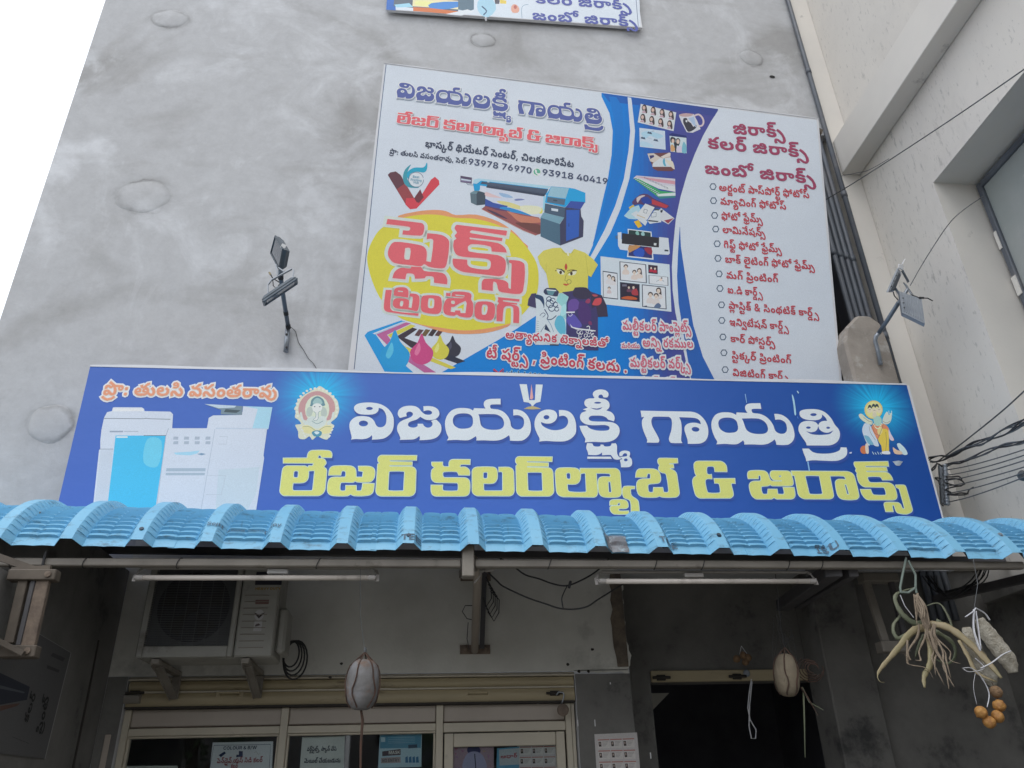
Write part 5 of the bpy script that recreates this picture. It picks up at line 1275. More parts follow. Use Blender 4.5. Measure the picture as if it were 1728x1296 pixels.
TRACE = {
    'vi': (580,650,.10417, ['168,385 175,345 220,308 290,290 400,283 500,290 600,312 700,368 770,445 805,520 812,600 805,690 775,765 720,825 650,865 560,880 455,885* 462,850 455,812* 420,845 360,870 280,878 190,875 118,885* 130,850 115,780 95,700 93,640 110,590 150,545 210,512 300,503 400,515 460,545 500,595 520,640 550,675 590,685 640,675 680,635 692,570 690,500 665,435 625,390 568,370* 565,400 545,440 500,468 430,480 340,480 250,468 190,430', 'e:417,380,55,25', 'e:320,623,75,47']),
    'ja': (580,650,.10417, ['1290,345* 1380,340 1460,355 1520,390 1548,440 1545,490 1510,535 1450,562 1370,568 1310,555 1240,515* 1190,555 1120,580 1060,605 1042,640 1055,670 1100,688 1150,688 1195,665 1198,628* 1282,628* 1300,660 1340,688 1390,688 1430,660 1438,620 1415,585* 1490,560 1540,600 1575,650 1582,720 1560,790 1510,845 1440,875 1350,888 1225,895* 1235,860 1225,825* 1185,858 1130,880 1040,885 905,890* 918,860 895,800 868,740 868,670 900,610 960,570 1040,540 1100,510 1122,470 1100,440 1060,432 1020,450 1015,480 1022,505* 910,535* 880,490 878,440 905,390 970,350 1070,335 1160,345 1220,380 1260,430 1310,470 1370,483 1420,470 1430,440 1400,415 1350,410 1295,425*']),
    'ya': (740,640,.10417, ['575,470* 760,478* 735,430 735,380 770,340 840,322 920,320 1005,317* 1005,412* 900,410 845,418 835,445 850,478 960,492 1050,530 1120,600 1160,680 1175,760 1210,800 1270,818 1330,808 1370,770 1385,710 1375,640 1330,600 1280,585 1210,590* 1210,492* 1280,495 1360,520 1430,580 1480,670 1495,760 1490,850 1450,930 1350,997 1155,997* 1155,950 1140,910* 1080,950 1000,985 900,998 740,992 610,995* 615,960 605,925* 550,960 490,988 400,992 280,985 135,993* 160,950 135,890 108,780 108,680 140,590 210,510 300,475 400,468 500,480 560,510*', '235,640 265,590 330,562 420,555 500,570 545,610 557,670 550,740 510,785 430,803 340,800 270,765 235,710', '645,570* 900,568 980,590 1035,635 1060,700 1050,770 1000,810 920,822 820,818 740,795 690,750 672,680 660,610']),
    'la': (890,650,.11034, ['480,383* 560,385 640,410 700,470 735,560 745,660 735,740 690,800 630,840 550,862 400,862 280,855 178,865* 185,820 150,750 115,660 108,580 130,490 190,415 270,380 350,376 420,400 452,450 448,510 410,560 350,588 270,588 205,565* 220,610 280,655 360,685 450,690 540,670 595,630 622,570 610,510 570,475 530,470 484,480*', 'e:290,493,44,33']),
    'kshmi': (890,650,.11034, ['1160,188* 1215,190 1238,160 1232,115 1190,80 1120,68 1050,80 1005,115 1000,155 1022,200 950,205 890,225 868,270 885,320 920,345* 845,375* 900,395 830,425 803,480 815,540 870,590 950,612 1060,615 1180,612 1240,630 1255,660 1235,690 1160,700 1060,695 980,675 930,645 912,622* 795,625* 815,690 855,770 885,830 875,878* 1000,870 1180,875 1290,855 1370,800 1408,720 1400,650 1360,600 1290,570 1180,560 1050,558 960,545 935,510 965,475 1050,468 1140,472 1200,495 1232,530* 1320,555* 1333,510 1320,460 1280,415 1205,390* 1245,350 1255,300 1235,250 1180,215 1090,198 1088,165 1110,148 1140,150', 'e:1073,272,52,14', '965,348* 1060,360 1148,338* 1110,370 1060,378 1010,370', '912,890* 990,895 1010,930 1060,942 1110,935 1120,910* 1160,912* 1175,935 1230,940 1275,925 1285,895* 1350,890* 1368,930 1368,1000 1375,1060 1410,1110 1440,1130* 1370,1142 1320,1130 1290,1090 1270,1070 1140,1075* 1140,1030* 1110,1055 1050,1072 930,1068* 920,1020 898,960', '915,1095* 1270,1095* 1290,1130* 915,1128*', '1405,1085* 1405,1040 1440,1010 1500,1003 1560,1020 1568,1060 1560,1095 1590,1130 1600,1180 1590,1230 1550,1255 1430,1258* 1425,1200 1415,1150 1450,1130 1400,1100* 1470,1095 1520,1085 1515,1050 1480,1045 1455,1070 1450,1085*', 'e:1503,1145,28,22']),
    'gaa': (1070,660,.10417, ['102,320* 900,335 990,350 1070,395 1140,470 1185,560 1200,650 1190,740 1150,810 1080,848 980,857 868,857* 865,800 840,720 815,640 818,580 860,535 940,515 1010,518 1080,540* 1065,490 1020,450 950,435 860,430 728,425* 755,490 768,580 768,680 760,760 762,810 782,845* 600,842 575,820 562,780 575,720 600,640 610,560 608,480 590,440 560,420* 320,418 290,440 277,490 290,560 330,640 375,720 405,790 400,825 380,838 202,836* 212,800 180,720 145,630 125,540 130,470 158,420 120,430*', 'e:993,622,63,38,.1']),
    'tri': (1230,660,.12188, ['975,310 985,280 1030,260 1110,252 1210,255 1290,275 1360,320 1420,390 1465,470 1510,520 1533,580 1530,640 1500,700 1440,740 1370,755 1075,755* 1060,710 1010,640 965,560 962,500 985,450 1040,420 1120,415 1190,430 1222,455 1233,478* 1243,455 1265,430 1310,415 1358,415* 1335,370 1285,325* 1285,360 1260,390 1200,405 1110,403 1030,385 985,350', 'e:1168,328,44,20', 'e:1098,508,32,16', 'e:1372,510,26,15', '1065,555* 1130,572 1190,560 1220,530 1234,482* 1250,530 1300,568 1370,578 1445,545* 1400,592 1320,606 1220,608 1130,595', '1012,798* 1105,798* 1150,840 1220,863 1350,868 1450,855 1530,820 1545,780* 1625,783* 1635,830 1625,890 1570,940 1480,968 1300,965 1150,960 1068,975* 1060,930 1035,870']),
    'le': (465,745,.10127, ['133,282* 530,280* 540,220 565,175 620,153 870,155 920,175 937,215 932,267* 770,265* 755,235 725,230 708,250 705,285 790,290 830,325 838,370 800,425 840,460 850,510 825,780 800,850 740,895 680,903 150,903 95,870 75,820 115,500 140,435 200,410 490,412 540,440* 555,410* 620,410* 640,362* 133,358*', '320,490 375,492 385,510 378,595 365,607 310,605 297,590 303,510', '550,490* 640,485 655,500 625,790 600,825 310,825 280,800 290,690* 460,685 520,650 545,590']),
    'ja2': (465,745,.10127, ['890,560* 900,480 930,430 1000,412 1240,412 1310,440 1335,490 1340,600* 1450,600* 1465,500* 1390,488* 1385,418* 1550,418 1620,440 1650,490 1645,590 1610,650 1560,675 1370,675 1325,655* 1290,680 1110,680 1080,700 1070,790 1085,825 1150,828 1170,810 1175,738* 1340,738* 1345,828* 1420,825 1440,800 1455,705* 1640,705* 1630,810 1600,870 1520,900 1310,903 1250,875* 1200,903 970,903 900,880 868,820 880,680 910,620 970,600 1150,598 1170,580 1172,510 1150,490 1110,490 1095,510 1085,560*']),
    'r1': (620,745,.10417, ['230,228 797,232* 792,303* 375,303 358,315 375,328 722,337* 720,387* 375,385 355,397 375,410 690,410 755,430 785,480 775,800 745,860 680,885 220,883 165,860 140,800 170,370* 205,355* 175,320 180,260', '370,482 585,482 605,500 590,790 570,805 350,803 330,780 345,500']),
    'ka': (620,745,.10417, ['1045,340* 1215,338* 1218,390 1240,412 1325,412* 1325,350 1345,310 1400,295 1662,297* 1658,372* 1520,372 1500,390 1500,418 1580,418 1635,450 1655,500 1650,545* 1480,543* 1465,505 1440,488 1240,490 1218,510 1220,560 1245,590 1570,592 1630,615 1655,670 1652,810 1625,865 1560,885 1120,885 1060,865 1035,800 1035,712* 1215,712* 1215,780 1240,805 1450,805 1470,785 1472,700 1450,668 1120,665 1065,640 1040,590 1045,470 1095,425* 1050,390']),
    'la2': (785,745,.10417, ['195,420 450,420 500,445 515,490 515,600 480,660 430,680 295,680* 297,780 320,805 590,805 610,785 608,510 590,490 548,490* 548,423* 700,422 760,450 782,500 790,800 765,860 710,882 200,880 140,850 115,800 115,490 140,440', '300,500 355,497 365,515 362,590 345,605 300,602 288,585 288,515']),
    'r2': (785,745,.10417, ['880,248 1407,255* 1402,325* 1010,318 995,330 1010,342 1343,353* 1343,405* 1010,402 998,412 1010,422 1340,430 1395,455 1418,510 1432,800 1405,860 1350,885 910,885 855,850 832,790 825,400* 850,375* 818,330 830,270', '1020,500 1230,500 1248,520 1258,790 1240,807 1040,805 1012,785 1002,515']),
    'lyaa': (925,745,.10417, ['200,433 430,435 490,460 517,520* 520,440* 1080,440 1135,465 1160,520 1185,820 1165,880 1100,902 930,902 860,880 825,820 812,640 840,590 900,575 1005,580* 1010,550 990,520 775,515* 798,820 780,880 730,902 250,895 175,870 135,800 115,520 140,455', '305,510 350,510 362,530 365,600 350,615 310,612 295,590 290,530', '521,524* 590,510 605,530 620,800 605,825 350,820 315,790 305,690* 440,690 490,660 515,610', '968,650* 1012,652* 1028,815 1015,830 985,828 975,800', '1240,732 1398,732* 1395,765* 1340,768 1330,785 1345,880 1440,950 1460,1000 1475,1160* 1345,1160* 1330,960 1225,905 1205,780', '1000,1030* 1005,970 1050,948 1230,950 1280,985 1290,1060 1250,1085 1150,1088 1135,1110 1150,1130 1300,1130* 1300,1175* 1070,1175 1015,1130 1005,1070 1050,1045 1160,1042 1165,1000 1150,992 1130,1000 1115,1030*']),
    'b': (1060,745,.11574, ['110,520* 120,450 150,410 210,403 370,405 430,430 460,480 470,560 450,600 400,612 310,620 285,640 290,720 310,745 365,745* 372,675* 500,675* 515,745* 580,745 590,700 560,500 540,465 480,450 445,410 450,370* 460,350* 435,310 435,270 460,248 715,252* 720,312* 598,320* 600,335* 655,338* 662,385* 605,390* 610,405* 670,430 705,480 742,740 725,790 680,812 500,812 455,795* 410,812 230,810 160,780 130,710 125,620 150,570 210,550 320,548 325,530 325,480 300,465 275,480 268,520*']),
    'amp': (1060,745,.11574, ['960,340 985,300 1040,290 1340,292 1400,320 1430,370 1435,440* 1265,440* 1255,380 1230,362 1160,365 1140,390 1145,470 1175,488 1210,485* 1218,545* 1150,543 1120,570 1125,640 1150,735 1175,755 1330,755 1345,730 1330,630 1310,610 1262,608* 1253,545* 1550,543* 1555,612* 1505,610 1500,640 1530,770 1515,805 1480,825 1050,825 990,790 960,700 940,580 960,530 998,505* 975,460']),
    'ji': (1250,760,.08681, ['145,550* 132,490 145,425 200,400 430,400 500,430 535,490 560,560 600,600 790,604* 800,585* 640,575 590,530 570,470 590,415 640,402 900,405 955,430 985,500 1015,630 1000,675 950,690 610,690 570,665* 520,690 410,700 390,730 410,830 440,858 520,855* 530,760* 700,760* 715,855* 830,858 845,820 825,725* 1030,725* 1050,860 1030,920 970,945 700,945 640,915* 590,945 310,945 230,900 190,820 165,690 190,630 250,605 380,600 392,570 385,500 365,485 340,490 335,550*', 'e:760,505,26,22']),
    'raa': (1380,755,.10417, ['-431,388* 420,393 500,400 570,440 600,520 660,770 655,810 610,843 420,843 345,810 310,740 285,600 290,550 340,520 455,525* 440,490 410,465 190,462* 250,770 235,815 180,835 -215,833 -290,798 -323,740 -377,456* -410,456*', '-195,458 10,458 27,473 77,740 64,763 -123,763 -148,740 -210,475', '425,598* 460,600* 508,765* 470,768*']),
    'ks': (1380,755,.10417, ['600,240 1130,232* 1140,303* 780,298 762,310 780,325 1105,328* 1118,383* 790,380 780,392 795,403 1090,405 1150,430 1190,480 1208,527* 1045,527* 1020,485 980,472 815,475 800,490 820,550 860,575 1120,575 1200,600 1240,650 1275,770 1265,830 1210,852 820,850 760,820 710,750 690,685* 850,685* 880,755 910,775 1090,778 1105,755 1080,665 1050,645 760,640 690,600 650,530 632,440 640,425 612,380 625,350* 600,310 585,260', '1262,615* 1390,615 1420,640 1525,1000 1510,1045 1430,1080 1290,1060 1260,1020 1235,945 1215,932 1200,945 1215,1040* 1100,1040* 1072,930 1080,905 1110,893 1290,898 1335,925 1365,990 1400,1000 1395,950 1320,680 1270,650*']),
}


def affine3(src, dst):
    A = np.array([[*p, 1] for p in src])
    X = np.linalg.solve(A, np.array(dst))
    return lambda p: tuple(np.array([p[0], p[1], 1]) @ X)


LET = {}
for k_, (ox, oy, sc_, cs_) in TRACE.items():
    LET[k_] = [[SIGN.uv(ox + sc_ * x, oy + sc_ * y) for x, y in outline_pts(c)] for c in cs_]
_ya2 = affine3([(844.7,673), (754,743.4), (860.3,743.9)], [(1282.7,680.5), (1208.3,750.1), (1309.8,750.8)])
ox, oy, sc_, cs_ = TRACE['ya']
LET['ya2'] = [[SIGN.uv(*_ya2((ox + sc_ * x, oy + sc_ * y))) for x, y in outline_pts(c)] for c in cs_]
LINE1 = ['vi', 'ja', 'ya', 'la', 'kshmi', 'gaa', 'ya2', 'tri']
LINE2 = ['le', 'ja2', 'r1', 'ka', 'la2', 'r2', 'lyaa', 'b', 'amp', 'ji', 'raa', 'ks']


def signed_area(c):
    a = np.array(c)
    b = np.roll(a, -1,0)
    return float((a[:, 0] * b[:, 1] - b[:, 0] * a[:, 1]).sum() / 2)


def put_letter(S, cs, col, z, d=0.0, f=None, off=(0,0)):
    """cs: outlines of one letter; the first is the body, enclosed ones are holes"""
    out = []
    for c in cs:
        P = np.array([np.mean(c, 0)])
        depth = sum(1 for o in cs if o is not c and winding(np.array([c[0]]), [o])[0] != 0)
        a = signed_area(c)
        want = -1 if depth % 2 == 0 else 1
        q = c if (a > 0) == (want > 0) else c[::-1]
        if f:
            q = [f(p) for p in q]
        if d:
            q = grow(q, d)
        out.append(q)
    V, T, C = cut([(col, out, 'neg' if d else 'nz')])
    S.put([(p[0] + off[0], p[1] + off[1]) for p in V], T, C, z)


def traced_line(S, names, col, edge=None, ed=.004, shade=None, so=(.007,-.014), f=None, z=.002):
    for i, k in enumerate(names):
        zz = z + .00012 * (i % 3)
        if shade:
            put_letter(S, LET[k], shade, zz, ed, f, so)
        if edge:
            put_letter(S, LET[k], edge, zz + .0006, ed, f)
        put_letter(S, LET[k], col, zz + .0012,0, f)


def line_map(b0, b1, c0, c1, pl, vscale):
    """maps the sign's line with baseline b0-b1 (photograph measure) to baseline c0-c1 on plane pl"""
    A, B = np.array(SIGN.uv(*b0)), np.array(SIGN.uv(*b1))
    C, D = np.array(pl.uv(*c0)), np.array(pl.uv(*c1))
    e = unit(B - A)
    n = np.array([-e[1], e[0]])
    L = np.linalg.norm(B - A)
    g = (D - C)
    gn = np.array([-g[1], g[0]]) * vscale

    def f(p):
        q = np.array(p) - A
        return tuple(C + g * (q @ e) / L + gn * (q @ n) / L)
    return f


t1 = Sheet(SIGN)
traced_line(t1, LINE1, WH, None, .004, SHD)
t1.build('white_lettering', sign)
t2 = Sheet(SIGN)
traced_line(t2, LINE2, YE, ink(205,226,205), .0045, SHD)
t2.build('yellow_lettering', sign)
t3 = Sheet(SIGN)
OR1, OR2 = ink(226,150,118), ink(232,170,140)
t3.text('ప్రొ: తులసి వసంతరావు', s5(305,222), s5(1285,238), 17, OR1, body=560, outline=[(ink(228,236,246), 95), (ink(238,205,190), 34)])
t3.build('owner_name_lettering', sign)
# copier picture
p = Pic(SIGN, 80,600,.3009)
p.P((205,211,220), [(297,480), (303,420), (318,350), (335,318), (362,312), (368,292), (380,290), (530,291), (543,300), (545,312), (690,315), (705,330), (700,408), (895,408), (905,350), (930,336), (1075,334), (1095,315), (1098,284), (1262,290), (1240,412), (1232,415), (1212,560), (1216,575), (1165,905), (250,905), (290,530), (297,525)])
p.P((225,232,240), [(370,296), (536,297), (540,312), (366,314)])
p.Ln((90,100,110), [(318,353), (540,355), (555,352), (575,355), (690,358)], 3)
p.Ln((130,140,150), [(295,525), (370,525)], 3)
p.P((196,203,212), [(300,528), (368,528), (335,905), (258,905)])
p.P((70,185,238), [(383,449), (665,449), (600,905), (330,905)])
p.P((110,200,240), [(560,470), (640,480), (620,620), (540,600)], 4)
p.P((215,226,234), [(388,453), (450,453), (450,462), (387,462)])
p.P((150,160,175), [(350,423), (425,422), (425,430), (350,431)])
p.P((170,178,190), [(430,423), (510,424), (510,428), (430,428)])
p.Ln((160,170,182), [(680,408), (665,449), (605,905)], 3)
p.Ln((80,90,100), [(540,449), (665,449)], 3)
for r in range(2):
    for c in range(4):
        p.P((168,178,190), [(708 + 60 * c, 455 + 26 * r), (735 + 60 * c, 455 + 26 * r), (733 + 60 * c, 472 + 26 * r), (706 + 60 * c, 472 + 26 * r)])
p.P((160,205,225), [(710,545), (800,540), (855,533), (840,550), (800,560), (720,556)])
p.P((120,150,175), [(840,553), (865,547), (890,553), (865,560)])
p.P((165,180,192), [(668,632), (888,632), (886,650), (666,650)])
p.P((165,180,192), [(665,658), (884,658), (882,672), (663,672)])
p.Ln((172,182,194), [(940,412), (855,905)], 3)
p.P((190,200,212), [(945,405), (1240,408), (1238,414), (944,412)])
p.P((120,140,150), [(880,272), (1095,284), (1092,334), (972,330), (975,305)])
p.P((190,205,215), [(880,272), (1060,282), (1050,292), (960,296)])
p.P((70,85,90), [(1000,300), (1085,308), (1060,322), (990,318)])
p.P((168,208,222), [(1098,284), (1262,290), (1240,410), (1150,408), (1180,300)])
p.P((196,208,215), [(960,640), (1190,625), (1170,780), (1100,905), (940,905)])
p.Ln((175,182,190), [(900,672), (1000,674), (975,780), (890,780)], 2)
p.Ln((170,178,186), [(965,455), (1010,455), (1003,497), (960,497)], 2)
p.build('copier_picture', sign, .0015)
# seated elephant-headed deity with arch
p = Pic(SIGN, 470,630,.10033)
arch = [(690,215), (760,250), (830,310), (920,390), (990,460), (1010,540), (1020,620), (980,740), (880,830), (940,880), (900,940), (870,990), (830,1110), (740,1100), (650,1060), (570,1120), (520,1060), (440,1110), (340,1090), (330,980), (290,900), (290,865), (380,850), (330,780), (275,740), (295,640), (262,600), (310,520), (330,450), (440,360), (540,300), (640,250)]
p.P((214,214,190), arch, 3)
p.P((196,150,148), [(660,300), (780,335), (880,400), (940,500), (950,620), (900,700), (840,790), (450,790), (350,680), (340,560), (400,430), (520,335)], 4)
p.C((212,218,194), 650,610,205,240)
p.P((104,142,150), [(540,520), (560,440), (650,385), (745,430), (775,500), (765,550), (545,555)], 3)
p.P((160,190,186), [(575,500), (600,445), (650,415), (710,440), (740,500), (700,520), (610,520)], 3)
BD_ = (206,214,206)
p.P((184,194,182), [(480,600), (540,560), (580,620), (560,700), (520,730), (470,700)], 3)
p.P((184,194,182), [(740,560), (800,600), (815,700), (760,740), (715,700), (720,620)], 3)
p.P(BD_, [(470,820), (490,760), (560,720), (650,740), (740,720), (810,760), (770,880), (650,930), (520,900)], 3)
p.P((222,226,216), [(580,530), (650,505), (720,530), (735,590), (700,640), (672,660), (668,740), (640,790), (600,790), (590,770), (620,750), (630,680), (590,640), (568,590)], 3)
p.Ln((110,140,142), [(590,640), (628,680), (618,750), (590,770), (602,792), (645,790), (672,740), (674,660), (705,640)], 6,3)
for q in range(4):
    p.Ln((150,172,168), [(626,668 + 22 * q), (668,672 + 22 * q)], 4)
p.C((60,80,90), 608,562,13,8)
p.C((60,80,90), 694,562,13,8)
p.Ln((120,150,150), [(560,800), (650,850), (750,800)], 9,3)
for s_ in (-1,1):
    p.P(BD_, [(650 + s_ * 170,830), (650 + s_ * 230,770), (650 + s_ * 255,670), (650 + s_ * 275,650), (650 + s_ * 290,690), (650 + s_ * 250,800), (650 + s_ * 190,880)], 3)
    p.P((222,214,158), [(650 + s_ * 20,960), (650 + s_ * 130,880), (650 + s_ * 250,890), (650 + s_ * 240,980), (650 + s_ * 150,1015), (650 + s_ * 60,1010)], 3)
    p.Ln((128,140,120), [(650 + s_ * 30,965), (650 + s_ * 130,900), (650 + s_ * 235,900)], 6,3)
    for q in range(6):
        p.C((234,234,212), 650 + s_ * (270 - 14 * q), 905 + q * 34 + 10 * math.sin(q * 2), 15,14)
p.P((80,146,168), [(560,990), (650,960), (730,990), (700,1060), (600,1060)], 3)
p.P((208,226,222), [(600,990), (650,975), (690,1000), (640,1030)], 3)
for q in range(20):
    an_ = math.radians(-200 + q * 11.6)
    p.C((232,228,206), 645 + 345 * math.cos(an_), 600 + 345 * math.sin(an_), 22,20)
p.build('seated_deity_picture', sign, .0015)
# standing three-headed deity
p = Pic(SIGN, 1420,650,.10802)
p.C((228,200,120), 500,385,142,145,28)
p.C((236,218,150), 500,385,125,128,28)
p.P((210,214,190), [(270,460), (320,450), (400,520), (480,560), (470,620), (380,590), (290,520)], 3)
p.P((205,214,200), [(690,430), (720,420), (740,470), (770,430), (785,470), (770,560), (720,610), (650,600), (640,540)], 3)
p.Ln((190,220,220), [(735,400), (745,450), (785,460), (780,400)], 12)
p.P((200,212,225), [(370,595), (440,620), (480,700), (530,780), (570,900), (580,955), (520,950), (460,900), (430,950), (390,900), (340,780), (322,700), (340,630)], 3)
p.P((120,175,195), [(350,790), (420,800), (470,870), (500,930), (440,930), (400,890)], 3)
p.P((218,140,104), [(470,640), (540,600), (640,600), (720,650), (770,760), (820,850), (790,870), (730,800), (700,700), (600,800), (560,850), (520,780), (480,700)], 3)
p.P((232,196,84), [(620,690), (720,700), (740,830), (740,950), (735,1040), (640,1050), (620,950), (570,860), (600,780)], 3)
p.P((226,206,140), [(560,700), (620,650), (640,720), (600,780), (570,760)], 3)
p.P((170,205,190), [(500,500), (560,480), (620,520), (620,610), (560,640), (510,600)], 3)
for x, y in ((440,390), (515,400), (590,390)):
    p.C((232,212,184), x, y, 38,48)
    p.Ln((96,80,70), [(x - 16, y - 4), (x - 4, y - 6), (x + 4, y - 6), (x + 16, y - 4)], 5)
for x, y in ((440,335), (500,320), (550,320)):
    p.P((60,75,80), [(x - 32, y + 35), (x - 20, y - 15), (x, y - 28), (x + 20, y - 15), (x + 34, y + 35), (x, y + 12)], 3)
p.C((214,206,180), 515,465,34,40)
p.P((216,200,210), [(735,690), (770,760), (815,845), (790,870), (745,830)], 3)
for P_ in ([(690,730), (700,880), (690,1030)], [(650,620), (600,760), (560,840)], [(480,650), (520,750), (600,790)], [(640,560), (700,590), (760,560)], [(340,500), (420,560), (480,575)], [(430,640), (450,740), (530,860)]):
    p.Ln((120,96,80), P_, 5,3)
for q in range(9):
    p.C((236,226,190), 500 + 16 * q, 610 + 70 * math.sin(q * .4), 11,11)
p.C((205,120,80), 350,1010,58,66)
p.P((226,206,190), [(370,930), (410,920), (425,1060), (380,1060)], 3)
p.P((238,238,230), [(630,1040), (740,1030), (755,1078), (640,1075)], 3)
p.P((200,220,232), [(865,925), (900,905), (935,930), (1000,1000), (1030,1080), (960,1085), (900,1010)], 3)
p.P((224,190,160), [(800,970), (860,1010), (940,1040), (940,1080), (830,1070)], 3)
for x in (480,520,560,600):
    p.Ln((200,225,240), [(x, 1040 + (x % 80) / 3), (x + 24,1084)], 9)
p.build('standing_deity_picture', sign, .0015)
# forehead mark emblem between the words
p = Pic(SIGN, 740,640,.10417)
p.P((216,223,232), [(1312,80), (1430,82), (1470,340), (1560,340), (1575,85), (1688,88), (1650,365), (1580,385), (1550,410), (1530,435), (1510,435), (1495,405), (1460,380), (1380,368)])
p.P((222,165,160), [(1505,80), (1535,300), (1515,330), (1480,320)])
p.P((186,170,120), [(1380,482), (1440,450), (1520,435), (1600,455), (1665,482), (1520,490)])
p.build('forehead_mark_emblem', sign, .0015)
# scratches and a torn patch
p = Pic(SIGN, 1230,660,.12188)
p.P((150,190,235), [(218,40), (228,45), (246,165), (238,166)])
p.P((165,205,245), [(868,60), (882,62), (905,140), (928,318), (905,328), (890,200)], 3)
p.P((180,210,245), [(935,2), (950,0), (968,30), (955,38)])
p.P((140,185,238), [(1080,978), (1098,978), (1120,1110), (1102,1110)])
p.Ln((110,150,215), [(945,355), (955,385)], 7)
p.P((200,205,228), [(1660,925 - 60), (1668,850), (1700,845), (1690,870)])
p.build('scratches', sign, .0045)
mb = MB()
q = SIGN.w(*SIGN.uv(1514,781), .0)
vs = []
for k in range(14):
    a = 2 * math.pi * k / 14
    vs.append(SIGN.w(SIGN.uv(1514,782)[0] + .036 * math.cos(a) * (1 + .2 * math.sin(3 * a)), SIGN.uv(1514,782)[1] + .014 * math.sin(a) + .006 * math.cos(2 * a), .004 + .006 * (1 + math.sin(a))))
vs.append(SIGN.w(*SIGN.uv(1514,779), .022))
mb.add(vs, [(k, (k + 1) % 14,14) for k in range(14)])
mb.build('torn_flap', M['white_flex'], sign)

# ------------------------------------------------------------------ the large leaning banner
BE, BD = (.998,.034,-.049), (-.054,.174,-.983)
_bl = at(587,626,5.03)
BAN = Plane(_bl, BE, BD)
uA, vA = BAN.uv(648,107)
uB, vB = BAN.uv(1381,201)
uC, vC = BAN.uv(1421,645)
ban = thing('large_banner', tuple(BAN.w((uA + uB) / 2,-.1,0)), 'large white and blue printed banner leaning out from the upper wall', 'banner')
HB = -.30                                       # lower edge, hidden behind the blue sign
right_at = lambda v: uC + (uB - uC) * (v - vC) / (vB - vC)
left_at = lambda v: uA * v / vA
corners = [(0,0), (uA, vA), (uB, vB), (right_at(HB), HB), (right_at(HB) * .35,-.02), (.02,-.004)]
mb = MB()
rect_on(BAN, corners, -.04,0, mb)
mb.build('frame_panel', M['white_flex'], ban)
mb = MB()
for v in (.3, vA * .5, vA - .15):
    a = BAN.w(left_at(v) + .05, v, -.055)
    b_ = BAN.w(right_at(v) - .05, v, -.055)
    mb.bar(a, b_, .03,.025)
    for uu in (.3,2.0,3.6):
        q = BAN.w(uu, v, -.065)
        if q[1] < WY - .03:
            mb.bar(q, (q[0], WY, q[2]), .022,.022)
mb.build('rear_frame', M['beam_dark'], ban)
# rolled hem of the flex: slim rims
mb = MB()
n = 40
for k in range(n):
    t0, t1_ = k / n, (k + 1) / n
    a = (uA + (uB - uA) * t0, vA + (vB - vA) * t0)
    b_ = (uA + (uB - uA) * t1_, vA + (vB - vA) * t1_)
    rect_on(BAN, [a, b_, (b_[0], b_[1] + .006 + .004 * math.sin(k * .9)), (a[0], a[1] + .006 + .004 * math.sin((k - 1) * .9))], -.038,.004, mb)
mb.build('top_hem', M['white_flex'], ban)

c1 = lambda x, y: (580 + .2701 * x, 90 + .2701 * y)
c2 = lambda x, y: (580 + .2701 * x, 330 + .2701 * y)
c3 = lambda x, y: (1000 + .2701 * x, 140 + .2701 * y)
c4 = lambda x, y: (1000 + .2662 * x, 400 + .2662 * y)

WHB = (207,214,222)
bgp = Pic(BAN)
bgp.P(WHB, [(651,109), (1378,203), (1417,646), (1440,700), (1000,700), (739,640), (599,625)])
# blue fields in strips from cyan to indigo
cu = [(1015,163), (1028.4,191), (1034,221), (1032,261.5), (1025.7,302), (1016,342.6), (1000,415), (993,431)]
blue_l = [(1015,157)] + cu + [(985,455), (960,500), (904.2,533), (873,554), (842,573), (739,632), (700,690)]
rightc = [(1212,186), (1199.9,204.8), (1186.4,229), (1172.9,258.8), (1159.4,294), (1148.5,331.8), (1140.4,369.6), (1136.4,410), (1133.7,450.6), (1135,490), (1139.7,527.8), (1149,570), (1159.7,621), (1180,700)]
whole = blue_l + rightc[::-1]
stops = [(0, (0,128,208)), (.35, (0,122,206)), (.55, (28,108,190)), (.72, (52,88,165)), (.88, (66,76,150)), (1, (72,76,146))]


def grad(stops, t):
    for (a, ca), (b_, cb) in zip(stops, stops[1:]):
        if t <= b_:
            k = (t - a) / (b_ - a + 1e-9)
            return tuple(ca[i] + (cb[i] - ca[i]) * k for i in range(3))
    return stops[-1][1]


def clip_strip(poly, x0, x1):
    def half(P, x, keep_gt):
        o = []
        for i in range(len(P)):
            a, b_ = P[i - 1], P[i]
            ia, ib = (a[0] >= x) == keep_gt, (b_[0] >= x) == keep_gt
            if ia != ib:
                t = (x - a[0]) / (b_[0] - a[0])
                o.append((x, a[1] + t * (b_[1] - a[1])))
            if ib:
                o.append(b_)
        return o
    return half(half(poly, x0, True), x1, False)


xs_ = [700,1020] + list(range(1030,1190,8)) + [1215]
for a, b_ in zip(xs_, xs_[1:]):
    q = clip_strip(whole, a, b_)
    if len(q) > 2:
        bgp.P(grad(stops, min(max(((a + b_) / 2 - 1000) / 150,0), 1)), q)
# darker top of the blue field
for a, b_ in zip(xs_, xs_[1:]):
    q = clip_strip([(1016,157), (1212,184), (1206,196), (1100,180), (1028,172)], a, b_)
    if len(q) > 2:
        bgp.P(grad([(0, (20,100,185)), (1, (62,72,140))], min(max(((a + b_) / 2 - 1016) / 190,0), 1)), q)
# soft deep-blue zone in front of the left cyan field
bgp.P((14,118,200), [(1000,412), (1020,380), (1040,330), (1050,280), (1053,230), (1050,180), (1040,164), (1028,163), (1036,200), (1038,240), (1030,300), (1018,350)])
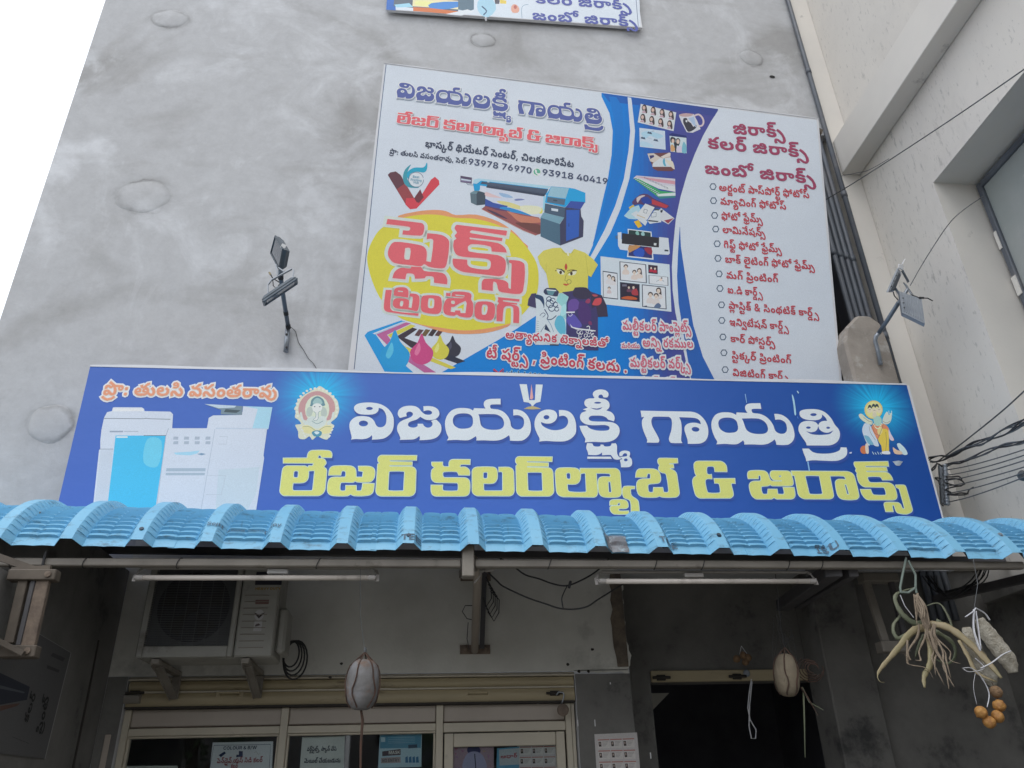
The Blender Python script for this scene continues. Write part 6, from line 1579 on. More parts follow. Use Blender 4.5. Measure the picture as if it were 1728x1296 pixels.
# white swooshes
bgp.P(WHB, [(1059,164), (1059.4,169.7), (1063.5,221), (1060.8,253.4), (1052.7,302), (1037.8,348), (1020,388.5), (1000,426.3), (985,452), (975,466), (975,480), (985,466), (1000,443), (1029.7,394), (1047,353), (1062,302), (1069,256), (1071.6,221), (1066,170), (1065,165)])
for i in range(14):
    t = i / 14
    L = [(1147,383), (1144,427), (1142.4,466.5), (1145,512), (1151.7,554), (1166.4,641), (1180,700)]
    R = [(1147.5,383), (1149,416), (1154.4,453), (1159.7,488), (1170,549), (1186,602), (1206,641), (1235,700)]
    bgp.P((40,96,175) if i == 0 else (38,94,172), L + R[::-1])
    break
bgp.Ln((74,96,130), [(651.6,109), (639,220), (621,400), (597.6,623)], 1.2)
bgp.build('printed_ground', ban, .0008)

# blob
bl = Pic(BAN, 580,330,.2701)
bl.P((238,152,104), [(330,150), (430,105), (560,90), (640,98), (700,122), (830,120), (970,165), (1060,225), (1120,290), (1150,330), (1050,400), (500,300)], 3)
bl.P((238,152,104), [(340,755), (500,815), (650,858), (800,865), (930,850), (1045,802), (900,760), (500,720)], 3)
bl.P((216,206,66), [(148,420), (152,350), (180,280), (230,210), (330,152), (450,124), (580,120), (700,140), (820,146), (950,180), (1070,245), (1160,345), (1210,440), (1216,560), (1190,650), (1110,750), (1040,798), (900,830), (750,843), (600,825), (450,798), (340,757), (240,660), (180,540)], 4)
bl.build('yellow_blob_print', ban, .0016)

NAVY = (52,62,118)
t = Sheet(BAN)
f = line_map((589.5,740), (1429,751), (669,164), (1019,211.5), BAN, 1.12)
traced_line(t, LINE1, ink(86,98,158), ink(222,226,232), .007, ink(150,160,175), (.006,-.010), f, .003)
t.build('navy_title_lettering', ban)
t = Sheet(BAN)
f = line_map((472.7,837), (1540,846), (669.5,208), (1010,253), BAN, 1.0)
traced_line(t, LINE2, ink(222,102,110), ink(222,224,230), .006, ink(160,160,165), (.006,-.008), f, .003)
t.build('red_title_lettering', ban)
t = Sheet(BAN)
INKD = ink(58,68,90)
t.text('భాస్కర్ థియేటర్ సెంటర్, చిలకలూరిపేట', (717,248), (968,283), 9.6, INKD)
t.build('address_lettering', ban)
t = Sheet(BAN)
t.text('ప్రొ: తులసి వసంతరావు, సెల్:', (656.5,259.6), (787.5,277), 7, INKD)
t.text('93978 76970', (790,277.5), (896.6,293.5), 10.5, ink(66,76,104), body=727)
t.build('owner_lettering', ban)
t = Sheet(BAN)
t.text('93918 40419', (915,295.5), (1025,311.5), 10.5, ink(66,76,104), body=727)
t.build('phone_number_lettering', ban)
p = Pic(BAN, 760,270,.13889)
p.C((225,232,232), 1050,148,52,50)
p.C((96,168,140), 1052,147,42,41)
p.P((225,235,232), [(1018,190), (1008,168), (1040,180)])
p.P((230,238,236), [(1030,120), (1042,118), (1052,140), (1046,150), (1066,165), (1080,160), (1088,172), (1070,184), (1048,172), (1030,150)], 3)
p.build('phone_bubble_emblem', ban, .0014)

# check-mark logo
p = Pic(BAN, 580,90,.2701)
p.P((150,66,70), [(275,760), (290,745), (325,738), (355,760), (440,905), (470,935), (455,970), (415,975), (390,950)], 0)
p.P((96,56,66), [(275,760), (290,745), (325,738), (355,760), (385,812), (330,850)], 0)
p.P((208,66,78), [(390,905), (440,905), (470,912), (545,790), (570,772), (595,795), (598,820), (455,970), (415,975), (385,945)], 0)
p.P((110,50,60), [(440,905), (478,850), (500,900), (470,935), (455,930)], 0)
p.P((60,150,165), [(420,695), (385,725), (370,770), (380,815), (410,838), (470,840), (440,820), (405,800), (395,760), (405,725)], 4)
p.P((30,160,190), [(400,740), (440,715), (500,712), (520,682), (520,725), (500,745), (455,740), (415,755), (410,790), (395,770)], 4)
p.C((214,219,226), 452,790,44,44)
p.Ln((96,110,130), circ(452,790,47,47,24), 3)
p.build('check_mark_logo', ban, .0014)
t = Sheet(BAN)
gr = ink(110,160,180)
t.text('Best', c1(432,778), c1(472,782), 4, gr, body=727)
t.text('Printing', c1(418,797), c1(486,803), 4, gr, body=727)
t.text('Hub', c1(436,814), c1(468,818), 4, gr, body=727)
t.build('logo_lettering', ban)

# wide format printer picture
p = Pic(BAN, 760,270,.13889)
p.P((84,70,96), [(122,192), (262,215), (258,290), (122,270)])
p.P((190,200,214), [(130,225), (252,245), (250,262), (130,245)])
p.P((120,110,140), [(130,246), (250,264), (248,280), (130,264)])
p.Ln((140,150,165), [(195,285), (215,300), (285,306)], 10)
p.P((170,206,220), [(285,240), (340,225), (1225,320), (1180,350), (380,258), (320,290), (278,282)])
p.P((20,152,205), [(275,285), (320,292), (372,252), (1190,352), (1165,420), (1120,440), (440,330), (370,330), (350,375), (290,375)])
p.P((70,80,100), [(385,262), (1190,358), (1160,410), (450,300), (365,290)])
p.P((52,62,82), [(450,300), (1160,408), (1140,445), (435,335)])
for k in range(4):
    p.Ln((96,110,130), [(420 + 10 * k, 275 + 13 * k), (1175 - 8 * k, 372 + 13 * k)], 2.5)
p.P((190,205,215), [(448,262), (475,265), (472,275), (446,272)])
p.P((90,110,120), [(240,400), (290,375), (350,378), (425,402), (425,540), (320,552), (250,520)])
p.P((110,140,150), [(240,400), (290,378), (330,384), (318,412), (255,408)])
p.P((60,74,86), [(318,412), (345,380), (425,402), (425,542), (320,552)])
# picture being printed
p.P((206,212,224), [(362,312), (435,322), (430,395), (358,380)])
p.P((204,210,226), [(430,335), (1140,445), (1118,690), (900,700), (430,470)])
p.P((150,180,210), [(590,400), (700,420), (760,460), (640,450)], 3)
p.P((120,130,175), [(780,480), (840,470), (905,482), (800,498)], 3)
p.P((218,190,190), [(430,390), (520,420), (620,460), (560,460), (430,440)], 3)
p.P((216,208,140), [(560,500), (700,510), (850,560), (900,590), (820,600), (650,550)], 3)
p.P((222,214,90), [(1000,600), (1060,580), (1116,590), (1112,650), (1040,640)], 3)
p.P((230,226,190), [(850,560), (1050,560), (1110,600), (1050,660), (900,640)], 3)
p.P((58,84,160), [(425,470), (520,520), (700,560), (640,620), (700,640), (420,560)])
p.P((44,140,200), [(640,570), (760,590), (930,650), (980,690), (700,640), (600,590)], 3)
p.P((96,66,100), [(378,596), (430,555), (720,620), (700,700), (600,700)])
p.P((150,84,84), [(430,560), (560,610), (720,630), (1080,700), (1100,760), (1090,900), (1040,915), (880,850), (600,705), (380,598)])
p.P((196,124,100), [(690,620), (850,670), (1080,710), (1095,760), (860,760), (740,670)], 3)
p.P((110,66,62), [(800,760), (1000,770), (1095,800), (1090,900), (960,860), (820,790)], 3)
p.P((80,58,80), [(440,600), (560,640), (700,720), (560,675)], 3)
p.Ln((190,130,110), [(378,596), (600,710), (880,855), (1040,918)], 6)
p.P((150,205,225), [(1130,440), (1155,443), (1148,610), (1124,612)])
p.P((30,160,215), [(1165,420), (1225,320), (1445,340), (1510,350), (1640,400), (1640,520), (1460,500), (1395,575), (1150,520)])
p.P((150,190,205), [(1225,322), (1440,345), (1400,470), (1180,440)])
p.P((86,108,126), [(1180,448), (1398,478), (1385,550), (1172,512)])
p.P((60,76,90), [(1250,482), (1300,488), (1298,504), (1248,498)])
p.P((72,92,112), [(1150,528), (1400,580), (1385,700), (1140,640)])
p.P((205,215,222), [(1225,585), (1310,598), (1306,628), (1228,616)])
p.P((56,80,160), [(1460,500), (1635,512), (1580,600), (1400,575)])
p.P((60,62,90), [(1395,575), (1582,600), (1590,685), (1620,740), (1612,935), (1335,1040), (1330,780), (1385,700)])
p.P((46,92,178), [(1408,608), (1568,605), (1560,930), (1405,988)])
p.Ln((30,60,120), [(1440,770), (1440,810)], 8)
p.P((120,160,176), [(1130,640), (1385,700), (1325,780), (1095,700)])
p.P((74,106,126), [(1095,700), (1330,780), (1335,1040), (1095,930)])
p.build('wide_printer_picture', ban, .0014)

# big red words on the blob
t = Sheet(BAN)
RED = ink(222,100,108)
p = Pic(BAN, 580,330,.2701)
PLEX = (355, ['92,72* 370,105 395,130 385,195 360,210 215,200* 220,165* 270,168 280,145 260,135 82,115*',
              '415,240* 420,190* 540,205 595,245 600,300 580,440 560,475 500,478 430,465 395,445 370,462 300,455 150,435 110,400 95,360 110,300 150,262 320,280 390,300 415,340 412,420* 450,428* 470,250 450,235',
              '240,312 280,315 275,400 265,408 232,400 236,330',
              '132,560* 150,510 200,475 280,480 290,464* 370,468* 395,500 500,510 560,525 585,570 582,612* 475,598* 470,550 410,545 400,560 318,565* 310,530 270,520 250,525 240,570*'])
KSP = (355, ['665,120 1078,170* 1070,210* 790,165 770,180 785,190 1040,230* 1035,255* 770,225 775,240 1000,270 1060,310 1075,350* 950,340* 940,300 790,280 755,300 765,340 1000,370 1055,400 1068,440 1055,520 1010,545 720,510 650,475 630,440 630,398* 750,408* 752,450 790,475 920,490 940,470 940,420 900,400 720,385 660,365 635,310 640,250 660,235 645,210 665,185 645,150',
             '1095,410* 1180,418 1222,450 1210,660 1180,690 1060,680 1010,665 990,600 965,590 960,665* 868,655* 870,590 895,565 1040,575 1085,600 1090,640 1108,650* 1115,440* 1092,430*'])
PRIN = (475, ['78,70* 128,72* 115,215 140,245 350,265* 345,285* 110,255 70,240 62,200', '145,118* 150,65 180,50 240,52 265,78 262,135* 200,125*', '180,75* 220,80* 218,90* 178,86*',
              '275,100* 330,105 355,130 350,215 335,245 300,240 260,232 165,222 138,200 142,155 165,140 245,145 270,160 265,215* 290,220* 300,130 278,125*', '200,162 222,165 215,205 195,202',
              '390,118 500,118 535,140 535,240 505,268 400,258 370,235 372,140', '435,140 470,142 478,160 470,218 435,220 425,205 428,155', '575,95* 612,98* 612,125* 575,120*',
              '620,125* 625,95 650,84 760,92 785,115 780,150 797,180 795,270 770,298 690,290 662,275 640,285 570,272 552,240 560,180 585,142 700,140* 730,135*', '620,160 645,162 645,185 618,183',
              '640,210* 690,180* 735,160* 745,180* 735,262* 695,262* 690,240* 650,240* 648,255* 612,250* 618,212*', '650,108* 725,115* 728,125* 655,120*',
              '840,168 940,170 975,195 972,290 940,322 840,312 812,285 815,195', '880,192 910,195 918,215 905,270 875,275 868,255 870,210',
              '1000,130* 1180,148* 1178,168* 1045,155 1045,165 1160,180* 1158,192* 1060,182 1140,195 1175,220 1175,345* 1128,342* 1128,220 1110,205 1070,205 1050,225 1040,330* 990,328* 995,200 1010,180 998,165 1005,150'])
for i, grp in enumerate((PLEX, KSP, PRIN)):
    cs = []
    for q in grp[1]:
        cs.append([BAN.uv(635 + .20472 * x, grp[0] + .20472 * y) for x, y in outline_pts(q)])
    # islands of the word are put one by one so that each keeps its own outline
    isl = []
    for c in cs:
        host = [g for g in isl if winding(np.array([c[0]]), [g[0]])[0] != 0]
        if host:
            host[0].append(c)
        else:
            isl.append([c])
    for g in isl:
        put_letter(t, g, ink(206,214,205), .0022,.026 if i < 2 else .018)
        put_letter(t, g, ink(240,206,200), .0029,.003, off=(.006,-.009) if i < 2 else (.002,-.002))
        put_letter(t, g, RED, .0036)
t.build('red_lettering_on_blob', ban)

# ink drops and swatches
p = Pic(BAN, 580,330,.2701)
p.P((30,150,215), [(130,875), (150,852), (360,780), (385,790), (200,868), (250,940), (440,1110), (255,1100)])
p.P((186,100,150), [(205,868), (390,792), (420,800), (270,870), (330,950), (600,1120), (520,1117), (330,990)])
p.P((210,200,80), [(275,872), (420,805), (450,815), (320,880), (380,940), (700,1075), (670,1085), (400,980)])
p.P((60,50,60), [(330,880), (430,825), (460,835), (380,890), (760,1035), (710,1050), (420,950)])
p.P((206,212,220), [(180,862), (370,788), (378,792), (195,868)])
for k, c in enumerate(((96,66,70), (110,90,60), (60,50,56), (90,60,60))):
    p.P(c, [(470 + 42 * k, 835), (500 + 42 * k, 840), (470 + 42 * k, 880), (442 + 42 * k, 874)])


def drop(pp, x, y, r, top, c, hi):
    P = [(x, top), (x + r * .35, top + (y - top) * .45), (x + r * .9, y - r * .35), (x + r, y + r * .1), (x + r * .72, y + r * .72), (x, y + r), (x - r * .72, y + r * .72), (x - r, y + r * .1), (x - r * .9, y - r * .35), (x - r * .35, top + (y - top) * .45)]
    pp.P(c, P, 3)
    pp.P(hi, [(x - r * .45, y - r * .5), (x - r * .2, y - r * .9), (x - r * .1, y - r * .3), (x - r * .4, y + r * .2), (x - r * .62, y)], 3)


drop(p, 680,960,52,875, (52,52,66), (80,80,100))
p.P((44,48,66), [(640,985), (760,1035), (700,1045), (650,1030)])
drop(p, 602,970,56,870, (210,202,76), (228,222,130))
drop(p, 487,985,72,862, (200,74,130), (222,120,160))
drop(p, 320,1000,92,838, (36,154,212), (90,190,232))
p.build('ink_drops_picture', ban, .0014)

# three shirts
p = Pic(BAN, 880,400,.15429)
p.P((212,202,92), [(175,215), (240,150), (340,122), (430,118), (480,175), (540,180), (575,130), (690,170), (780,240), (835,305), (760,440), (728,420), (725,580), (420,615), (300,560), (270,400), (250,370), (200,300)])
p.P((196,188,80), [(430,120), (480,178), (540,180), (575,132), (560,175), (500,200), (450,170)])
p.P((228,228,200), [(490,168), (512,165), (522,205), (505,208)])
p.Ln((176,168,70), [(270,290), (268,400)], 3)
p.Ln((176,168,70), [(700,200), (728,420)], 3)
p.P((190,70,56), [(486,288), (502,330), (486,365), (470,330)], 3)
for s_ in (-1,1):
    for k in range(7):
        p.C((96,66,40), 486 + s_ * (22 + 15 * k), 372 - 7 * k + (1.1 * k * k), 6.5,6)
p.P((66,60,54), [(380,345), (440,350), (475,380), (470,395), (430,362), (385,352)])
p.P((66,60,54), [(606,365), (560,365), (505,395), (500,405), (545,378), (600,372)])
p.P((224,222,196), [(385,356), (440,368), (468,408), (410,405)], 3)
p.P((224,222,196), [(600,376), (550,382), (508,418), (580,415)], 3)
p.C((70,52,36), 428,388,15,20)
p.C((70,52,36), 545,400,14,20)
p.Ln((110,96,50), [(490,410), (478,450), (474,478), (492,482)], 4)
p.Ln((60,56,50), circ(519,490,24,24,20) + [(543,490)], 4)
p.P((196,84,60), [(452,516), (478,510), (490,516), (525,512), (490,536)], 3)
# left polo
p.P((66,60,96), [(65,750), (75,680), (110,620), (160,615), (165,780)])
p.P((206,216,220), [(150,640), (230,600), (400,640), (430,610), (520,650), (490,720), (485,1060), (400,1180), (150,1180), (160,780)])
p.P((150,205,205), [(400,640), (430,612), (515,650), (488,720), (485,900), (420,860), (440,760), (380,700)])
p.P((96,180,205), [(400,860), (470,900), (480,1060), (420,1060), (360,960)], 3)
p.P((170,220,224), [(440,760), (485,740), (485,840), (430,860)], 3)
p.P((52,60,88), [(245,580), (275,558), (370,560), (410,600), (395,650), (370,652), (260,630), (240,605)])
p.P((96,140,150), [(275,585), (370,590), (340,640), (290,630)])
p.P((214,222,224), [(275,572), (378,582), (380,594), (275,584)])
p.P((40,66,100), [(150,630), (230,650), (250,720), (245,780), (235,740), (200,690), (155,668)], 3)
for cx, cy, r in ((310,730,42), (340,700,30), (370,740,26), (330,780,34), (385,790,22), (300,680,26)):
    p.Ln((36,62,98), circ(cx, cy, r, r, 14), 9)
p.Ln((36,62,98), [(200,860), (235,830), (260,850), (230,880)], 6,3)
p.Ln((36,62,98), [(250,790), (290,860), (280,900), (330,900), (380,860)], 10,3)
p.Ln((90,130,160), [(280,900), (320,960), (350,1040)], 5,3)
p.P((36,56,86), [(265,950), (250,1010), (320,1045)])
for k in range(7):
    p.Ln((120,150,165), [(160,920 + 22 * k), (190,925 + 22 * k)], 4)
p.Ln((60,90,110), [(210,1040), (240,990), (270,960)], 5,3)
p.P((56,60,80), [(310,1172), (410,1175), (405,1188), (310,1186)])
# right polo
p.P((60,54,100), [(440,605), (560,590), (590,640), (500,830), (488,820), (495,720), (515,655)])
p.P((62,56,104), [(560,590), (590,555), (700,552), (760,600), (880,640), (930,750), (945,870), (835,875), (835,1090), (840,1240), (720,1240), (490,1180), (492,830), (520,700)])
p.P((56,50,74), [(575,570), (600,552), (710,556), (760,620), (740,670), (640,680), (560,640)], 3)
p.P((58,50,72), [(760,620), (880,640), (930,750), (945,870), (835,875), (815,760), (770,780), (760,700)])
p.P((92,84,170), [(560,840), (620,900), (660,980), (560,1000), (500,940), (500,880)], 3)
p.P((104,76,150), [(520,700), (600,680), (640,760), (560,820), (510,800)], 3)
p.P((76,50,110), [(640,700), (740,760), (760,900), (680,960), (620,860)], 3)
p.P((200,76,84), [(780,720), (810,675), (870,670), (872,720), (840,748), (780,745)], 3)
p.P((150,60,96), [(700,700), (730,675), (752,690), (740,725), (705,722)], 3)
p.P((180,80,90), [(770,632), (810,630), (835,645), (800,655)], 3)
p.P((120,56,100), [(730,930), (760,920), (770,960), (740,960)], 3)
p.P((220,222,232), [(488,818), (585,816), (580,830), (488,834)])
p.Ln((214,216,228), [(508,845), (530,868), (555,850), (545,838)], 6,3)
p.P((220,222,232), [(530,952), (560,985), (620,998), (810,1022), (808,1034), (600,1012), (545,990)])
for cx, cy in ((620,1040), (655,1045), (720,1030), (770,1050), (640,1080), (735,1075), (700,1080), (780,1075)):
    p.Ln((220,222,232), circ(cx, cy, 15,20,9), 7)
p.Ln((220,222,232), [(712,985), (735,975), (745,1000), (725,1030)], 9,3)
p.build('shirts_picture', ban, .0026)

# column of product pictures
p = Pic(BAN, 1060,160,.12346)
q = [(172,125), (657,242), (620,498), (130,378)]
p.P((206,210,212), q)
Q = [np.array(k) for k in q]
for r in range(2):
    for c in range(4):
        s0, t0 = (c + .45) / 4, (r + .42) / 2
        o = (Q[0] * (1 - s0) + Q[1] * s0) * (1 - t0) + (Q[3] * (1 - s0) + Q[2] * s0) * t0
        x, y = o
        p.P((70,58,60), [(x - 32, y - 15), (x - 10, y - 55), (x + 22, y - 52), (x + 38, y - 5), (x + 42, y + 55), (x + 20, y + 62), (x + 5, y + 20), (x - 20, y + 30)], 2)
        p.C((206,178,166), x - 2, y - 12,20,26)
        p.P((190,160,170), [(x - 30, y + 40), (x, y + 25), (x + 25, y + 48), (x + 10, y + 62), (x - 35, y + 52)])
p.build('passport_photo_sheet_picture', ban, .0014)
p = Pic(BAN, 1060,160,.12346)
p.P((206,206,212), [(700,270), (790,252), (895,265), (905,290), (940,350), (990,470), (880,520), (800,512), (730,380), (695,290)])
p.P((190,160,160), [(705,268), (790,253), (890,266), (860,290), (780,302), (710,290)], 2)
p.Ln((206,190,192), [(900,290), (960,270), (1010,310), (1030,370), (1010,420), (960,430)], 24,4)
p.P((60,60,70), [(755,325), (800,320), (815,360), (860,390), (890,440), (925,410), (930,450), (860,500), (810,500), (770,420), (752,380)], 2)
p.P((170,190,214), [(820,320), (900,300), (930,450), (880,400)], 0)
p.P((214,216,220), [(785,345), (810,350), (805,380), (785,372)])
p.build('printed_mug_picture', ban, .0014)
p = Pic(BAN, 1060,160,.12346)
p.P((196,210,222), [(152,452), (502,495), (512,752), (160,712)])
p.P((170,205,222), [(180,520), (300,500), (480,560), (400,600), (300,560), (230,600)], 3)
p.P((180,208,224), [(170,640), (260,650), (350,700), (300,715), (180,700)], 3)
for x, y in ((290,520), (200,590), (375,620)):
    p.P((60,80,105), [(x - 35, y + 5), (x - 10, y - 18), (x + 5, y - 5), (x + 20, y - 15), (x + 38, y + 22), (x, y + 14)])
p.P((150,160,175), [(320,495), (355,492), (355,500), (320,503)])
p.Ln((150,165,180), [(255,585), (320,605)], 4)
p.build('visiting_card_picture', ban, .0014)
p = Pic(BAN, 1060,160,.12346)
p.P((36,48,110), [(560,540), (600,525), (795,560), (800,590), (570,565)])
p.P((196,210,214), [(565,562), (795,590), (800,800), (580,778)])
p.P((44,46,56), [(575,600), (600,575), (650,600), (645,640), (660,780), (640,775), (620,640), (585,660)], 2)
p.P((48,50,60), [(650,640), (660,600), (690,595), (712,630), (690,700), (665,690), (660,740), (640,740)], 2)
p.C((214,186,170), 612,632,20,30)
p.C((214,190,176), 680,640,22,32)
p.P((206,160,110), [(578,700), (610,680), (640,740), (620,775), (585,770)], 2)
p.P((206,196,212), [(670,710), (720,700), (745,760), (700,790), (660,780)], 2)
p.P((120,180,196), [(740,690), (760,640), (780,670), (795,700), (795,795), (735,788)], 2)
p.build('couple_photo_picture', ban, .0014)
p = Pic(BAN, 1060,160,.12346)
p.P((110,70,72), [(265,800), (560,790), (580,850), (636,1020), (600,1045), (400,1040), (340,1010), (310,920)])
p.P((206,196,186), [(262,805), (350,800), (430,850), (480,870), (575,850), (585,880), (480,950), (330,985), (350,930), (300,910)], 0)
p.P((206,212,216), [(335,940), (430,870), (480,870), (580,860), (600,985), (330,985)])
p.P((60,60,110), [(290,830), (350,826), (355,850), (300,880)])
p.P((90,165,190), [(480,880), (500,870), (505,930), (520,975), (490,970), (472,920)], 2)
p.P((214,206,190), [(500,880), (560,900), (610,915), (636,1020), (590,990), (530,930)], 2)
p.P((214,204,196), [(440,850), (560,790), (580,800), (575,845), (480,868)], 0)
p.build('hands_with_card_picture', ban, .0014)
p = Pic(BAN, 1000,300,.18519)
bk = [((205,190,200), 0), ((206,206,214), 14), ((214,170,176), 30), ((208,214,216), 52)]
p.P((200,196,206), [(375,0), (400,-20), (752,10), (752,80), (610,60)])
p.P((204,150,160), [(400,-12), (750,30), (752,62), (600,40)])
p.P((210,212,214), [(385,-2), (620,62), (752,80), (754,130), (600,100)])
for k in range(16):
    p.Ln((90,96,110), [(470 + 14 * k, -8 + 6.2 * k), (476 + 14 * k, 8 + 6.4 * k)], 3.5)
p.P((60,160,100), [(372,8), (420,10), (620,120), (755,135), (752,180), (610,190), (560,150)])
p.P((206,216,214), [(580,150), (755,135), (755,165), (600,172)])
p.P((54,130,130), [(590,170), (755,164), (752,182), (612,192)])
for k in range(14):
    p.Ln((205,212,220), [(372 + 16 * k, 5 + 11 * k), (398 + 16 * k, 0 + 10.5 * k)], 5)
    p.Ln((50,66,90), [(376 + 16 * k, 10 + 11 * k), (402 + 16 * k, 5 + 10.5 * k)], 2.5)
p.build('spiral_books_picture', ban, .0014)
p = Pic(BAN, 1000,300,.18519)
p.P((86,60,100), [(360,220), (430,155), (500,150), (560,190), (690,250), (680,275), (560,270), (430,240), (380,250)], 2)
p.P((180,60,70), [(540,195), (690,255), (670,280), (540,240)])
p.P((204,190,190), [(400,185), (450,160), (480,165), (440,185), (410,230)], 2)
p.P((40,66,150), [(440,190), (500,175), (540,230), (470,240)], 2)
p.P((210,180,80), [(330,270), (370,245), (385,265), (340,290)])
p.P((170,205,216), [(285,348), (350,275), (420,250), (440,300), (400,380), (330,375)])
p.P((206,212,216), [(350,330), (400,300), (500,400), (480,438)])
p.P((212,214,214), [(480,235), (565,270), (500,380), (490,385), (395,345)])
p.P((196,180,150), [(405,335), (480,365), (478,372), (402,344)])
p.Ln((60,90,110), [(470,285), (500,295), (490,325), (465,318), (470,285)], 4)
p.P((206,212,214), [(560,300), (620,290), (625,405), (520,420), (500,390)])
p.Ln((60,90,110), [(535,322), (580,318), (578,355), (535,360), (535,322)], 4)
p.P((70,80,90), [(560,280), (605,285), (605,300), (560,295)])
p.P((40,46,60), [(505,385), (605,395), (590,404), (510,398)])
p.P((204,206,210), [(620,275), (745,370), (690,425), (615,385)])
p.P((150,66,80), [(650,390), (740,368), (688,418)])
p.P((50,50,62), [(615,300), (640,290), (635,315), (622,320)])
p.P((230,180,50), [(375,400), (420,385), (452,440), (415,460)])
p.build('printed_cards_heap_picture', ban, .0014)
p = Pic(BAN, 1000,300,.18519)
p.P((206,212,218), [(228,500), (262,495), (262,560), (600,620), (606,540), (690,550), (703,690), (690,703), (560,695), (250,655), (232,620)])
p.P((212,218,222), [(318,465), (536,492), (540,545), (555,748), (312,722), (330,610)])
p.P((36,60,60), [(330,475), (528,500), (530,545), (326,520)])
p.P((130,180,170), [(390,500), (410,480), (425,520), (400,520)], 2)
p.P((150,190,190), [(440,510), (462,485), (475,525), (450,528)], 2)
p.P((42,42,50), [(268,505), (590,545), (606,545), (604,635), (560,632), (265,600)])
p.P((200,205,205), [(558,595), (582,597), (580,618), (558,616)])
p.P((44,50,110), [(330,612), (538,634), (542,735), (326,712)])
p.P((40,84,180), [(370,680), (420,640), (470,660), (460,720), (390,715)], 2)
p.P((190,140,90), [(330,618), (440,622), (360,670), (330,680)], 2)
p.P((150,50,66), [(470,640), (536,640), (540,700), (500,690)], 2)
p.P((50,60,70), [(655,655), (690,658), (690,672), (655,670)])
p.P((70,110,150), [(205,530), (228,525), (228,560), (210,556)])
p.build('laminator_picture', ban, .0014)


def people(pp, spots, sc=1.0, skin=(226,206,190), hair=(72,60,60), cloth=(214,210,210)):
    for x, y, r, up_ in spots:
        r *= sc
        pp.P(cloth, [(x - r * 1.7, y + r * 3.6), (x - r * 1.4, y + r * 1.6), (x, y + r * 1.0), (x + r * 1.4, y + r * 1.7), (x + r * 1.7, y + r * 3.6)], 2)
        if up_:
            pp.P(hair, [(x - r * 1.1, y + r * .3), (x - r * .8, y - r * 1.1), (x + r * .2, y - r * 1.5), (x + r * 1.1, y - r * .8), (x + r * 1.4, y + r * 1.8), (x + r * .8, y + r * 1.6)], 2)
        else:
            pp.P(hair, [(x - r * 1.1, y), (x - r * .8, y - r * 1.1), (x, y - r * 1.5), (x + r * .9, y - r * 1.1), (x + r * 1.1, y + r * .1)], 2)
        pp.C(skin, x, y + r * .15, r * .8, r * 1.0,12)
        pp.Ln((150,120,110), [(x - r * .35, y + r * .5), (x + r * .35, y + r * .5)], r * .12)
        pp.C((90,70,66), x - r * .3, y, r * .12, r * .12,6)
        pp.C((90,70,66), x + r * .3, y, r * .12, r * .12,6)


p = Pic(BAN, 1000,300,.18519)
p.P((204,214,220), [(72,716), (700,790), (718,1222), (78,1150)])
FR = (54,66,84)


def framed(quad, fill=(214,217,220)):
    p.P(FR, quad)
    c = np.mean(quad, 0)
    inn = [tuple(c + (np.array(k) - c) * np.array([.93,.93])) for k in quad]
    p.P(fill, inn)


framed([(92,848), (226,868), (232,1110), (96,1095)])
people(p, [(150,905,17,0), (186,920,16,1)])
people(p, [(150,1010,12,0)], cloth=(206,190,190))
framed([(244,762), (488,790), (494,962), (248,935)])
people(p, [(302,815,18,0), (425,850,18,1), (380,865,17,0)], cloth=(214,200,190))
framed([(506,792), (592,802), (594,880), (508,870)], (60,46,62))
people(p, [(533,822,10,0), (568,828,10,0)], cloth=(180,46,70))
framed([(510,885), (688,905), (690,985), (512,966)])
p.Ln((130,140,150), [(580,945), (620,930), (650,945)], 4,3)
p.C((90,80,80), 628,915,8,8)
p.C((222,204,192), 620,930,16,12)
p.P(FR, [(248,950), (428,970), (430,1132), (250,1112)])
p.P((44,38,56), [(256,958), (422,976), (424,1124), (257,1106)])
people(p, [(330,1000,11,1), (372,1000,13,0)], cloth=(110,66,90))
p.P((170,60,70), [(360,1030), (400,1010), (415,1070), (360,1065)], 2)
p.P((190,90,50), [(258,1095), (320,1078), (395,1092), (400,1112), (300,1108)], 2)
for k in range(4):
    p.Ln((170,170,190), [(275 + 10 * k, 972), (275 + 10 * k, 990)], 4)
framed([(448,972), (666,995), (674,1200), (452,1176)])
people(p, [(600,1030,20,1), (526,1070,20,0), (578,1080,20,0)], cloth=(212,204,200))
p.P((90,110,140), [(570,1160), (600,1140), (625,1170), (600,1190), (560,1185)], 2)
p.P((50,60,84), [(470,1168), (495,1165), (495,1178), (470,1175)])
p.build('photo_frames_picture', ban, .0014)

# remaining lettering
t = Sheet(BAN)
OW = (ink(220,222,230), 95)
RD = ink(196,70,92)
t.text('అత్యాధునిక టెక్నాలజీతో', c2(1010,893), c2(1655,948), 11, RD, outline=OW, h=.0038)
t.text('టీ షర్ట్స్ , ప్రింటింగ్ కలదు .', c2(890,1013), c4(215,862), 15, RD, outline=(ink(220,222,230), 80), h=.003)
t.build('red_shirt_lettering', ban)
t = Sheet(BAN)
t.text('vlglab122@gmail.com', (854,635.5), (985,650), 11, ink(60,66,110), body=727, outline=(ink(150,205,235), 60), h=.004)
t.build('mail_lettering', ban)
p = Pic(BAN, 580,330,.2701)
p.Ln((60,70,140), [(940,1135), (940,1088)], 12)
p.Ln((190,70,90), [(936,1085), (967,1111), (998,1085)], 12)
p.Ln((120,90,130), [(995,1135), (995,1089)], 12)
p.build('mail_emblem', ban, .0035)
t = Sheet(BAN)
OW = (ink(214,220,236), 135)
R2 = ink(204,104,126)
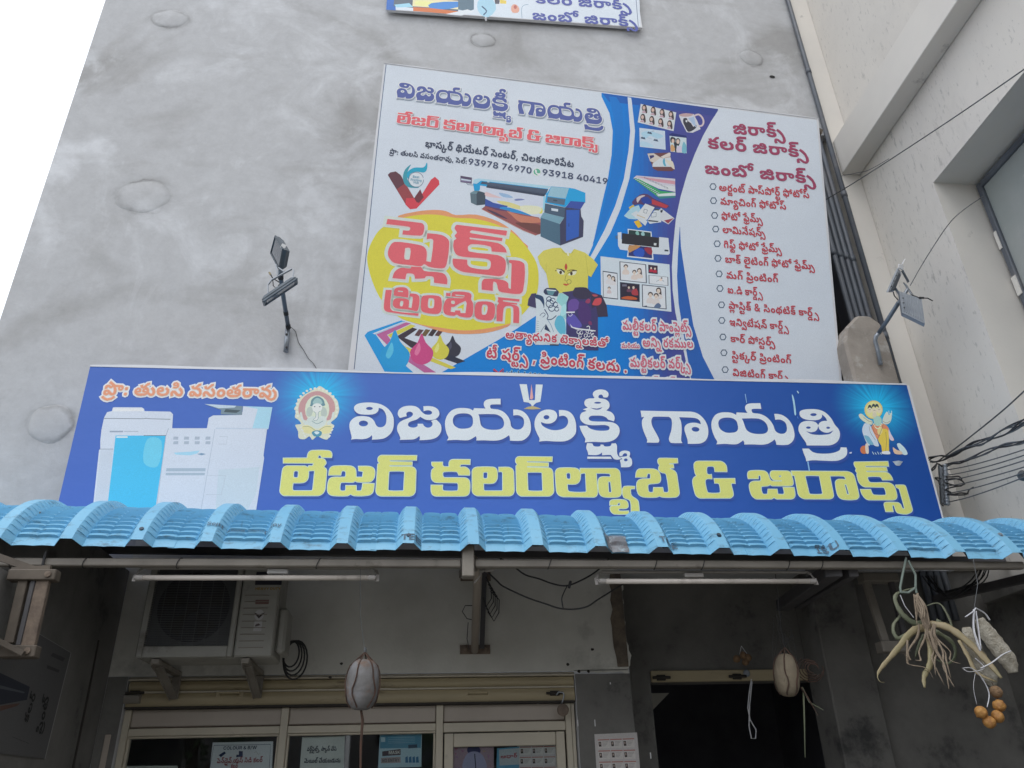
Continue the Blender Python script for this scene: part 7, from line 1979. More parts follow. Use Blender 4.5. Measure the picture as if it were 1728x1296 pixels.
t.text('మల్టీకలర్ పాంప్లెట్స్', c4(190,590), c4(625,606), 13, R2, outline=OW, h=.003)
t.text('మరియు', c4(183,705), c4(298,706), 7, R2, outline=OW, h=.003)
t.text('అన్ని రకముల', c4(318,697), c4(638,706), 12.5, R2, outline=OW, h=.003)
t.text('మల్టీకలర్ వర్క్స్', c4(238,825), c4(620,838), 13, R2, outline=OW, h=.003)
t.text('కలర్ వర్క్', c4(290,945), c4(560,952), 11, R2, outline=OW, h=.003)
t.build('multicolour_lettering', ban)
t = Sheet(BAN)
half = lambda V: V
for key, a, b_ in (('జిరాక్స్', c3(880,318), c3(1205,345)), ('కలర్ జిరాక్స్', c3(720,408), c3(1350,470)), ('జంబో జిరాక్స్', c3(703,567), c3(1395,632))):
    t = Sheet(BAN)
    t.text(key, a, b_, 16, ink(160,70,100), outline=(ink(160,70,100), 5), h=.0015)
    t.build('heading_lettering', ban)
items = [('అర్జంట్ పాస్పోర్ట్ ఫోటోస్', c3(790,675), c3(1355,722)), ('మ్యాచింగ్ ఫోటోస్', c3(798,760), c3(1210,793)), ('ఫోటో ఫ్రేమ్స్', c3(805,853), c3(1063,875)),
         ('లామినేషన్స్', c3(812,938), c3(1080,960)), ('గిఫ్ట్ ఫోటో ఫ్రేమ్స్', c3(820,1030), c3(1182,1063)), ('బాక్ లైటింగ్ ఫోటో ఫ్రేమ్స్', c3(828,1123), c3(1388,1168)),
         ('మగ్ ప్రింటింగ్', c3(835,1222), c3(1162,1248)), ('ఐ.డి కార్డ్స్', c4(855,357), c4(1078,378)), ('ప్లాస్టిక్ & సింథటిక్ కార్డ్స్', c4(862,455), c4(1435,508)),
         ('ఇన్విటేషన్ కార్డ్స్', c4(868,560), c4(1243,592)), ('కార్ పోస్టర్స్', c4(873,665), c4(1158,692)), ('స్టిక్కర్ ప్రింటింగ్', c4(882,772), c4(1262,803)), ('విజిటింగ్ కార్డ్స్', c4(888,880), c4(1245,908))]
bul = [c3(752,648), c3(755,736), c3(762,828), c3(769,913), c3(778,1005), c3(783,1096), c3(790,1193), c4(807,326), c4(817,430), c4(819,529), c4(826,634), c4(832,734), c4(840,841)]
for (key, a, b_), (hx, hy) in zip(items, bul):
    t = Sheet(BAN)
    t.text(key, a, b_, 9.8, ink(188,70,82))
    t.build('list_line', ban)
    t = Sheet(BAN)
    ring = [BAN.uv(hx + 6.1 * math.cos(math.radians(60 * k)), hy + 6.3 * math.sin(math.radians(60 * k))) for k in range(6)]
    rin = [BAN.uv(hx + 4.4 * math.cos(math.radians(60 * k)), hy + 4.6 * math.sin(math.radians(60 * k))) for k in range(6)]
    t.art([(ink(52,78,104), [ring, rin], 'eo')], .0012)
    t.build('hexagon_bullet', ban)

# torn corner bracket by the banner's top right
mb = MB()
q = BAN.w(uB, vB, -.05)
mb.box((q[0] + .03, q[1] + .12, q[2] - .02), (.09,.16,.06), rotm(.2,.3,.2), bev=.01)
mb.build('corner_mortar', M['bare_edge'], ban)

# ------------------------------------------------------------------ smaller poster high on the wall
PY = WY - .06
pa, pb = at(652,16, PY), at(1084,46.5, PY)
POS = Plane(pa, unit(pb - pa), (0,.0,-1))
wP = np.linalg.norm(pb - pa)
pos = thing('upper_poster', tuple(pa), 'smaller printed poster high on the grey wall cut by the top of the picture', 'poster')
mb = MB()
rect_on(POS, [(0,0), (wP, 0), (wP, 1.5), (0,1.5)], -.03,0, mb)
mb.build('frame_panel', M['white_flex'], pos)
p = Pic(POS)
H_ = lambda x, y: (640 + .2662 * x, .2662 * y)
P_ = Pic(POS, 640,0,.2662)
P_.P((205,214,224), [(48,58), (1655,170), (1640,-330), (60,-330)])
P_.P((20,96,178), [(44,62), (105,66), (90,-200), (60,-200)])
P_.P((84,96,110), [(90,40), (190,48), (500,75), (510,-40), (100,-60)])
P_.P((150,200,220), [(95,30), (190,20), (215,45), (110,48)])
P_.P((222,214,170), [(215,-20), (500,5), (500,60), (210,40)])
P_.P((236,226,150), [(240,5), (340,15), (310,40), (230,30)], 2)
P_.P((60,130,200), [(330,20), (500,10), (500,45), (400,60), (320,50)], 2)
P_.P((200,110,60), [(215,45), (330,52), (500,72), (490,92), (215,70)])
P_.P((84,110,126), [(500,-30), (600,-10), (600,60), (560,75), (500,60)])
P_.P((212,218,224), [(420,90), (560,60), (600,75), (520,100)])
P_.P((160,200,218), [(640,-10), (720,0), (740,60), (690,110), (640,90), (620,40)], 2)
P_.Ln((60,90,120), [(650,40), (680,70), (660,95)], 8,3)
P_.P((80,80,90), [(730,-5), (765,0), (760,25), (735,25)])
P_.P((222,196,90), [(765,-5), (805,5), (805,25), (765,22)])
P_.P((214,160,140), [(835,55), (845,30), (870,30), (888,55), (880,80), (845,80)], 2)
P_.C((180,100,90), 862,45,10,12)
P_.Ln((120,150,170), [(905,115), (902,60), (915,35), (945,28)], 3,3)
P_.Ln((40,60,110), [(1642,168), (1628,0), (1615,-150)], 3)
P_.build('printed_ground', pos, .0008)
t = Sheet(POS)
pc = ink(78,88,160)
f = None
t.text('జంబో జిరాక్స్', H_(972,125), H_(1640,172), 13, pc)
t.text('కలర్ జిరాక్స్', H_(990,20), H_(1600,66), 13, pc)
t.text('జిరాక్స్', H_(1060,-85), H_(1500,-50), 14, pc)
t.build('xerox_lettering', pos)
mb = MB()
q = POS.w(*POS.uv(820,30), 0)
mb.tube([q + np.array([0,-.003,0]), q + np.array([-.004,-.012,-.03]), q + np.array([.002,-.006,-.055])], [.008,.012,.006], 8)
mb.build('paint_drip', M['white_flex'], pos)

# ------------------------------------------------------------------ the blue roof sheets of the canopy
PER, X0R = .32,-.092
RR, A0, A1 = .63, math.radians(61.5), math.radians(5)
FY = 3.865


def canopy_pt(x, s, h):
    """s: metres from the front edge along the sheet, h: height above the sheet"""
    L = RR * (A0 - A1)
    a = A0 - min(max(s, 0), L) / RR
    y = FY + RR * (math.sin(A0) - math.sin(a))
    z = RR * (math.cos(a) - math.cos(A0))
    if s > L:
        y += (s - L) * math.cos(A1)
        z += (s - L) * math.sin(A1)
    if s < 0:
        y += s * math.cos(A0)
        z += s * math.sin(A0)
    return np.array([x, y - h * math.sin(a), 2.722 - .010 * x + z + h * math.cos(a)])


def sheet_h(x, s):
    t = ((x - X0R) / PER) % 1.0
    t = min(t, 1 - t)
    if t < .085:
        return .050
    if t < .20:
        k = (t - .085) / .115
        base = .050 * (1 - k)
        if .055 < s < .70:
            f = ((s - .055) / .038) % 1.0
            base += .009 * (1 - f) * math.sin(math.pi * k)
        return base
    h = 0.0
    if .055 < s < .70:
        f = ((s - .055) / .038) % 1.0
        h = .0165 * (1 - f) ** .8 * min(1, (t - .20) / .03)
        h -= .0045 * max(0,1 - abs(t - .5) / .025)
    h += .0035 * math.sin((t - .2) / .3 * math.pi)
    return h


canopy = thing('shop_canopy', (.5,4.5,2.7), 'pale blue corrugated tile pattern canopy over the shop front', 'canopy')
tl = []
for k in range(2):
    tt = [0,.085,.11,.14,.17,.20,.225,.25,.30,.35,.40,.45,.475]
tl = tt + [.5] + [1 - q for q in tt[:0:-1]]
s_list = [-.001,.02,.0545]
k = 0
while .055 + .038 * k < .66:
    b0 = .055 + .038 * k
    s_list += [b0 + .0015, b0 + .0125, b0 + .025, b0 + .0365]
    k += 1
s_list += [.72,.85,1.1,1.32]
xstart = X0R - 9.58 * PER
for i in range(7):
    xa = max(xstart + i * 3 * PER, -3.15)
    xb = xstart + (i + 1) * 3 * PER + .03
    xs = []
    kk = math.floor((xa - X0R) / PER)
    while X0R + kk * PER < xb + PER:
        xs += [X0R + (kk + q) * PER for q in tl]
        kk += 1
    xs = sorted({round(q, 5) for q in xs if xa < q < min(xb, NX - .03)} | {round(xa, 5), round(min(xb, NX - .03), 5)})
    off = .0022 * (i % 2)
    jit = uni(-.004,.004)
    V, Fc = [], []
    for x in xs:
        for s in s_list:
            V.append(canopy_pt(x, s + jit, sheet_h(x, s) + off))
    ns = len(s_list)
    for a in range(len(xs) - 1):
        for b_ in range(ns - 1):
            Fc.append((a * ns + b_, (a + 1) * ns + b_, (a + 1) * ns + b_ + 1, a * ns + b_ + 1))
    o = link_mesh('roof_sheet', V, Fc, [M['roof'], M['roof_under']], canopy)
    sd = o.modifiers.new('thick', 'SOLIDIFY')
    sd.thickness = .0018
    sd.offset = -1
    sd.material_offset = 1
    sd.material_offset_rim = 0
# screws on the crests
for px, py in ((245,897), (683,905), (1196,912), (1680,912)):
    best = None
    for s in np.arange(.05,.5,.004):
        for k in range(-9,14):
            x = X0R + k * PER
            c = canopy_pt(x, s, .049)
            d = RM.T @ (c - CAM)
            qx, qy = CX + F * d[0] / d[2], CY - F * d[1] / d[2]
            e = (qx - px) ** 2 + (qy - py) ** 2
            if best is None or e < best[0]:
                best = (e, x, s)
    _, x, s = best
    c0, c1_ = canopy_pt(x, s, .0465), canopy_pt(x, s, .058)
    mb = MB()
    mb.tube([c0, c1_], .011,8)
    mb.tube([c0, c0 + (c1_ - c0) * .3], .016,10)
    mb.build('screw', M['screw'] if px != 1680 else M['grey_metal'], canopy)


def stamp(key, x, s, size, flipx=False, name='stamped_text'):
    g = TX[key]
    V, T = [], []
    sc = size / 727.
    for k, gx, gy in g:
        vv, tt_ = glyph(k, 0)
        n0 = len(V)
        for p_ in vv:
            u = (p_[0] + gx) * sc * (-1 if flipx else 1)
            v = (p_[1] + gy) * sc
            V.append(canopy_pt(x + u, s + v, sheet_h(x + u, s + v) + .0065))
        T += [tuple(q + n0 for q in t_) for t_ in tt_]
    link_mesh(name, V, T, M['roof_ink'], canopy)


stamp('ISU', 2.02,.012,.045)
stamp('Sept 2008 Company', -1.08,.10,.026)
stamp('TEE', 1.18,.03,.04)
stamp('TEE', -.13,.02,.04)
V, Fc = [], []
for a in range(9):
    for b_ in range(9):
        x = .905 + .115 * a / 8 + .004 * math.sin(b_)
        s = .0 + .125 * b_ / 8
        V.append(canopy_pt(x, s, sheet_h(x, s) + .0075))
for a in range(8):
    for b_ in range(8):
        Fc.append((a * 9 + b_, (a + 1) * 9 + b_, (a + 1) * 9 + b_ + 1, a * 9 + b_ + 1))
link_mesh('brown_tape_patch', V, Fc, M['roof_patch'], canopy)

# front beam and arms
mb = MB()
_z0, _z1 = at(200,950,3.93), at(1450,954,3.93)
BZ = lambda x: _z0[2] + (_z1[2] - _z0[2]) * (x - _z0[0]) / (_z1[0] - _z0[0])
for a, b_ in ((-2.9,.17), (.24,3.2)):
    mb.bar((a, 3.93, BZ(a)), (b_, 3.93, BZ(b_)), .04,.038, bev=.005)
mb.build('front_beam', M['beam'], canopy)
for x in (-2.55,.235,3.5):
    mb = MB()
    mb.bar((x, 3.96, BZ(x) - .002), (x, WY - .01,2.95 if x < 1 else 2.78), .045,.05, bev=.004)
    mb.build('cross_arm', M['beam_dark'] if x > 1 else M['beam'], canopy)
for px_, w_ in ((0,.05), (-34,.09)):
    mb = MB()
    mb.bar(at(1440 + px_, 962,3.97), at(1345 + px_ * .7,1018 - px_ * .1, WY - .02), w_, .07, bev=.004)
    mb.build('cross_arm', M['beam_dark'], canopy)
for yy in (4.35,4.9):
    mb = MB()
    mb.bar((-2.9, yy, 2.985 if yy < 4.5 else 3.03), (NX - .03, yy, 2.92 if yy < 4.5 else 2.97), .04,.04)
    mb.build('purlin', M['beam_dark'], canopy)
mb = MB()
mb.span(.175,.235,3.88,3.945,2.60,2.76, bev=.005)
mb.build('joint_plate', M['beam'], canopy)
for x, r in ((-1.62,.5), (-1.19,.3), (-.53,.0), (1.17,.2), (1.42,.1), (1.88,.2), (2.06,0), (-1.95,.2), (.62,.1)):
    mb = MB()
    P = []
    for k in range(13):
        a = 2 * math.pi * k / 12
        P.append((x + .010 * math.sin(a + r), 3.93 + .026 * math.cos(a), BZ(x) + .025 * math.sin(a)))
    mb.tube(P, .0022,5, cap=False)
    mb.build('binding_wire', M['wire'], canopy)


def wall_bracket(name, top, bot, label, plate=True, tw=.026, mat='beam', side=.06):
    t_, b_ = np.array(top), np.array(bot)
    o = thing(name, tuple(b_), label, 'bracket')
    mb = MB()
    mb.tube([b_, t_], tw, 12) if side == 0 else mb.bar(b_, t_, .05,.03, bev=.004)
    mb.build('strut', M[mat], o, smooth=False)
    return o


# centre support on the wall
o = thing('centre_wall_bracket', (.31, WY, 2.45), 'rusty white pipe bracket bolted to the wall in the middle below the canopy', 'bracket')
mb = MB()
ct, cb = at(806,970,4.35), at(801,1098, WY - .03)
mb.tube([cb, ct, at(799,945,3.97)], [.023,.025,.025], 12)
mb.build('pipe', M['ali_panel'], o, smooth=True)
mb = MB()
q1, q2 = at(818,958, WY - .02), at(813,1095, WY - .02)
mb.bar(q1, q2,.035,.03)
mb.build('rear_channel', M['beam_dark'], o)
for (xa, xb, ya, yb) in ((777,828,966,981), (776,827,1089,1104)):
    a, b_ = at(xa, ya, WY), at(xb, yb, WY)
    mb = MB()
    mb.span(a[0], b_[0], WY - .014, WY - .005, b_[2], a[2], bev=.001)
    pl_ = mb.build('base_plate', M['rust'], o)
    for xx in (a[0] + .035, b_[0] - .035):
        mb = MB()
        mb.lathe((xx, WY - .014, (a[2] + b_[2]) / 2), [(.020,0), (.020,.004), (.012,.008), (.012,.016), (.003,.018)], 12, rotm(math.pi / 2,0,0))
        mb.build('bolt', M['rust'], pl_)
for k in range(5):
    mb = MB()
    base = at(820 + 2 * k, 1000 + 6 * k, WY - .06)
    mb.tube([base + np.array([.0,0,.10]), base + np.array([.03 + .006 * k, -.02,.04]), base + np.array([.035 + .004 * k, -.01,-.04]), base + np.array([.005 * k, 0,-.09]), base + np.array([-.02,.0,-.03])], .0035,6)
    mb.build('loose_cable', M['wire'], o)
mb = MB()
mb.tube([at(808,1022,5.06), at(785,1022,5.05), at(780,1032,5.05), at(788,1044,5.06), at(806,1048,5.08)], .003,5)
mb.tube([at(790,1050,5.12), at(788,1078,5.14), at(792,1096,5.16)], .0025,5)
mb.build('thin_wire', M['wire'], o)

# side supports: pairs of channels
def channel_pair(name, pts, Y, label, w=.055):
    o = thing(name, tuple(at(*pts[0][1], Y)), label, 'bracket')
    for (a, b_, ww, mt) in pts:
        A, B = at(*a, Y), at(*b_, Y)
        mb = MB()
        mb.bar(A, B, ww, .03, bev=.003, upv=(0,1,0))
        mb.build('channel', M[mt], o)
    return o


o = channel_pair('right_wall_bracket', [((1460,978), (1494,1084), .045, 'beam'), ((1502,976), (1530,1090), .03, 'beam_dark')], 4.55, 'cream steel bracket hanging beside the dried plant below the canopy')
for (xa, ya, xb, yb) in ((1453,968,1516,982), (1484,1082,1535,1100)):
    a, b_ = at(xa, ya, 4.54), at(xb, yb, 4.54)
    mb = MB()
    mb.span(a[0], b_[0], 4.52,4.60, b_[2], a[2], bev=.004)
    mb.build('end_plate', M['beam'], o)
o = channel_pair('left_wall_bracket', [((42,974), (16,1086), .04, 'side_steel'), ((76,972), (48,1092), .055, 'rust'), ((60,972), (32,1090), .02, 'beam_dark')], 3.74, 'cream and rusty steel bracket at the far left below the canopy')
for (xa, ya, xb, yb) in ((18,962,94,980), (4,1090,60,1110)):
    a, b_ = at(xa, ya, 3.73), at(xb, yb, 3.73)
    mb = MB()
    mb.span(a[0], b_[0], 3.71,3.77, b_[2], a[2], bev=.004)
    pl_ = mb.build('end_plate', M['side_steel'], o)
    mb = MB()
    mb.lathe((b_[0] - .03,3.708, (a[2] + b_[2]) / 2), [(.014,0), (.014,.006), (.004,.008)], 10, rotm(math.pi / 2,0,0))
    mb.build('bolt', M['rust'], pl_)
mb = MB()
for a_, b2_, w_ in ((at(-40,1062,3.68), at(40,1103,3.68), .02), (at(-30,930,3.8), at(60,962,3.8), .03), (at(20,962,3.78), at(86,958,3.78), .02)):
    mb = MB()
    mb.bar(a_, b2_, .02, w_)
    mb.build('tie_bar', M['side_steel'], o)
mb = MB()
mb.tube([at(78,930,3.9), at(74,945,3.9), at(70,962,3.9)], .006,6)
mb.build('rag_tie', M['wire'], o)

# ------------------------------------------------------------------ tube lights
def tube_light(xa, xb, y_top, y_tube, label, ballast, Y=3.965):
    A, B = at(xa, y_tube, Y), at(xb, y_tube, Y)
    o = thing('tube_light', tuple((A + B) / 2), label, 'tube light', 'tube lights under the canopy')
    zt = at((xa + xb) / 2, y_top, Y + .03)[2]
    z = (A[2] + B[2]) / 2
    mb = MB()
    mb.tube([(A[0] + .04, Y, z), (B[0] - .04, Y, z)], .013,14)
    mb.build('glass_tube', M['tube_light'], o, smooth=True)
    for x, s in ((A[0], 1), (B[0], -1)):
        mb = MB()
        mb.tube([(x + .012 * s, Y, z), (x + .045 * s, Y, z)], .0145,12)
        mb.tube([(x + .006 * s, Y, z), (x + .014 * s, Y, z)], .009,8)
        mb.build('end_cap', M['fitting'], o)
        mb = MB()
        P = [(x + .004 * s, Y + .006, z - .016), (x + .003 * s, Y + .02, z + .02), (x + .012 * s, Y + .03, zt - .012), (x + .035 * s, Y + .03, zt)]
        for a, b_ in zip(P, P[1:]):
            mb.bar(a, b_, .022,.004)
        mb.build('holder', M['fitting'], o)
    mb = MB()
    mb.span(A[0] + .035, B[0] - .035, Y + .018, Y + .045, zt - .008, zt + .004, bev=.003)
    mb.build('batten', M['fitting'], o)
    mb = MB()
    c = A[0] + (B[0] - A[0]) * ballast
    mb.span(c - .05, c + .05, Y + .0, Y + .03, zt - .035, zt - .012, bev=.003)
    mb.build('choke_box', M['white_plastic'] if ballast > .5 else M['fitting'], o)
    return o


tube_light(225,637,958,975, 'unlit tube light hanging left in front of the air conditioner', .58)
tube_light(1007,1379,965,981, 'unlit tube light hanging right in front of the dark entry', .44)

# ------------------------------------------------------------------ outdoor air conditioner unit
AX0, AX1, AY0, AY1 = -1.575,-.845,4.70,5.0
AZ0, AZ1 = 2.365,2.90
ac = thing('air_conditioner', ((AX0 + AX1) / 2,4.85, AZ0), 'cream outdoor air conditioner unit on brackets above the shutter', 'air conditioner')
mb = MB()
gx1 = AX0 + .51
mb.span(AX0, AX1, AY0 + .05, AY1, AZ0, AZ1, bev=.012)
mb.span(gx1 + .012, AX1, AY0, AY0 + .048, AZ0, AZ1, bev=.008)
mb.build('casing', M['ac'], ac)
mb = MB()
fw = .035
mb.span(AX0, AX0 + fw, AY0, AY0 + .048, AZ0, AZ1, bev=.006)
mb.span(gx1 - .025, gx1 + .006, AY0, AY0 + .048, AZ0, AZ1, bev=.006)
mb.span(AX0 + fw, gx1 - .025, AY0 + .001, AY0 + .048, AZ0, AZ0 + .06, bev=.004)
mb.span(AX0 + fw, gx1 - .025, AY0 + .001, AY0 + .048, AZ1 - .03, AZ1, bev=.004)
mb.build('fan_bezel', M['ac'], ac)
cx_, cz_ = (AX0 + fw + gx1 - .025) / 2, (AZ0 + .06 + AZ1 - .03) / 2
mb = MB()
mb.span(AX0 + fw, gx1 - .025, AY0 + .040, AY0 + .048, AZ0 + .06, AZ1 - .03)
mb.build('fan_surround', M['ac_wire'], ac)
mb = MB()
mb.lathe((cx_, AY0 + .039, cz_), [(.0,0), (.198,0), (.198,.004)], 40, rotm(math.pi / 2,0,0))
mb.build('fan_opening', M['ac_dark'], ac)
mb = MB()
for k in range(5):
    a = 2 * math.pi * k / 5 + .3
    P = []
    for r, w in ((.03,.25), (.10,.55), (.18,.65)):
        P += [(cx_ + r * math.cos(a - w / 2), AY0 + .032, cz_ + r * math.sin(a - w / 2)), (cx_ + r * math.cos(a + w / 2), AY0 + .026, cz_ + r * math.sin(a + w / 2))]
    mb.add(P, [(0,1,3,2), (2,3,5,4)])
mb.lathe((cx_, AY0 + .034, cz_), [(.035,0), (.035,.01), (.01,.014)], 16, rotm(math.pi / 2,0,0))
mb.build('fan', M['seal'], ac)
mb = MB()
zz = AZ0 + .07
while zz < AZ1 - .035:
    mb.bar((AX0 + fw - .002, AY0 + .008, zz), (gx1 - .023, AY0 + .008, zz), .0028,.0028)
    zz += .0095
for k in range(1,7):
    x = AX0 + fw + (gx1 - .025 - AX0 - fw) * k / 7
    mb.bar((x, AY0 + .012, AZ0 + .06), (x, AY0 + .012, AZ1 - .03), .003,.003)
g = mb.build('grille_wires', M['ac_wire'], ac)
g['kind'] = 'stuff'
for k in range(9):
    mb = MB()
    zz = AZ0 + .045 + k * .036
    mb.span(gx1 + .035, AX1 - .05, AY0 - .0035, AY0 - .0005, zz, zz + .004)
    mb.build('louvre_line', M['beam'], ac)
ACP = Plane((gx1 + .012, AY0 - .002, AZ0), (1,0,0), (0,0,-1))
t = Sheet(ACP)
u = lambda x, y: (x, y)
g_ = TX['HEAVY DUTY']
V, T = [], []
for k, gx, gy in g_:
    vv, tt_ = glyph(k, 0)
    n0 = len(t.V)
    t.put([(.075 + (p_[0] + gx) * .0000215,.366 + (p_[1] + gy) * .00002) for p_ in vv], tt_, [(.28,.17,.02)] * len(tt_), .0006)
t.build('heavy_duty_lettering', ac, 'paper')
t = Sheet(ACP)
t.art([((.03,.03,.04), [[(.07,.395), (.22,.395), (.22,.47), (.07,.47)]], 'nz'), ((.16,.10,.09), [[(.085,.285), (.16,.285), (.16,.31), (.085,.31)]], 'nz')], .0003)
t.build('dark_label', ac, 'paper')
t = Sheet(ACP)
t.art([((.42,.42,.42), [circ(.115,.225,.026,.03), [(.092,.135), (.138,.135), (.136,.195), (.094,.195)]], 'nz'), ((.05,.04,.04), [[(.085,.238), (.103,.232), (.115,.222), (.127,.232), (.145,.238), (.128,.218), (.115,.205), (.102,.218)]], 'nz'), ((.12,.1,.1), [[(.098,.16), (.13,.168), (.118,.178), (.102,.172)]], 'nz')], .0007)
t.build('white_sticker', ac, 'paper')
mb = MB()
mb.span(AX1 + .001, AX1 + .055, AY0 + .06, AY0 + .26, AZ0 + .03, AZ0 + .28, bev=.015)
mb.build('valve_cover', M['ac'], ac)
for px in (290,433):
    xb = at(px, 1140, WY - .04)[0] if px < 400 else at(437,1150, WY - .04)[0]
    xf = at(262 if px < 400 else 414,1122,4.74)[0]
    mb = MB()
    mb.span(xf - .022, xf + .022, AY0 + .02, WY - .001, AZ0 - .032, AZ0 - .004, bev=.003)
    mb.span(xf - .024, xf + .024, WY - .024, WY - .004, AZ0 - .16, AZ0 - .033, bev=.003)
    mb.bar((xf, AY0 + .10, AZ0 - .034), (xf, WY - .026, AZ0 - .15), .012,.05, upv=(1,0,0))
    mb.prism([(AY0 + .03, AZ0 - .005), (AY0 + .03, AZ0 - .045), (AY0 + .12, AZ0 - .06), (WY - .025, AZ0 - .17), (WY - .025, AZ0 - .12)], 0, xf - .019, xf - .015)
    mb.build('support_bracket', M['beam'], ac)
for k in range(4):
    mb = MB()
    r = .075 + .012 * k
    P = []
    for j in range(22):
        a = math.radians(120 - j * 18)
        P.append((-.79 + r * .62 * math.cos(a) + .008 * k, 5.02 + .01 * k, 2.43 + r * math.sin(a) - .01 * k))
    mb.tube([(-.84,4.98,2.47)] + P[2:], .0055,6)
    mb.build('cable_loop', M['wire'], ac)

# ------------------------------------------------------------------ rolled shutter over the opening
sh = thing('rolling_shutter', (-.4, WY + .03,2.17), 'dirty yellow rolled up shutter slats above the shop windows', 'shutter')
Z2, Z3, Z4 = 2.335,2.247,2.168
mb = MB()
mb.span(-1.75,.943, WY + .015, WY + .05, Z2 - .008, Z2, bev=.002)
mb.span(-1.75,.943, WY - .004, WY + .05, Z2 - .022, Z2 - .012, bev=.002)
mb.build('top_guide', M['ali'], sh)
for a, b_, y in ((Z3 + .006, Z2 - .026, WY + .02), (Z4, Z3 - .006, WY + .012)):
    mb = MB()
    n = 8
    prof = []
    for k in range(n + 1):
        t_ = k / n
        prof.append((y - .012 * math.sin(math.pi * t_), a + (b_ - a) * t_))
    P = [(x, q[0], q[1]) for x in (-1.745,.940) for q in prof]
    mb.add(P, [(k, k + 1, n + 2 + k, n + 1 + k) for k in range(n)])
    mb.span(-1.745,.940, y + .004, y + .02, a, b_)
    mb.build('slat', M['shutter'], sh)
mb = MB()
mb.span(-1.745,.94, WY - .002, WY + .03, Z3 - .005, Z3 + .005, bev=.002)
mb.build('slat_joint', M['ali'], sh)
mb = MB()
mb.span(-1.745,.94, WY + .0, WY + .045, Z4 - .012, Z4 - .001)
mb.build('bottom_seal', M['seal'], sh)
for px in (388,806):
    c = at(px, 1171, WY)
    mb = MB()
    mb.tube([(c[0] - .06, WY, c[2] - .004), (c[0] - .055, WY - .025, c[2] + .004), (c[0] + .055, WY - .025, c[2] + .004), (c[0] + .06, WY, c[2] - .004)], .005,6)
    mb.span(c[0] - .08, c[0] - .055, WY - .004, WY + .004, c[2] - .016, c[2] + .012)
    mb.span(c[0] + .055, c[0] + .08, WY - .004, WY + .004, c[2] - .016, c[2] + .012)
    mb.build('pull_handle', M['shutter'], sh)
for px, s in ((228,1), (936,-1)):
    c = at(px, 1170, WY)
    mb = MB()
    mb.span(c[0] - .03, c[0] + .03, WY - .012, WY + .002, c[2] - .014, c[2] + .014, bev=.003)
    mb.tube([(c[0] - .05 * s, WY - .016, c[2]), (c[0] + .055 * s, WY - .016, c[2])], .008,8)
    mb.build('latch', M['seal'], sh)
mb = MB()
mb.tube([(-1.75, WY - .005,2.21), (-1.66, WY - .01,2.21)], .026,14)
mb.build('roller_end', M['beam'], sh)
pk = at(950,1198, WY - .03)
o = thing('padlock', tuple(pk), 'round rusty padlock hanging open from the right shutter latch', 'padlock')
mb = MB()
mb.lathe(pk, [(.028,-.010), (.036,-.006), (.036,.006), (.028,.010)], 20, rotm(math.pi / 2,0,0))
mb.build('body', M['rust'], o, smooth=False)
mb = MB()
mb.tube([pk + np.array([-.008,0,.034]), pk + np.array([.002,-.004,.055]), pk + np.array([.012,-.004,.085]), pk + np.array([.004,-.003,.10]), pk + np.array([-.022,-.003,.103]), pk + np.array([-.038,-.003,.085])], .004,8)
mb.build('shackle', M['grey_metal'], o, smooth=True)

# ------------------------------------------------------------------ aluminium shop front
GY = WY + .07
sf = thing('storefront', (-.4, GY, 0), 'cream aluminium storefront with dark glass and a glazed door', 'storefront')
gz = lambda py: at(600, py, GY)[2]
gxx = lambda px, py: at(px, py, GY)[0]
XL, XR = gxx(207,1200), gxx(968,1200)
XM1, XM2 = gxx(483,1200), gxx(742,1200)
zp1, zp0 = gz(1189), gz(1221)
zr1, zr0 = gz(1223), gz(1240)


def frame_bar(x0, x1, z0, z1, y0=GY - .03, y1=GY + .02, mt='ali', nm='frame_bar', bev=.003):
    mb = MB()
    mb.span(x0, x1, y0, y1, z0, z1, bev=bev)
    return mb.build(nm, M[mt], sf)


frame_bar(XL, XL + .022,0, Z4 - .012)
frame_bar(XL + .024, XL + .062,0, Z4 - .012, GY - .034)
frame_bar(XR - .022, XR, 0, Z4 - .012)
frame_bar(XR - .060, XR - .024,0, Z4 - .012, GY - .034)
frame_bar(XM1 - .022, XM1 + .022,0, Z4 - .012, GY - .036)
frame_bar(XM2 - .022, XM2 + .022,0, Z4 - .012, GY - .036)
bays = [(XL + .062, XM1 - .022), (XM1 + .022, XM2 - .022), (XM2 + .022, XR - .060)]
for i, (a, b_) in enumerate(bays):
    frame_bar(a + .002, b_ - .002, zp0, Z4 - .012, GY - .012, GY + .01, 'ali_panel', 'header_panel')
    frame_bar(a + .001, b_ - .001, zp0 - .006, zp0 - .001, GY - .02, GY + .0, 'rust', 'dark_gap')
    if i < 2:
        frame_bar(a + .001, b_ - .001, zr0 + .012, zr1 - .002, GY - .030)
        frame_bar(a + .001, b_ - .001, zr0, zr0 + .011, GY - .022)
        mb = MB()
        mb.span(a + .002, b_ - .002, GY, GY + .006,.9, zr0)
        mb.build('glass_pane', M['glass'], sf)
        frame_bar(a + .001, a + .014,.9, zr0 - .001, GY - .02)
        frame_bar(b_ - .014, b_ - .001,.9, zr0 - .001, GY - .02)
        frame_bar(a, b_, 0,.9, GY - .02, GY + .01, 'ali_panel', 'lower_panel')
a, b_ = bays[2]
dz1 = zr1 - .006
frame_bar(a + .001, b_ - .001, zr1 - .055, zr1 - .002, GY - .030)
door = thing('glass_door', (a, GY, 0))
door.parent = sf
door.location = (a - sf.location[0], 0,0)
dt, dg = zr1 - .062, zr1 - .062 - .075
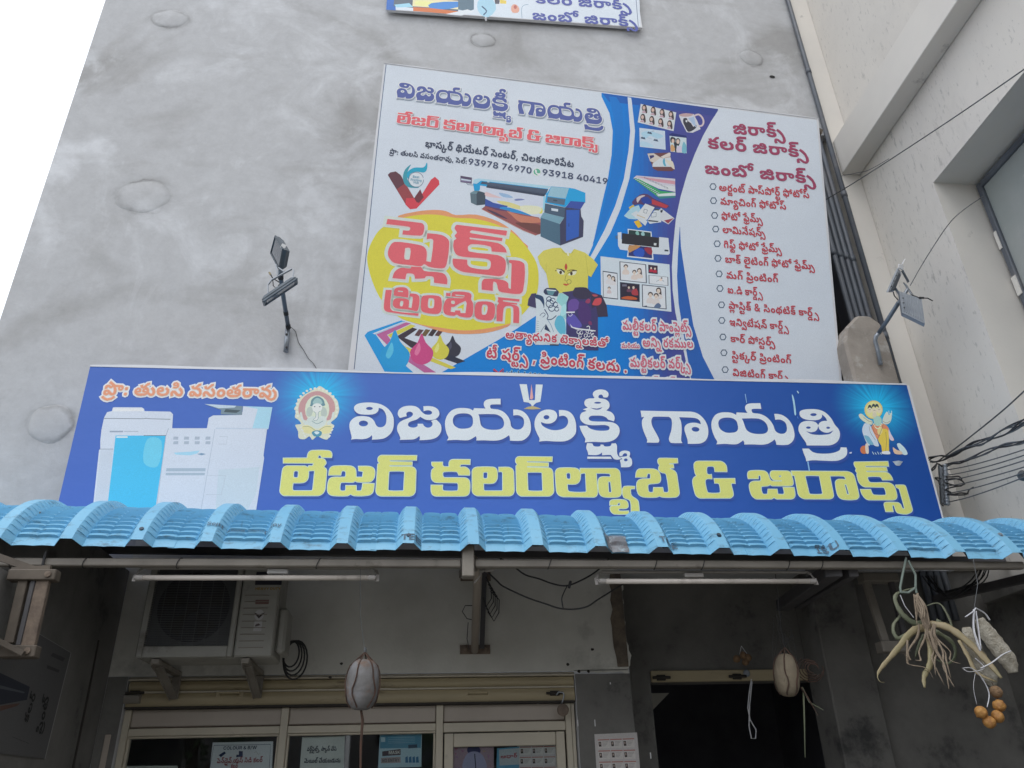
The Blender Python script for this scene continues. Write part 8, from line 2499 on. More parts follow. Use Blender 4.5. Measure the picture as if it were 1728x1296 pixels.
for (x0, x1_, z0, z1) in ((a + .008, a + .062,.02, dt), (b_ - .066, b_ - .012,.02, dt), (a + .064, b_ - .068, dg, dt - .001), (a + .064, b_ - .068,.02,.2)):
    mb = MB()
    mb.span(x0, x1_, GY - .04, GY - .005, z0, z1, bev=.003)
    mb.build('door_rail', M['ali'], door)
mb = MB()
mb.span(a + .064, b_ - .068, GY - .022, GY - .016,.2, dg)
mb.build('door_glass', M['glass'], door)
mb = MB()
mb.span(XL - .045, XL - .012, WY - .012, WY + .03,0,2.02, bev=.003)
mb.build('jamb_strip', M['ali_panel'], sf)

# ------------------------------------------------------------------ papers on the glass and walls
def paper(name, quad, Y, label, cat='poster', depth=.0012):
    P4 = [at(x, y, Y) for x, y in quad]
    pl = Plane(P4[3], P4[2] - P4[3], -(P4[0] - P4[3]))
    o = thing(name, tuple(P4[3]), label, cat)
    return o, pl


GI = GY + .014


def sheet_bg(pl, quad, col):
    return [(col, [[pl.uv(x, y) for x, y in quad]], 'nz')]


q4 = [(359,1253), (461,1251), (458,1330), (350,1330)]
o, pl = paper('notice_sheet', q4, GI, 'white notice headed COLOUR and B/W behind the left glass pane')
p = Pic(pl)
p.P((.52,.55,.56), q4)
k1 = lambda x, y: (160 + .19676 * x, 1150 + .19676 * y)
p.Ln((.06,.08,.12), [k1(985,742), k1(1022,548), k1(1508,540), k1(1496,742)], .8)
p.P((.02,.03,.08), [k1(1062,632), k1(1112,600), k1(1125,615), k1(1080,650)])
p.P((.03,.04,.10), [k1(1235,596), k1(1270,598), k1(1268,645), k1(1212,650), k1(1214,628), k1(1235,628)])
p.Ln((.4,.42,.38), [k1(1370,610), k1(1385,600), k1(1400,625), k1(1420,618)], 1.2)
p.build('printed_ground', o, .0, 'paper')
t = Sheet(pl)
t.text('COLOUR & B/W', k1(1102,586), k1(1388,580), 5.6, (.04,.05,.09), body=727)
t.text('పెన్డ్రైవ్.యస్ సిడి కలర్', k1(1045,702), k1(1438,692), 6.5, (.25,.05,.06))
t.text('కలర్', k1(1165,745), k1(1225,745), 6.5, (.25,.05,.06))
t.build('lettering', o, 'paper')
q4 = [(510,1244), (582,1242), (579,1330), (503,1330)]
o, pl = paper('notice_sheet', q4, GI, 'plain white sheet with two lines of handwritten style text behind the middle glass pane')
p = Pic(pl)
p.P((.50,.53,.50), q4)
p.build('printed_ground', o, .0, 'paper')
k2_ = lambda x, y: (490 + .15625 * x, 1150 + .15625 * y)
t = Sheet(pl)
t.text('వర్డ్ఫైల్స్, స్కాన్ చేసి', k2_(178,752), k2_(498,748), 5.5, (.05,.06,.08))
t.text('మెయిల్ చేయబడును', k2_(148,880), k2_(540,876), 6, (.05,.06,.08))
t.build('lettering', o, 'paper')
q4 = [(641,1240), (712,1238), (711,1294), (638,1296)]
o, pl = paper('mask_notice', q4, GI, 'blue notice reading MASK and NO ENTRY behind the middle glass pane')
p = Pic(pl)
p.P((.36,.50,.55), q4)
p.P((.10,.26,.36), [(642,1241), (711,1239), (710,1262), (641,1263)])
p.P((.40,.52,.56), [(643,1244), (650,1244), (650,1252), (643,1252)])
for k in range(4):
    p.Ln((.25,.42,.50), [(655,1245 + 3 * k), (700,1244 + 3 * k)], .7)
p.P((.05,.08,.12), [(689,1257), (704,1256), (704,1262), (689,1263)])
p.P((.08,.06,.07), [(645,1268), (676,1264), (676,1274), (645,1276)])
p.P((.34,.28,.28), [(643,1279), (676,1277), (676,1287), (643,1288)])
for k in range(4):
    p.P((.06,.16,.28), [(684 + 6 * k, 1278), (688 + 6 * k, 1276), (689 + 6 * k, 1287), (684 + 6 * k, 1287)])
p.build('printed_ground', o, .0, 'paper')
t = Sheet(pl)
t.text('MASK', (656,1273), (675,1272), 5.5, (.6,.6,.55), body=727)
t.text('NO ENTRY', (645,1286.5), (674,1285), 5.5, (.10,.12,.12), body=727)
t.build('lettering', o, 'paper')
q4 = [(174,1293), (300,1292), (299,1330), (170,1330)]
o, pl = paper('notice_sheet', q4, GI, 'top edge of a pale sheet low behind the left glass pane')
p = Pic(pl)
p.P((.42,.44,.40), q4)
p.build('printed_ground', o, .0, 'paper')
# door posters
GD = GY - .012
q4 = [(763,1244), (833,1243), (834,1330), (760,1330)]
o, pl = paper('purple_poster', q4, GD, 'purple and mauve poster with a dark figure on the glass door')
p = Pic(pl)
p.P((.30,.22,.26), q4)
for k in range(26):
    x, y = uni(766,830), uni(1247,1296)
    p.P((uni(.16,.38), uni(.12,.26), uni(.16,.34)), [(x, y), (x + uni(2,7), y + uni(-2,2)), (x + uni(0,5), y + uni(2,6))])
p.P((.05,.05,.12), [(788,1266), (792,1259), (800,1257), (808,1260), (811,1268), (806,1272), (793,1272)], 3)
p.P((.30,.30,.42), [(782,1300), (786,1275), (800,1268), (815,1275), (820,1300)], 3)
p.Ln((.04,.04,.06), [(801,1272), (803,1298)], 1.6)
p.build('printed_ground', o, .0, 'paper')
q4 = [(839,1263), (876,1260), (876,1330), (836,1330)]
o, pl = paper('blue_leaflet', q4, GD + .001, 'blue and white leaflet between the purple poster and the card sheet on the door')
p = Pic(pl)
p.P((.10,.28,.42), q4)
p.P((.36,.40,.42), [(842,1265), (876,1262), (876,1290), (843,1292)])
p.build('printed_ground', o, .0, 'paper')
t = Sheet(pl)
t.text('ఆధార్', (845,1280), (873,1278), 5, (.35,.10,.12))
t.build('lettering', o, 'paper')


def id_sheet(q4, Y, label):
    o, pl = paper('card_sample_sheet', q4, Y, label)
    p = Pic(pl)
    p.P((.44,.42,.41), q4)
    A, B, C_, D_ = [np.array(k) for k in q4]
    for r in range(5):
        for c in range(3):
            s0, s1 = .07 + .29 * c, .07 + .29 * c + .27
            t0 = .09 + .185 * r
            t1_ = t0 + .15
            g = lambda s_, t_: tuple((A * (1 - s_) + B * s_) * (1 - t_) + (D_ * (1 - s_) + C_ * s_) * t_)
            p.P((.36,.17,.15), [g(s0, t0), g(s1, t0), g(s1, t0 + .018), g(s0, t0 + .018)])
            p.P((.50,.48,.46), [g(s0, t0 + .025), g(s1, t0 + .025), g(s1, t1_), g(s0, t1_)])
            p.P((.06,.05,.05), [g(s0 + .015, t0 + .04), g(s0 + .075, t0 + .04), g(s0 + .08, t0 + .12), g(s0 + .02, t0 + .12)])
            p.P((.35,.28,.24), [g(s0 + .032, t0 + .055), g(s0 + .06, t0 + .055), g(s0 + .06, t0 + .09), g(s0 + .035, t0 + .09)])
            for k in range(4):
                p.P((.26,.24,.24), [g(s0 + .10, t0 + .04 + .022 * k), g(s0 + .10 + .14 * (1 - .13 * k), t0 + .04 + .022 * k), g(s0 + .10 + .14 * (1 - .13 * k), t0 + .047 + .022 * k), g(s0 + .10, t0 + .047 + .022 * k)])
    p.build('printed_ground', o, .0, 'paper')


id_sheet([(873,1252), (942,1250), (944,1345), (871,1345)], GD + .002, 'sheet of sample identity cards taped on the glass door')
id_sheet([(1003,1239), (1075,1236), (1084,1340), (1009,1340)], WY - .009, 'sheet of sample identity cards stuck on the bare pier right of the door')
for (px, py, h_) in ((975,1220,9), (1004,1220,9), (1098,1275,8), (1030,1153,3)):
    c = at(px, py, WY - .008)
    mb = MB()
    mb.span(c[0] - .003, c[0] + .003, WY - .009, WY - .0065, c[2] - h_ * .0021, c[2] + h_ * .0021)
    mb.build('tape_scrap', M['white_plastic'], bld)
for (px, py) in ((1000,1096), (958,1121), (1145 - 152,1133), (977,1133), (576,1120), (557,1143)):
    c = at(px, py, WY - .005)
    mb = MB()
    n = 9
    mb.add([(c[0] + .011 * math.cos(k * .7) * uni(.7,1.2), WY - .0055, c[2] + .009 * math.sin(k * .7) * uni(.7,1.2)) for k in range(n)], [tuple(range(n))])
    mb.build('nail_hole', M['seal'], bld)

# faded banner on the left side wall
SX = -1.868
sw = thing('side_wall_banner', (SX, 4.2,1.9), 'faded grey banner with rotated lettering on the dark left side wall', 'banner')
LP = Plane((SX + .004,3.4,1.2), (0,1,0), (0,0,-1))
LP.n = np.array([1.0,0,0])


def luv(x, y):
    q = atX(x, y, SX + .004)
    return (q[1] - 3.4, q[2] - 1.2)


p = Pic(LP, conv=luv)
k4 = lambda x, y: (.1897 * x, 1050 + .1897 * y)
p.P((.10,.10,.10), [k4(340,98), k4(632,272), k4(400,1215), k4(-300,1130), k4(-300,300), k4(300,330)])
p.P((.035,.038,.05), [k4(-300,380), k4(0,450), k4(265,575), k4(240,690), k4(0,735), k4(-300,760)])
p.P((.08,.09,.10), [k4(0,560), k4(220,620), k4(215,632), k4(0,590)])
p.P((.10,.06,.05), [k4(0,745), k4(180,720), k4(150,745), k4(0,790)])
p.Ln((.25,.25,.24), [k4(632,272), k4(560,560), k4(400,1215)], 1.2)
p.Ln((.22,.22,.21), [k4(340,98), k4(632,272)], 1)
for k in range(5):
    p.Ln((.06,.06,.06), [k4(110 + 30 * k, 1020 + 12 * k), k4(135 + 30 * k, 1030 + 12 * k)], 1)
p.P((.06,.06,.06), [k4(470,270), k4(580,320), k4(560,350), k4(450,300)])
p.P((.06,.06,.06), [k4(420,380), k4(530,425), k4(520,450), k4(415,410)])
p.build('printed_ground', sw, .0, 'paper')
t = Sheet(LP)
a = luv(*k4(440,640))
t.conv = luv
for key, A_, B_, hh in (('ప్రింట్', k4(360,1000), k4(440,650), 14), ('కలర్', k4(240,900), k4(320,640), 13)):
    A2, B2 = np.array(luv(*A_)), np.array(luv(*B_))
    g_ = TX[key]
    xs = [q[0] + x for k, x, y in g_ for c in GL[k] for q in c]
    x0, x1_ = min(xs), max(xs)
    ex = (B2 - A2) / (x1_ - x0)
    n_ = np.array([-ex[1], ex[0]]) * 1.0
    for k, gx, gy in g_:
        vv, tt_ = glyph(k, 0)
        t.put([A2 + ex * (p_[0] + gx - x0) + n_ * (p_[1] + gy) for p_ in vv], tt_, [(.03,.03,.03)] * len(tt_), .0015)
t.build('lettering', sw, 'paper')
# small poster low on the right wall
q4 = [(1628,1278), (1690,1274), (1692,1340), (1630,1340)]
o, pl = paper('grey_notice', q4, DY - .004, 'dim grey notice low on the dark wall at the far right')
p = Pic(pl)
p.P((.12,.12,.12), q4)
p.build('printed_ground', o, 0, 'paper')
t = Sheet(pl)
t.text('ప్రింట్', (1638,1293), (1680,1291), 7, (.02,.02,.02))
t.build('lettering', o, 'paper')

# ------------------------------------------------------------------ entry shutter and bits over the entry
es = thing('entry_shutter', (2.1, DY, 2.3), 'yellowed shutter end rail over the dark entry with latches', 'shutter')
ez1, ez0 = at(1200,1131, DY - .02)[2], at(1200,1150, DY - .02)[2]
mb = MB()
mb.span(1.505,2.59, DY - .03, DY + .0, ez0, ez1, bev=.004)
mb.build('bottom_rail', M['shutter'], es)
for px, py in ((1115,1144), (1243,1142)):
    c = at(px, py, DY - .03)
    mb = MB()
    mb.span(c[0] - .03, c[0] + .03, DY - .045, DY - .031, c[2] - .018, c[2] + .018, bev=.003)
    mb.tube([(c[0] - .06, DY - .05, c[2]), (c[0] + .06, DY - .05, c[2])], .009,8)
    mb.build('latch', M['seal'], es)
c = at(1260,1136, DY - .04)
mb = MB()
mb.lathe(c, [(.018,-.006), (.024,0), (.018,.006)], 14, rotm(math.pi / 2,0,0))
o = mb.build('brass_lock', M['grey_metal'], loc=tuple(c))
mark(o, 'small round lock on the entry shutter rail', 'lock')
mb = MB()
P = [at(1268,1146,5.4), at(1264,1170,5.4), at(1262,1195,5.4), at(1266,1215,5.4), at(1276,1232,5.4), at(1275,1246,5.4), at(1268,1246,5.4), at(1264,1225,5.4), at(1265,1190,5.4), at(1269,1150,5.4)]
mb.tube(P, .004,6)
o = mb.build('hanging_ribbon', M['ribbon'], loc=tuple(P[0]))
mark(o, 'thin white ribbon loop hanging in the dark entry', 'ribbon')
o = thing('lime_cluster', tuple(at(1252,1105,5.3)), 'small cluster of dark dried limes hanging over the entry rail', 'dried limes')
for px, py in ((1243,1112), (1254,1106), (1262,1110), (1258,1117)):
    c = at(px, py, 5.3)
    mb = MB()
    mb.lathe(c, [(.002,-.024), (.018,-.018), (.025,0), (.018,.018), (.003,.025)], 12, wob=.08)
    mb.build('lime', M['lime_brown'], o, smooth=True)
mb = MB()
mb.tube([at(1251,1090,5.3), at(1248,1104,5.3)], .002,5)
mb.tube([at(1251,1090,5.3), at(1261,1104,5.3)], .002,5)
mb.build('cord', M['ribbon'], o)

# ------------------------------------------------------------------ hanging gourds and the dried plant
def gourd(c, rx, rz, name, label, mt, tilt=0.0, cords=5, seed=1, cord_mat='cord_brown', cr=.0035):
    o = thing(name, tuple(c), label, 'gourd')
    rs = random.Random(seed)
    prof = []
    for k in range(15):
        a = -math.pi / 2 + math.pi * k / 14
        prof.append((max(rx * (abs(math.cos(a)) ** .62), .002), rz * math.sin(a) * (1.0)))
    R = rotm(tilt, tilt * .5,0)
    mb = MB()
    mb.lathe(c, prof, 28, R, wob=.018)
    mb.build('fruit', M[mt], o, smooth=True)
    top = c + R @ np.array([0,0, rz * 1.28])
    for k in range(cords):
        a = 2 * math.pi * k / cords + .4 * rs.random()
        P = [top]
        for j in range(9):
            t_ = 1 - 2 * j / 8 * .97
            q = math.asin(max(-1, min(1, t_ * .97)))
            rr = rx * (abs(math.cos(q)) ** .62) + .004
            aa = a + (.5 if k % 2 else -.5) * max(0,.5 - abs(t_ + .35)) * 1.2
            P.append(c + R @ np.array([rr * math.cos(aa), rr * math.sin(aa), rz * t_ * .97]))
        mb = MB()
        mb.tube(P, cr, 6)
        mb.build('net_cord', M[cord_mat], o)
    return o, top


gc = at(612,1155,3.95)
o, top = gourd(gc, .076,.112, 'white_gourd', 'white ash gourd in a cord net hanging in front of the shutter', 'gourd', .03,6)
mb = MB()
mb.tube([top, top + np.array([0,0,.02])], .008,6)
mb.tube([top, at(608,1040,3.95), at(608,960,3.94)], .0012,5)
mb.build('hanging_wire', M['grey_wire'], o)
mb = MB()
bt = gc + np.array([.0,0,-.112])
mb.tube([bt, at(612,1215,3.95), at(609,1255,3.95), at(608,1320,3.95)], [.006,.0075,.006,.005], 6)
mb.build('tail_cord', M['cord_brown'], o)
mb = MB()
mb.lathe(bt + np.array([0,0,.01]), [(.02,-.004), (.038,0), (.03,.008), (.01,.012)], 12)
mb.build('knot', M['cord_brown'], o)
gc2 = at(1328,1139,4.25)
o, top = gourd(gc2,.064,.108, 'tan_gourd', 'tan dried gourd in a loose string net hanging by the entry', 'gourd_tan', .12,5,5)
mb = MB()
mb.tube([top, at(1318,1060,4.2), at(1312,1000,4.1), at(1308,965,4.0)], .0022,5)
for k in range(6):
    s = top + np.array([uni(-.05,.06), uni(-.02,.02), uni(.05,.2)])
    mb.tube([top, s, gc2 + np.array([uni(-.07,.09), 0, uni(.05,.12)])], .0012,4)
mb.build('hanging_string', M['wire'], o)
for k in range(3):
    mb = MB()
    s = at(1350 + uni(-4,6), 1160 + uni(-10,10), 4.25)
    e = s + np.array([uni(-.10,.16), uni(-.05,.05), -uni(.10,.32)])
    md = (s + e) / 2 + np.array([uni(-.03,.05), 0, uni(-.02,.05)])
    mb.tube([s, md, e], [.005,.004,.0015], 5)
    mb.build('dry_tendril', M['cord_brown' if k % 2 else 'aloe_green'], o)
for k in range(5):
    mb = MB()
    r = .03 + .012 * k
    c = at(1378,1128,4.27)
    mb.tube([c + np.array([r * math.cos(a) - .02,.01 * k, r * .8 * math.sin(a)]) for a in np.linspace(.5 * k, .5 * k + 4.6,12)], .003,5)
    mb.build('string_loop', M['cord_brown'], o)

# aloe hanging upside down
ab = at(1556,1048,3.80)
al = thing('hanging_aloe', tuple(ab), 'drying aloe plant with curling leaves hanging upside down from the canopy', 'plant')


def leaf(pts, r, mt, Ys, nm='leaf'):
    P = [at(x, y, Y) for (x, y), Y in zip(pts, Ys)]
    Q = [np.array(q) for q in smooth_poly(P, 5, False)]
    n = len(Q)
    rr = [max(.78 * np.interp(i / (n - 1), np.linspace(0,1, len(r)), r) * (1 + .10 * math.sin(i * 1.9) + uni(-.08,.08)), .001) for i in range(n)]
    mb = MB()
    mb.tube(Q, rr, 7, flat=.4, upv=(0,1,0))
    mb.build(nm, M[mt], al, smooth=True)


k5 = lambda *ps: [(1380 + .30553 * x, 900 + .30553 * y) for x, y in ps]
YY = lambda n, a=3.8, b_=3.74: list(np.linspace(a, b_, n))
leaf(k5((600,520), (520,545), (440,640), (350,745), (330,790), (345,820), (368,822)), [.026,.024,.019,.012,.004,.003,.002], 'aloe', YY(7,3.8,3.68))
leaf(k5((620,500), (720,520), (830,600), (930,700), (1015,800)), [.02,.023,.022,.02,.008], 'aloe', YY(5,3.8,3.66))
leaf(k5((605,530), (625,620), (622,720), (588,790), (590,852)), [.022,.024,.02,.016,.007], 'aloe', YY(5,3.78,3.72))
leaf(k5((575,500), (520,490), (455,430), (425,350), (470,318), (540,300)), [.02,.018,.018,.012,.006,.004], 'aloe_green', YY(6,3.84,3.88))
leaf(k5((540,520), (455,580), (420,550), (420,500), (455,450), (430,400), (440,340)), [.012,.014,.012,.01,.008,.006,.003], 'aloe_green', YY(7,3.86,3.9))
leaf(k5((655,480), (740,520), (700,420), (660,385), (600,400)), [.012,.013,.012,.008,.004], 'aloe_green', YY(5,3.86,3.9))
leaf(k5((650,540), (740,600), (760,670), (720,720), (640,690)), [.015,.014,.012,.008,.003], 'aloe_green', YY(5,3.84,3.86))
leaf(k5((590,560), (560,620), (538,685)), [.013,.012,.003], 'aloe_green', YY(3,3.83,3.86))
leaf(k5((780,590), (830,680), (880,770), (990,820)), [.012,.014,.012,.004], 'aloe', YY(4,3.75,3.7))
leaf(k5((495,590), (495,700), (510,725), (600,745), (640,805)), [.006,.009,.006,.005,.002], 'root', YY(5,3.76,3.72))
leaf(k5((620,540), (650,640), (700,730), (725,860)), [.010,.012,.007,.003], 'root', YY(4,3.74,3.70))
leaf(k5((640,560), (690,650), (695,740), (755,850)), [.008,.007,.006,.002], 'root', YY(4,3.75,3.70))
leaf(k5((545,340), (570,420), (600,500), (610,540)), [.012,.03,.028,.014], 'root', YY(4,3.8,3.78), 'root_stock')
for x0, x1_, x2, yb in ((610,640,700,840), (640,700,735,800), (600,560,540,700), (650,730,790,720), (560,500,470,660), (640,660,650,780)):
    leaf(k5((x0,500), (x0 + uni(-15,25), 570), (x1_, 650), (x1_ + uni(-20,20), 700), (x2, yb)), [.005,.009,.004,.006,.0015], 'root', YY(5,3.77,3.70), 'papery_strand')
for k in range(9):
    a = 540 + uni(-10,30)
    leaf(k5((a, 330 + uni(0,30)), (a + uni(-30,50), 420 + uni(-20,20)), (a + uni(-20,80), 500 + uni(-30,40))), [.004,.006,.002], 'root', YY(3,3.77,3.73), 'root_strand')
mb = MB()
for pts in (((488,135), (470,220), (455,300), (460,330)), ((500,150), (540,230), (540,300), (545,330)), ((455,325), (500,328), (540,300))):
    mb.tube([at(*q, 3.86) for q in k5(*pts)], .006,7)
mb.build('cloth_tie', M['green_string'], al)
mb = MB()
mb.tube([at(*q, 3.83) for q in k5((455,340), (480,400), (530,465))], .0022,5)
mb.build('thread', M['ribbon'], al)

# wrapped white bundles
wb = thing('wrapped_bundles', tuple(at(1668,1090,3.7)), 'two fibrous whitish bundles tied with white ribbon at the far right', 'bundle')


def bundle(pts, r, Y, wob=.06):
    P = [at(x, y, Y) for x, y in pts]
    Q = [np.array(q) for q in smooth_poly(P, 5, False)]
    n = len(Q)
    rr = [np.interp(i / (n - 1), np.linspace(0,1, len(r)), r) * (1 + wob * math.sin(i * 2.3)) for i in range(n)]
    mb = MB()
    mb.tube(Q, rr, 16, flat=.8, upv=(0,1,0))
    mb.build('bundle_roll', M['loofah'], wb, smooth=True)


bundle(k5((890,470), (930,540), (990,620), (1050,700), (1080,770)), [.02,.040,.043,.042,.022], 3.68)
bundle(k5((820,520), (850,610), (890,700), (960,800), (980,815)), [.02,.043,.046,.042,.02], 3.78)
mb = MB()
for pts, r in ((((815,462), (860,430), (870,415), (885,420)), .007), (((862,420), (860,520), (880,600), (898,650)), .008), (((872,430), (885,520), (900,640)), .007), (((870,412), (920,440), (950,480)), .006),
               (((900,745), (960,715), (1020,670), (1065,650)), .007), (((805,750), (840,765), (920,745), (870,690)), .004), (((800,745), (850,745), (900,790), (945,880), (935,960)), .004), (((870,770), (860,850), (878,945)), .0016)):
    mb.tube([np.array(q) for q in smooth_poly([at(*q, 3.63) for q in k5(*pts)], 4, False)], r, 6, flat=.4)
mb.build('white_ribbon_tie', M['ribbon'], wb, smooth=True)
mb = MB()
mb.tube([at(1644,1026,3.63), at(1650,985,3.75), at(1640,930,3.9)], .0016,5)
mb.build('hanging_thread', M['grey_wire'], wb)

# dried limes
ll = [(985,876, 'lime_brown', 'brown shrivelled lime at the top of the dried lime group'), (1002,952, 'lime', 'dried orange lime at the right, just below the brown one'),
      (994,1012, 'lime', 'dried orange lime at the lower right of the group'), (948,1043, 'lime', 'lowest dried orange lime of the group'), (902,988, 'lime', 'leftmost dried orange lime under the white string')]
for x, y, mt, lab in ll:
    (px, py), = k5((x, y))
    c = at(px, py, 3.66)
    mb = MB()
    prof = []
    for k in range(11):
        a = -math.pi / 2 + math.pi * k / 10
        prof.append((max(.0285 * math.cos(a), .003), .026 * math.sin(a) - (.004 if k in (0,10) else 0)))
    R = rotm(uni(.6,1.2), uni(-.5,.5), uni(0,3))
    seg = 24
    vs, fs = [], []
    for r, z_ in prof:
        for k in range(seg):
            a = 2 * math.pi * k / seg
            q = r * (1 - .10 * (math.cos(4 * a) > .82) + .03 * math.sin(7 * a))
            vs.append(c + R @ np.array([q * math.cos(a), q * math.sin(a), z_]))
    for i in range(len(prof) - 1):
        for k in range(seg):
            fs.append((i * seg + k, i * seg + (k + 1) % seg, (i + 1) * seg + (k + 1) % seg, (i + 1) * seg + k))
    fs.append(tuple(range(seg))[::-1])
    fs.append(tuple((len(prof) - 1) * seg + k for k in range(seg)))
    mb.add(vs, fs)
    o = mb.build('dried_lime', M[mt], loc=tuple(c), smooth=True)
    mark(o, lab, 'dried lime', 'dried limes on a string')
mb = MB()
lp = [at(*k5((x, y))[0], 3.665) for x, y in ((878,945), (902,988), (948,1043), (994,1012), (1002,952), (985,876), (960,820))]
mb.tube(lp, .0012,5)
o = mb.build('lime_thread', M['cord_brown'], loc=tuple(lp[0]))
mark(o, 'thin thread stringing the dried limes under the bundles', 'thread')

# ------------------------------------------------------------------ floodlights on arms
def look(nrm, roll=0.0):
    """rotation whose -y axis points along nrm"""
    y = -unit(nrm)
    x = unit(np.cross(y, [0,0,1]))
    z = np.cross(x, y)
    R0 = np.array([x, y, z]).T
    return R0 @ rotm(0, roll, 0)


k6 = lambda x, y: (430 + .20062 * x, 380 + .20062 * y)
fl = thing('left_floodlight', tuple(at(*k6(262,1065), WY - .03)), 'pair of grey floodlight heads on a slim pole on the bare left wall', 'floodlight')
wb0, wb1 = at(*k6(262,1062), WY - .03), at(*k6(278,860), WY - .03)
mb = MB()
mb.tube([wb0, wb1], .019,12)
mb.lathe(wb0 + np.array([0,0,.004]), [(.020,-.004), (.012,-.006)], 12)
mb.build('wall_sleeve', M['grey_metal'], fl, smooth=True)
for yy in (920,1030):
    c = at(*k6(268, yy), WY - .05)
    mb = MB()
    mb.lathe(c, [(.009,0), (.009,.006), (.003,.008)], 8, rotm(math.pi / 2,0,0))
    mb.build('bolt', M['wire'], fl)
pt = [at(*k6(281,855), 5.14), at(*k6(262,740), 5.03), at(*k6(240,600), 4.90), at(*k6(218,440), 4.75), at(*k6(215,380), 4.70)]
mb = MB()
mb.tube(pt, .0165,12)
mb.build('pole', M['steel'], fl, smooth=True)
for q, w_ in ((0,.019), (1,.0185), (3,.02)):
    mb = MB()
    d_ = unit(np.array(pt[min(q + 1,4)]) - np.array(pt[q]))
    mb.tube([pt[q] - d_ * .012, pt[q] + d_ * .018], w_, 12)
    mb.build('pole_collar', M['wire'], fl)


def plane_quad(kf, qd, c, Yc, n_):
    """the corners where the sight lines of a photographed outline meet a lamp face through c"""
    q0 = at(*kf(*c), Yc)
    n_ = unit(n_)
    return [CAM + ray(*kf(*q)) * (((q0 - CAM) @ n_) / (ray(*kf(*q)) @ n_)) for q in qd]


def slab_lamp(P4, n_, thick, parent, fins=True):
    n_ = unit(n_)
    o = thing('lamp_head', tuple(P4[0]))
    o.parent = parent
    o.location = P4[0] - base_of(parent)
    c = sum(P4) / 4
    mb = MB()
    q = [c + (p_ - c) * .8 - n_ * thick for p_ in P4]
    mb.add(list(P4) + [p_ - n_ * thick * .45 for p_ in P4] + q, [(0,1,2,3), (11,10,9,8)] + [(i, i + 4, (i + 1) % 4 + 4, (i + 1) % 4) for i in range(4)] + [(i + 4, i + 8, (i + 1) % 4 + 8, (i + 1) % 4 + 4) for i in range(4)])
    mb.build('housing', M['dark_alu'], o)
    mb = MB()
    mb.add([c + (p_ - c) * .84 + n_ * .003 for p_ in P4], [(0,1,2,3)])
    mb.build('lens', M['lamp_glass'], o)
    mb = MB()
    for i in range(4):
        mb.bar(P4[i] + n_ * .002, P4[(i + 1) % 4] + n_ * .002,.012,.012)
    mb.build('rim', M['dark_alu'], o)
    return o


nn = (-.90,-.40,-.15)
slab_lamp(plane_quad(k6, [(176,92), (238,205), (208,368), (138,232)], (190,225), 4.70, nn), nn, .055, fl)
A_, B_ = at(*k6(75,655), 4.66), at(*k6(352,468), 4.62)
e1_ = unit(B_ - A_)
vd = unit((A_ + B_) / 2 - CAM)
up2 = unit(np.cross(e1_, vd))
up2 = up2 if up2[2] > 0 else -up2
dn = unit(-up2 + vd * -.16)
fw_ = np.cross(e1_, dn)
w2, h2 = np.linalg.norm(B_ - A_) / 2,.085
c0_ = (A_ + B_) / 2
slab_lamp([c0_ + e1_ * w2 * a + fw_ * h2 * b for a, b in ((-1,-1), (1,-1), (1,1), (-1,1))], dn, .03, fl)
mb = MB()
Yk = 4.62
for p0, p1 in (((112,585), (112,500)), ((112,500), (140,462)), ((140,462), (312,368)), ((328,375), (318,468)), ((178,332), (190,425)), ((200,360), (248,395))):
    mb.bar(at(*k6(*p0), Yk), at(*k6(*p1), Yk), .016,.006)
mb.build('yoke', M['grey_metal'], fl)
mb = MB()
a = at(*k6(240,178), 4.60)
mb.box(a, (.032,.006,.034), look((.2,-1,-.2), .3))
mb.build('white_tag', M['white_plastic'], fl)
mb = MB()
mb.tube([at(*k6(125,400), 4.66), at(*k6(150,445), 4.68), at(*k6(205,480), 4.70)], .004,6)
mb.tube([at(*k6(150,445), 4.68), at(*k6(155,510), 4.66), at(*k6(185,535), 4.66), at(*k6(205,500), 4.7)], .004,6)
mb.build('lamp_lead', M['wire'], fl)
mb = MB()
mb.tube([at(*k6(120,395), 4.66), at(*k6(133,418), 4.665)], .007,6)
mb.build('yellow_connector', M['shutter'], fl)
mb = MB()
P = [at(*k6(x, y), WY - .008) for x, y in ((300,855), (340,890), (355,940), (370,990), (410,1050), (450,1120), (490,1160), (515,1200), (535,1232))]
mb.tube([np.array(q) for q in smooth_poly(P, 4, False)], .0022,5)
mb.build('wall_cable', M['wire'], fl)

k7 = lambda x, y: (1480 + .17738 * x, 430 + .17738 * y)
fr = thing('right_floodlight', tuple(at(*k7(30,1040), 4.94)), 'pair of grey floodlight heads on a bent pole by the corner pipes', 'floodlight')
mb = MB()
mb.tube([at(*k7(35,1045), 4.92), at(*k7(5,900), 4.90), at(*k7(-18,820), 4.88), at(*k7(-12,780), 4.86), at(*k7(15,745), 4.84)], .016,12)
mb.build('wall_sleeve', M['grey_metal'], fr, smooth=True)
mb = MB()
mb.tube([at(*k7(15,745), 4.84), at(*k7(100,620), 4.74), at(*k7(205,455), 4.60)], .0165,12)
mb.build('pole', M['steel'], fr, smooth=True)
mb = MB()
mb.tube([at(*k7(195,465), 4.61), at(*k7(230,420), 4.57), at(*k7(290,330), 4.54)], .012,8)
mb.bar(at(*k7(265,275), 4.56), at(*k7(335,385), 4.54), .05,.008)
mb.bar(at(*k7(175,320), 4.56), at(*k7(220,385), 4.56), .02,.006)
mb.bar(at(*k7(240,150), 4.54), at(*k7(300,260), 4.55), .018,.006)
mb.build('mount_plate', M['grey_metal'], fr)


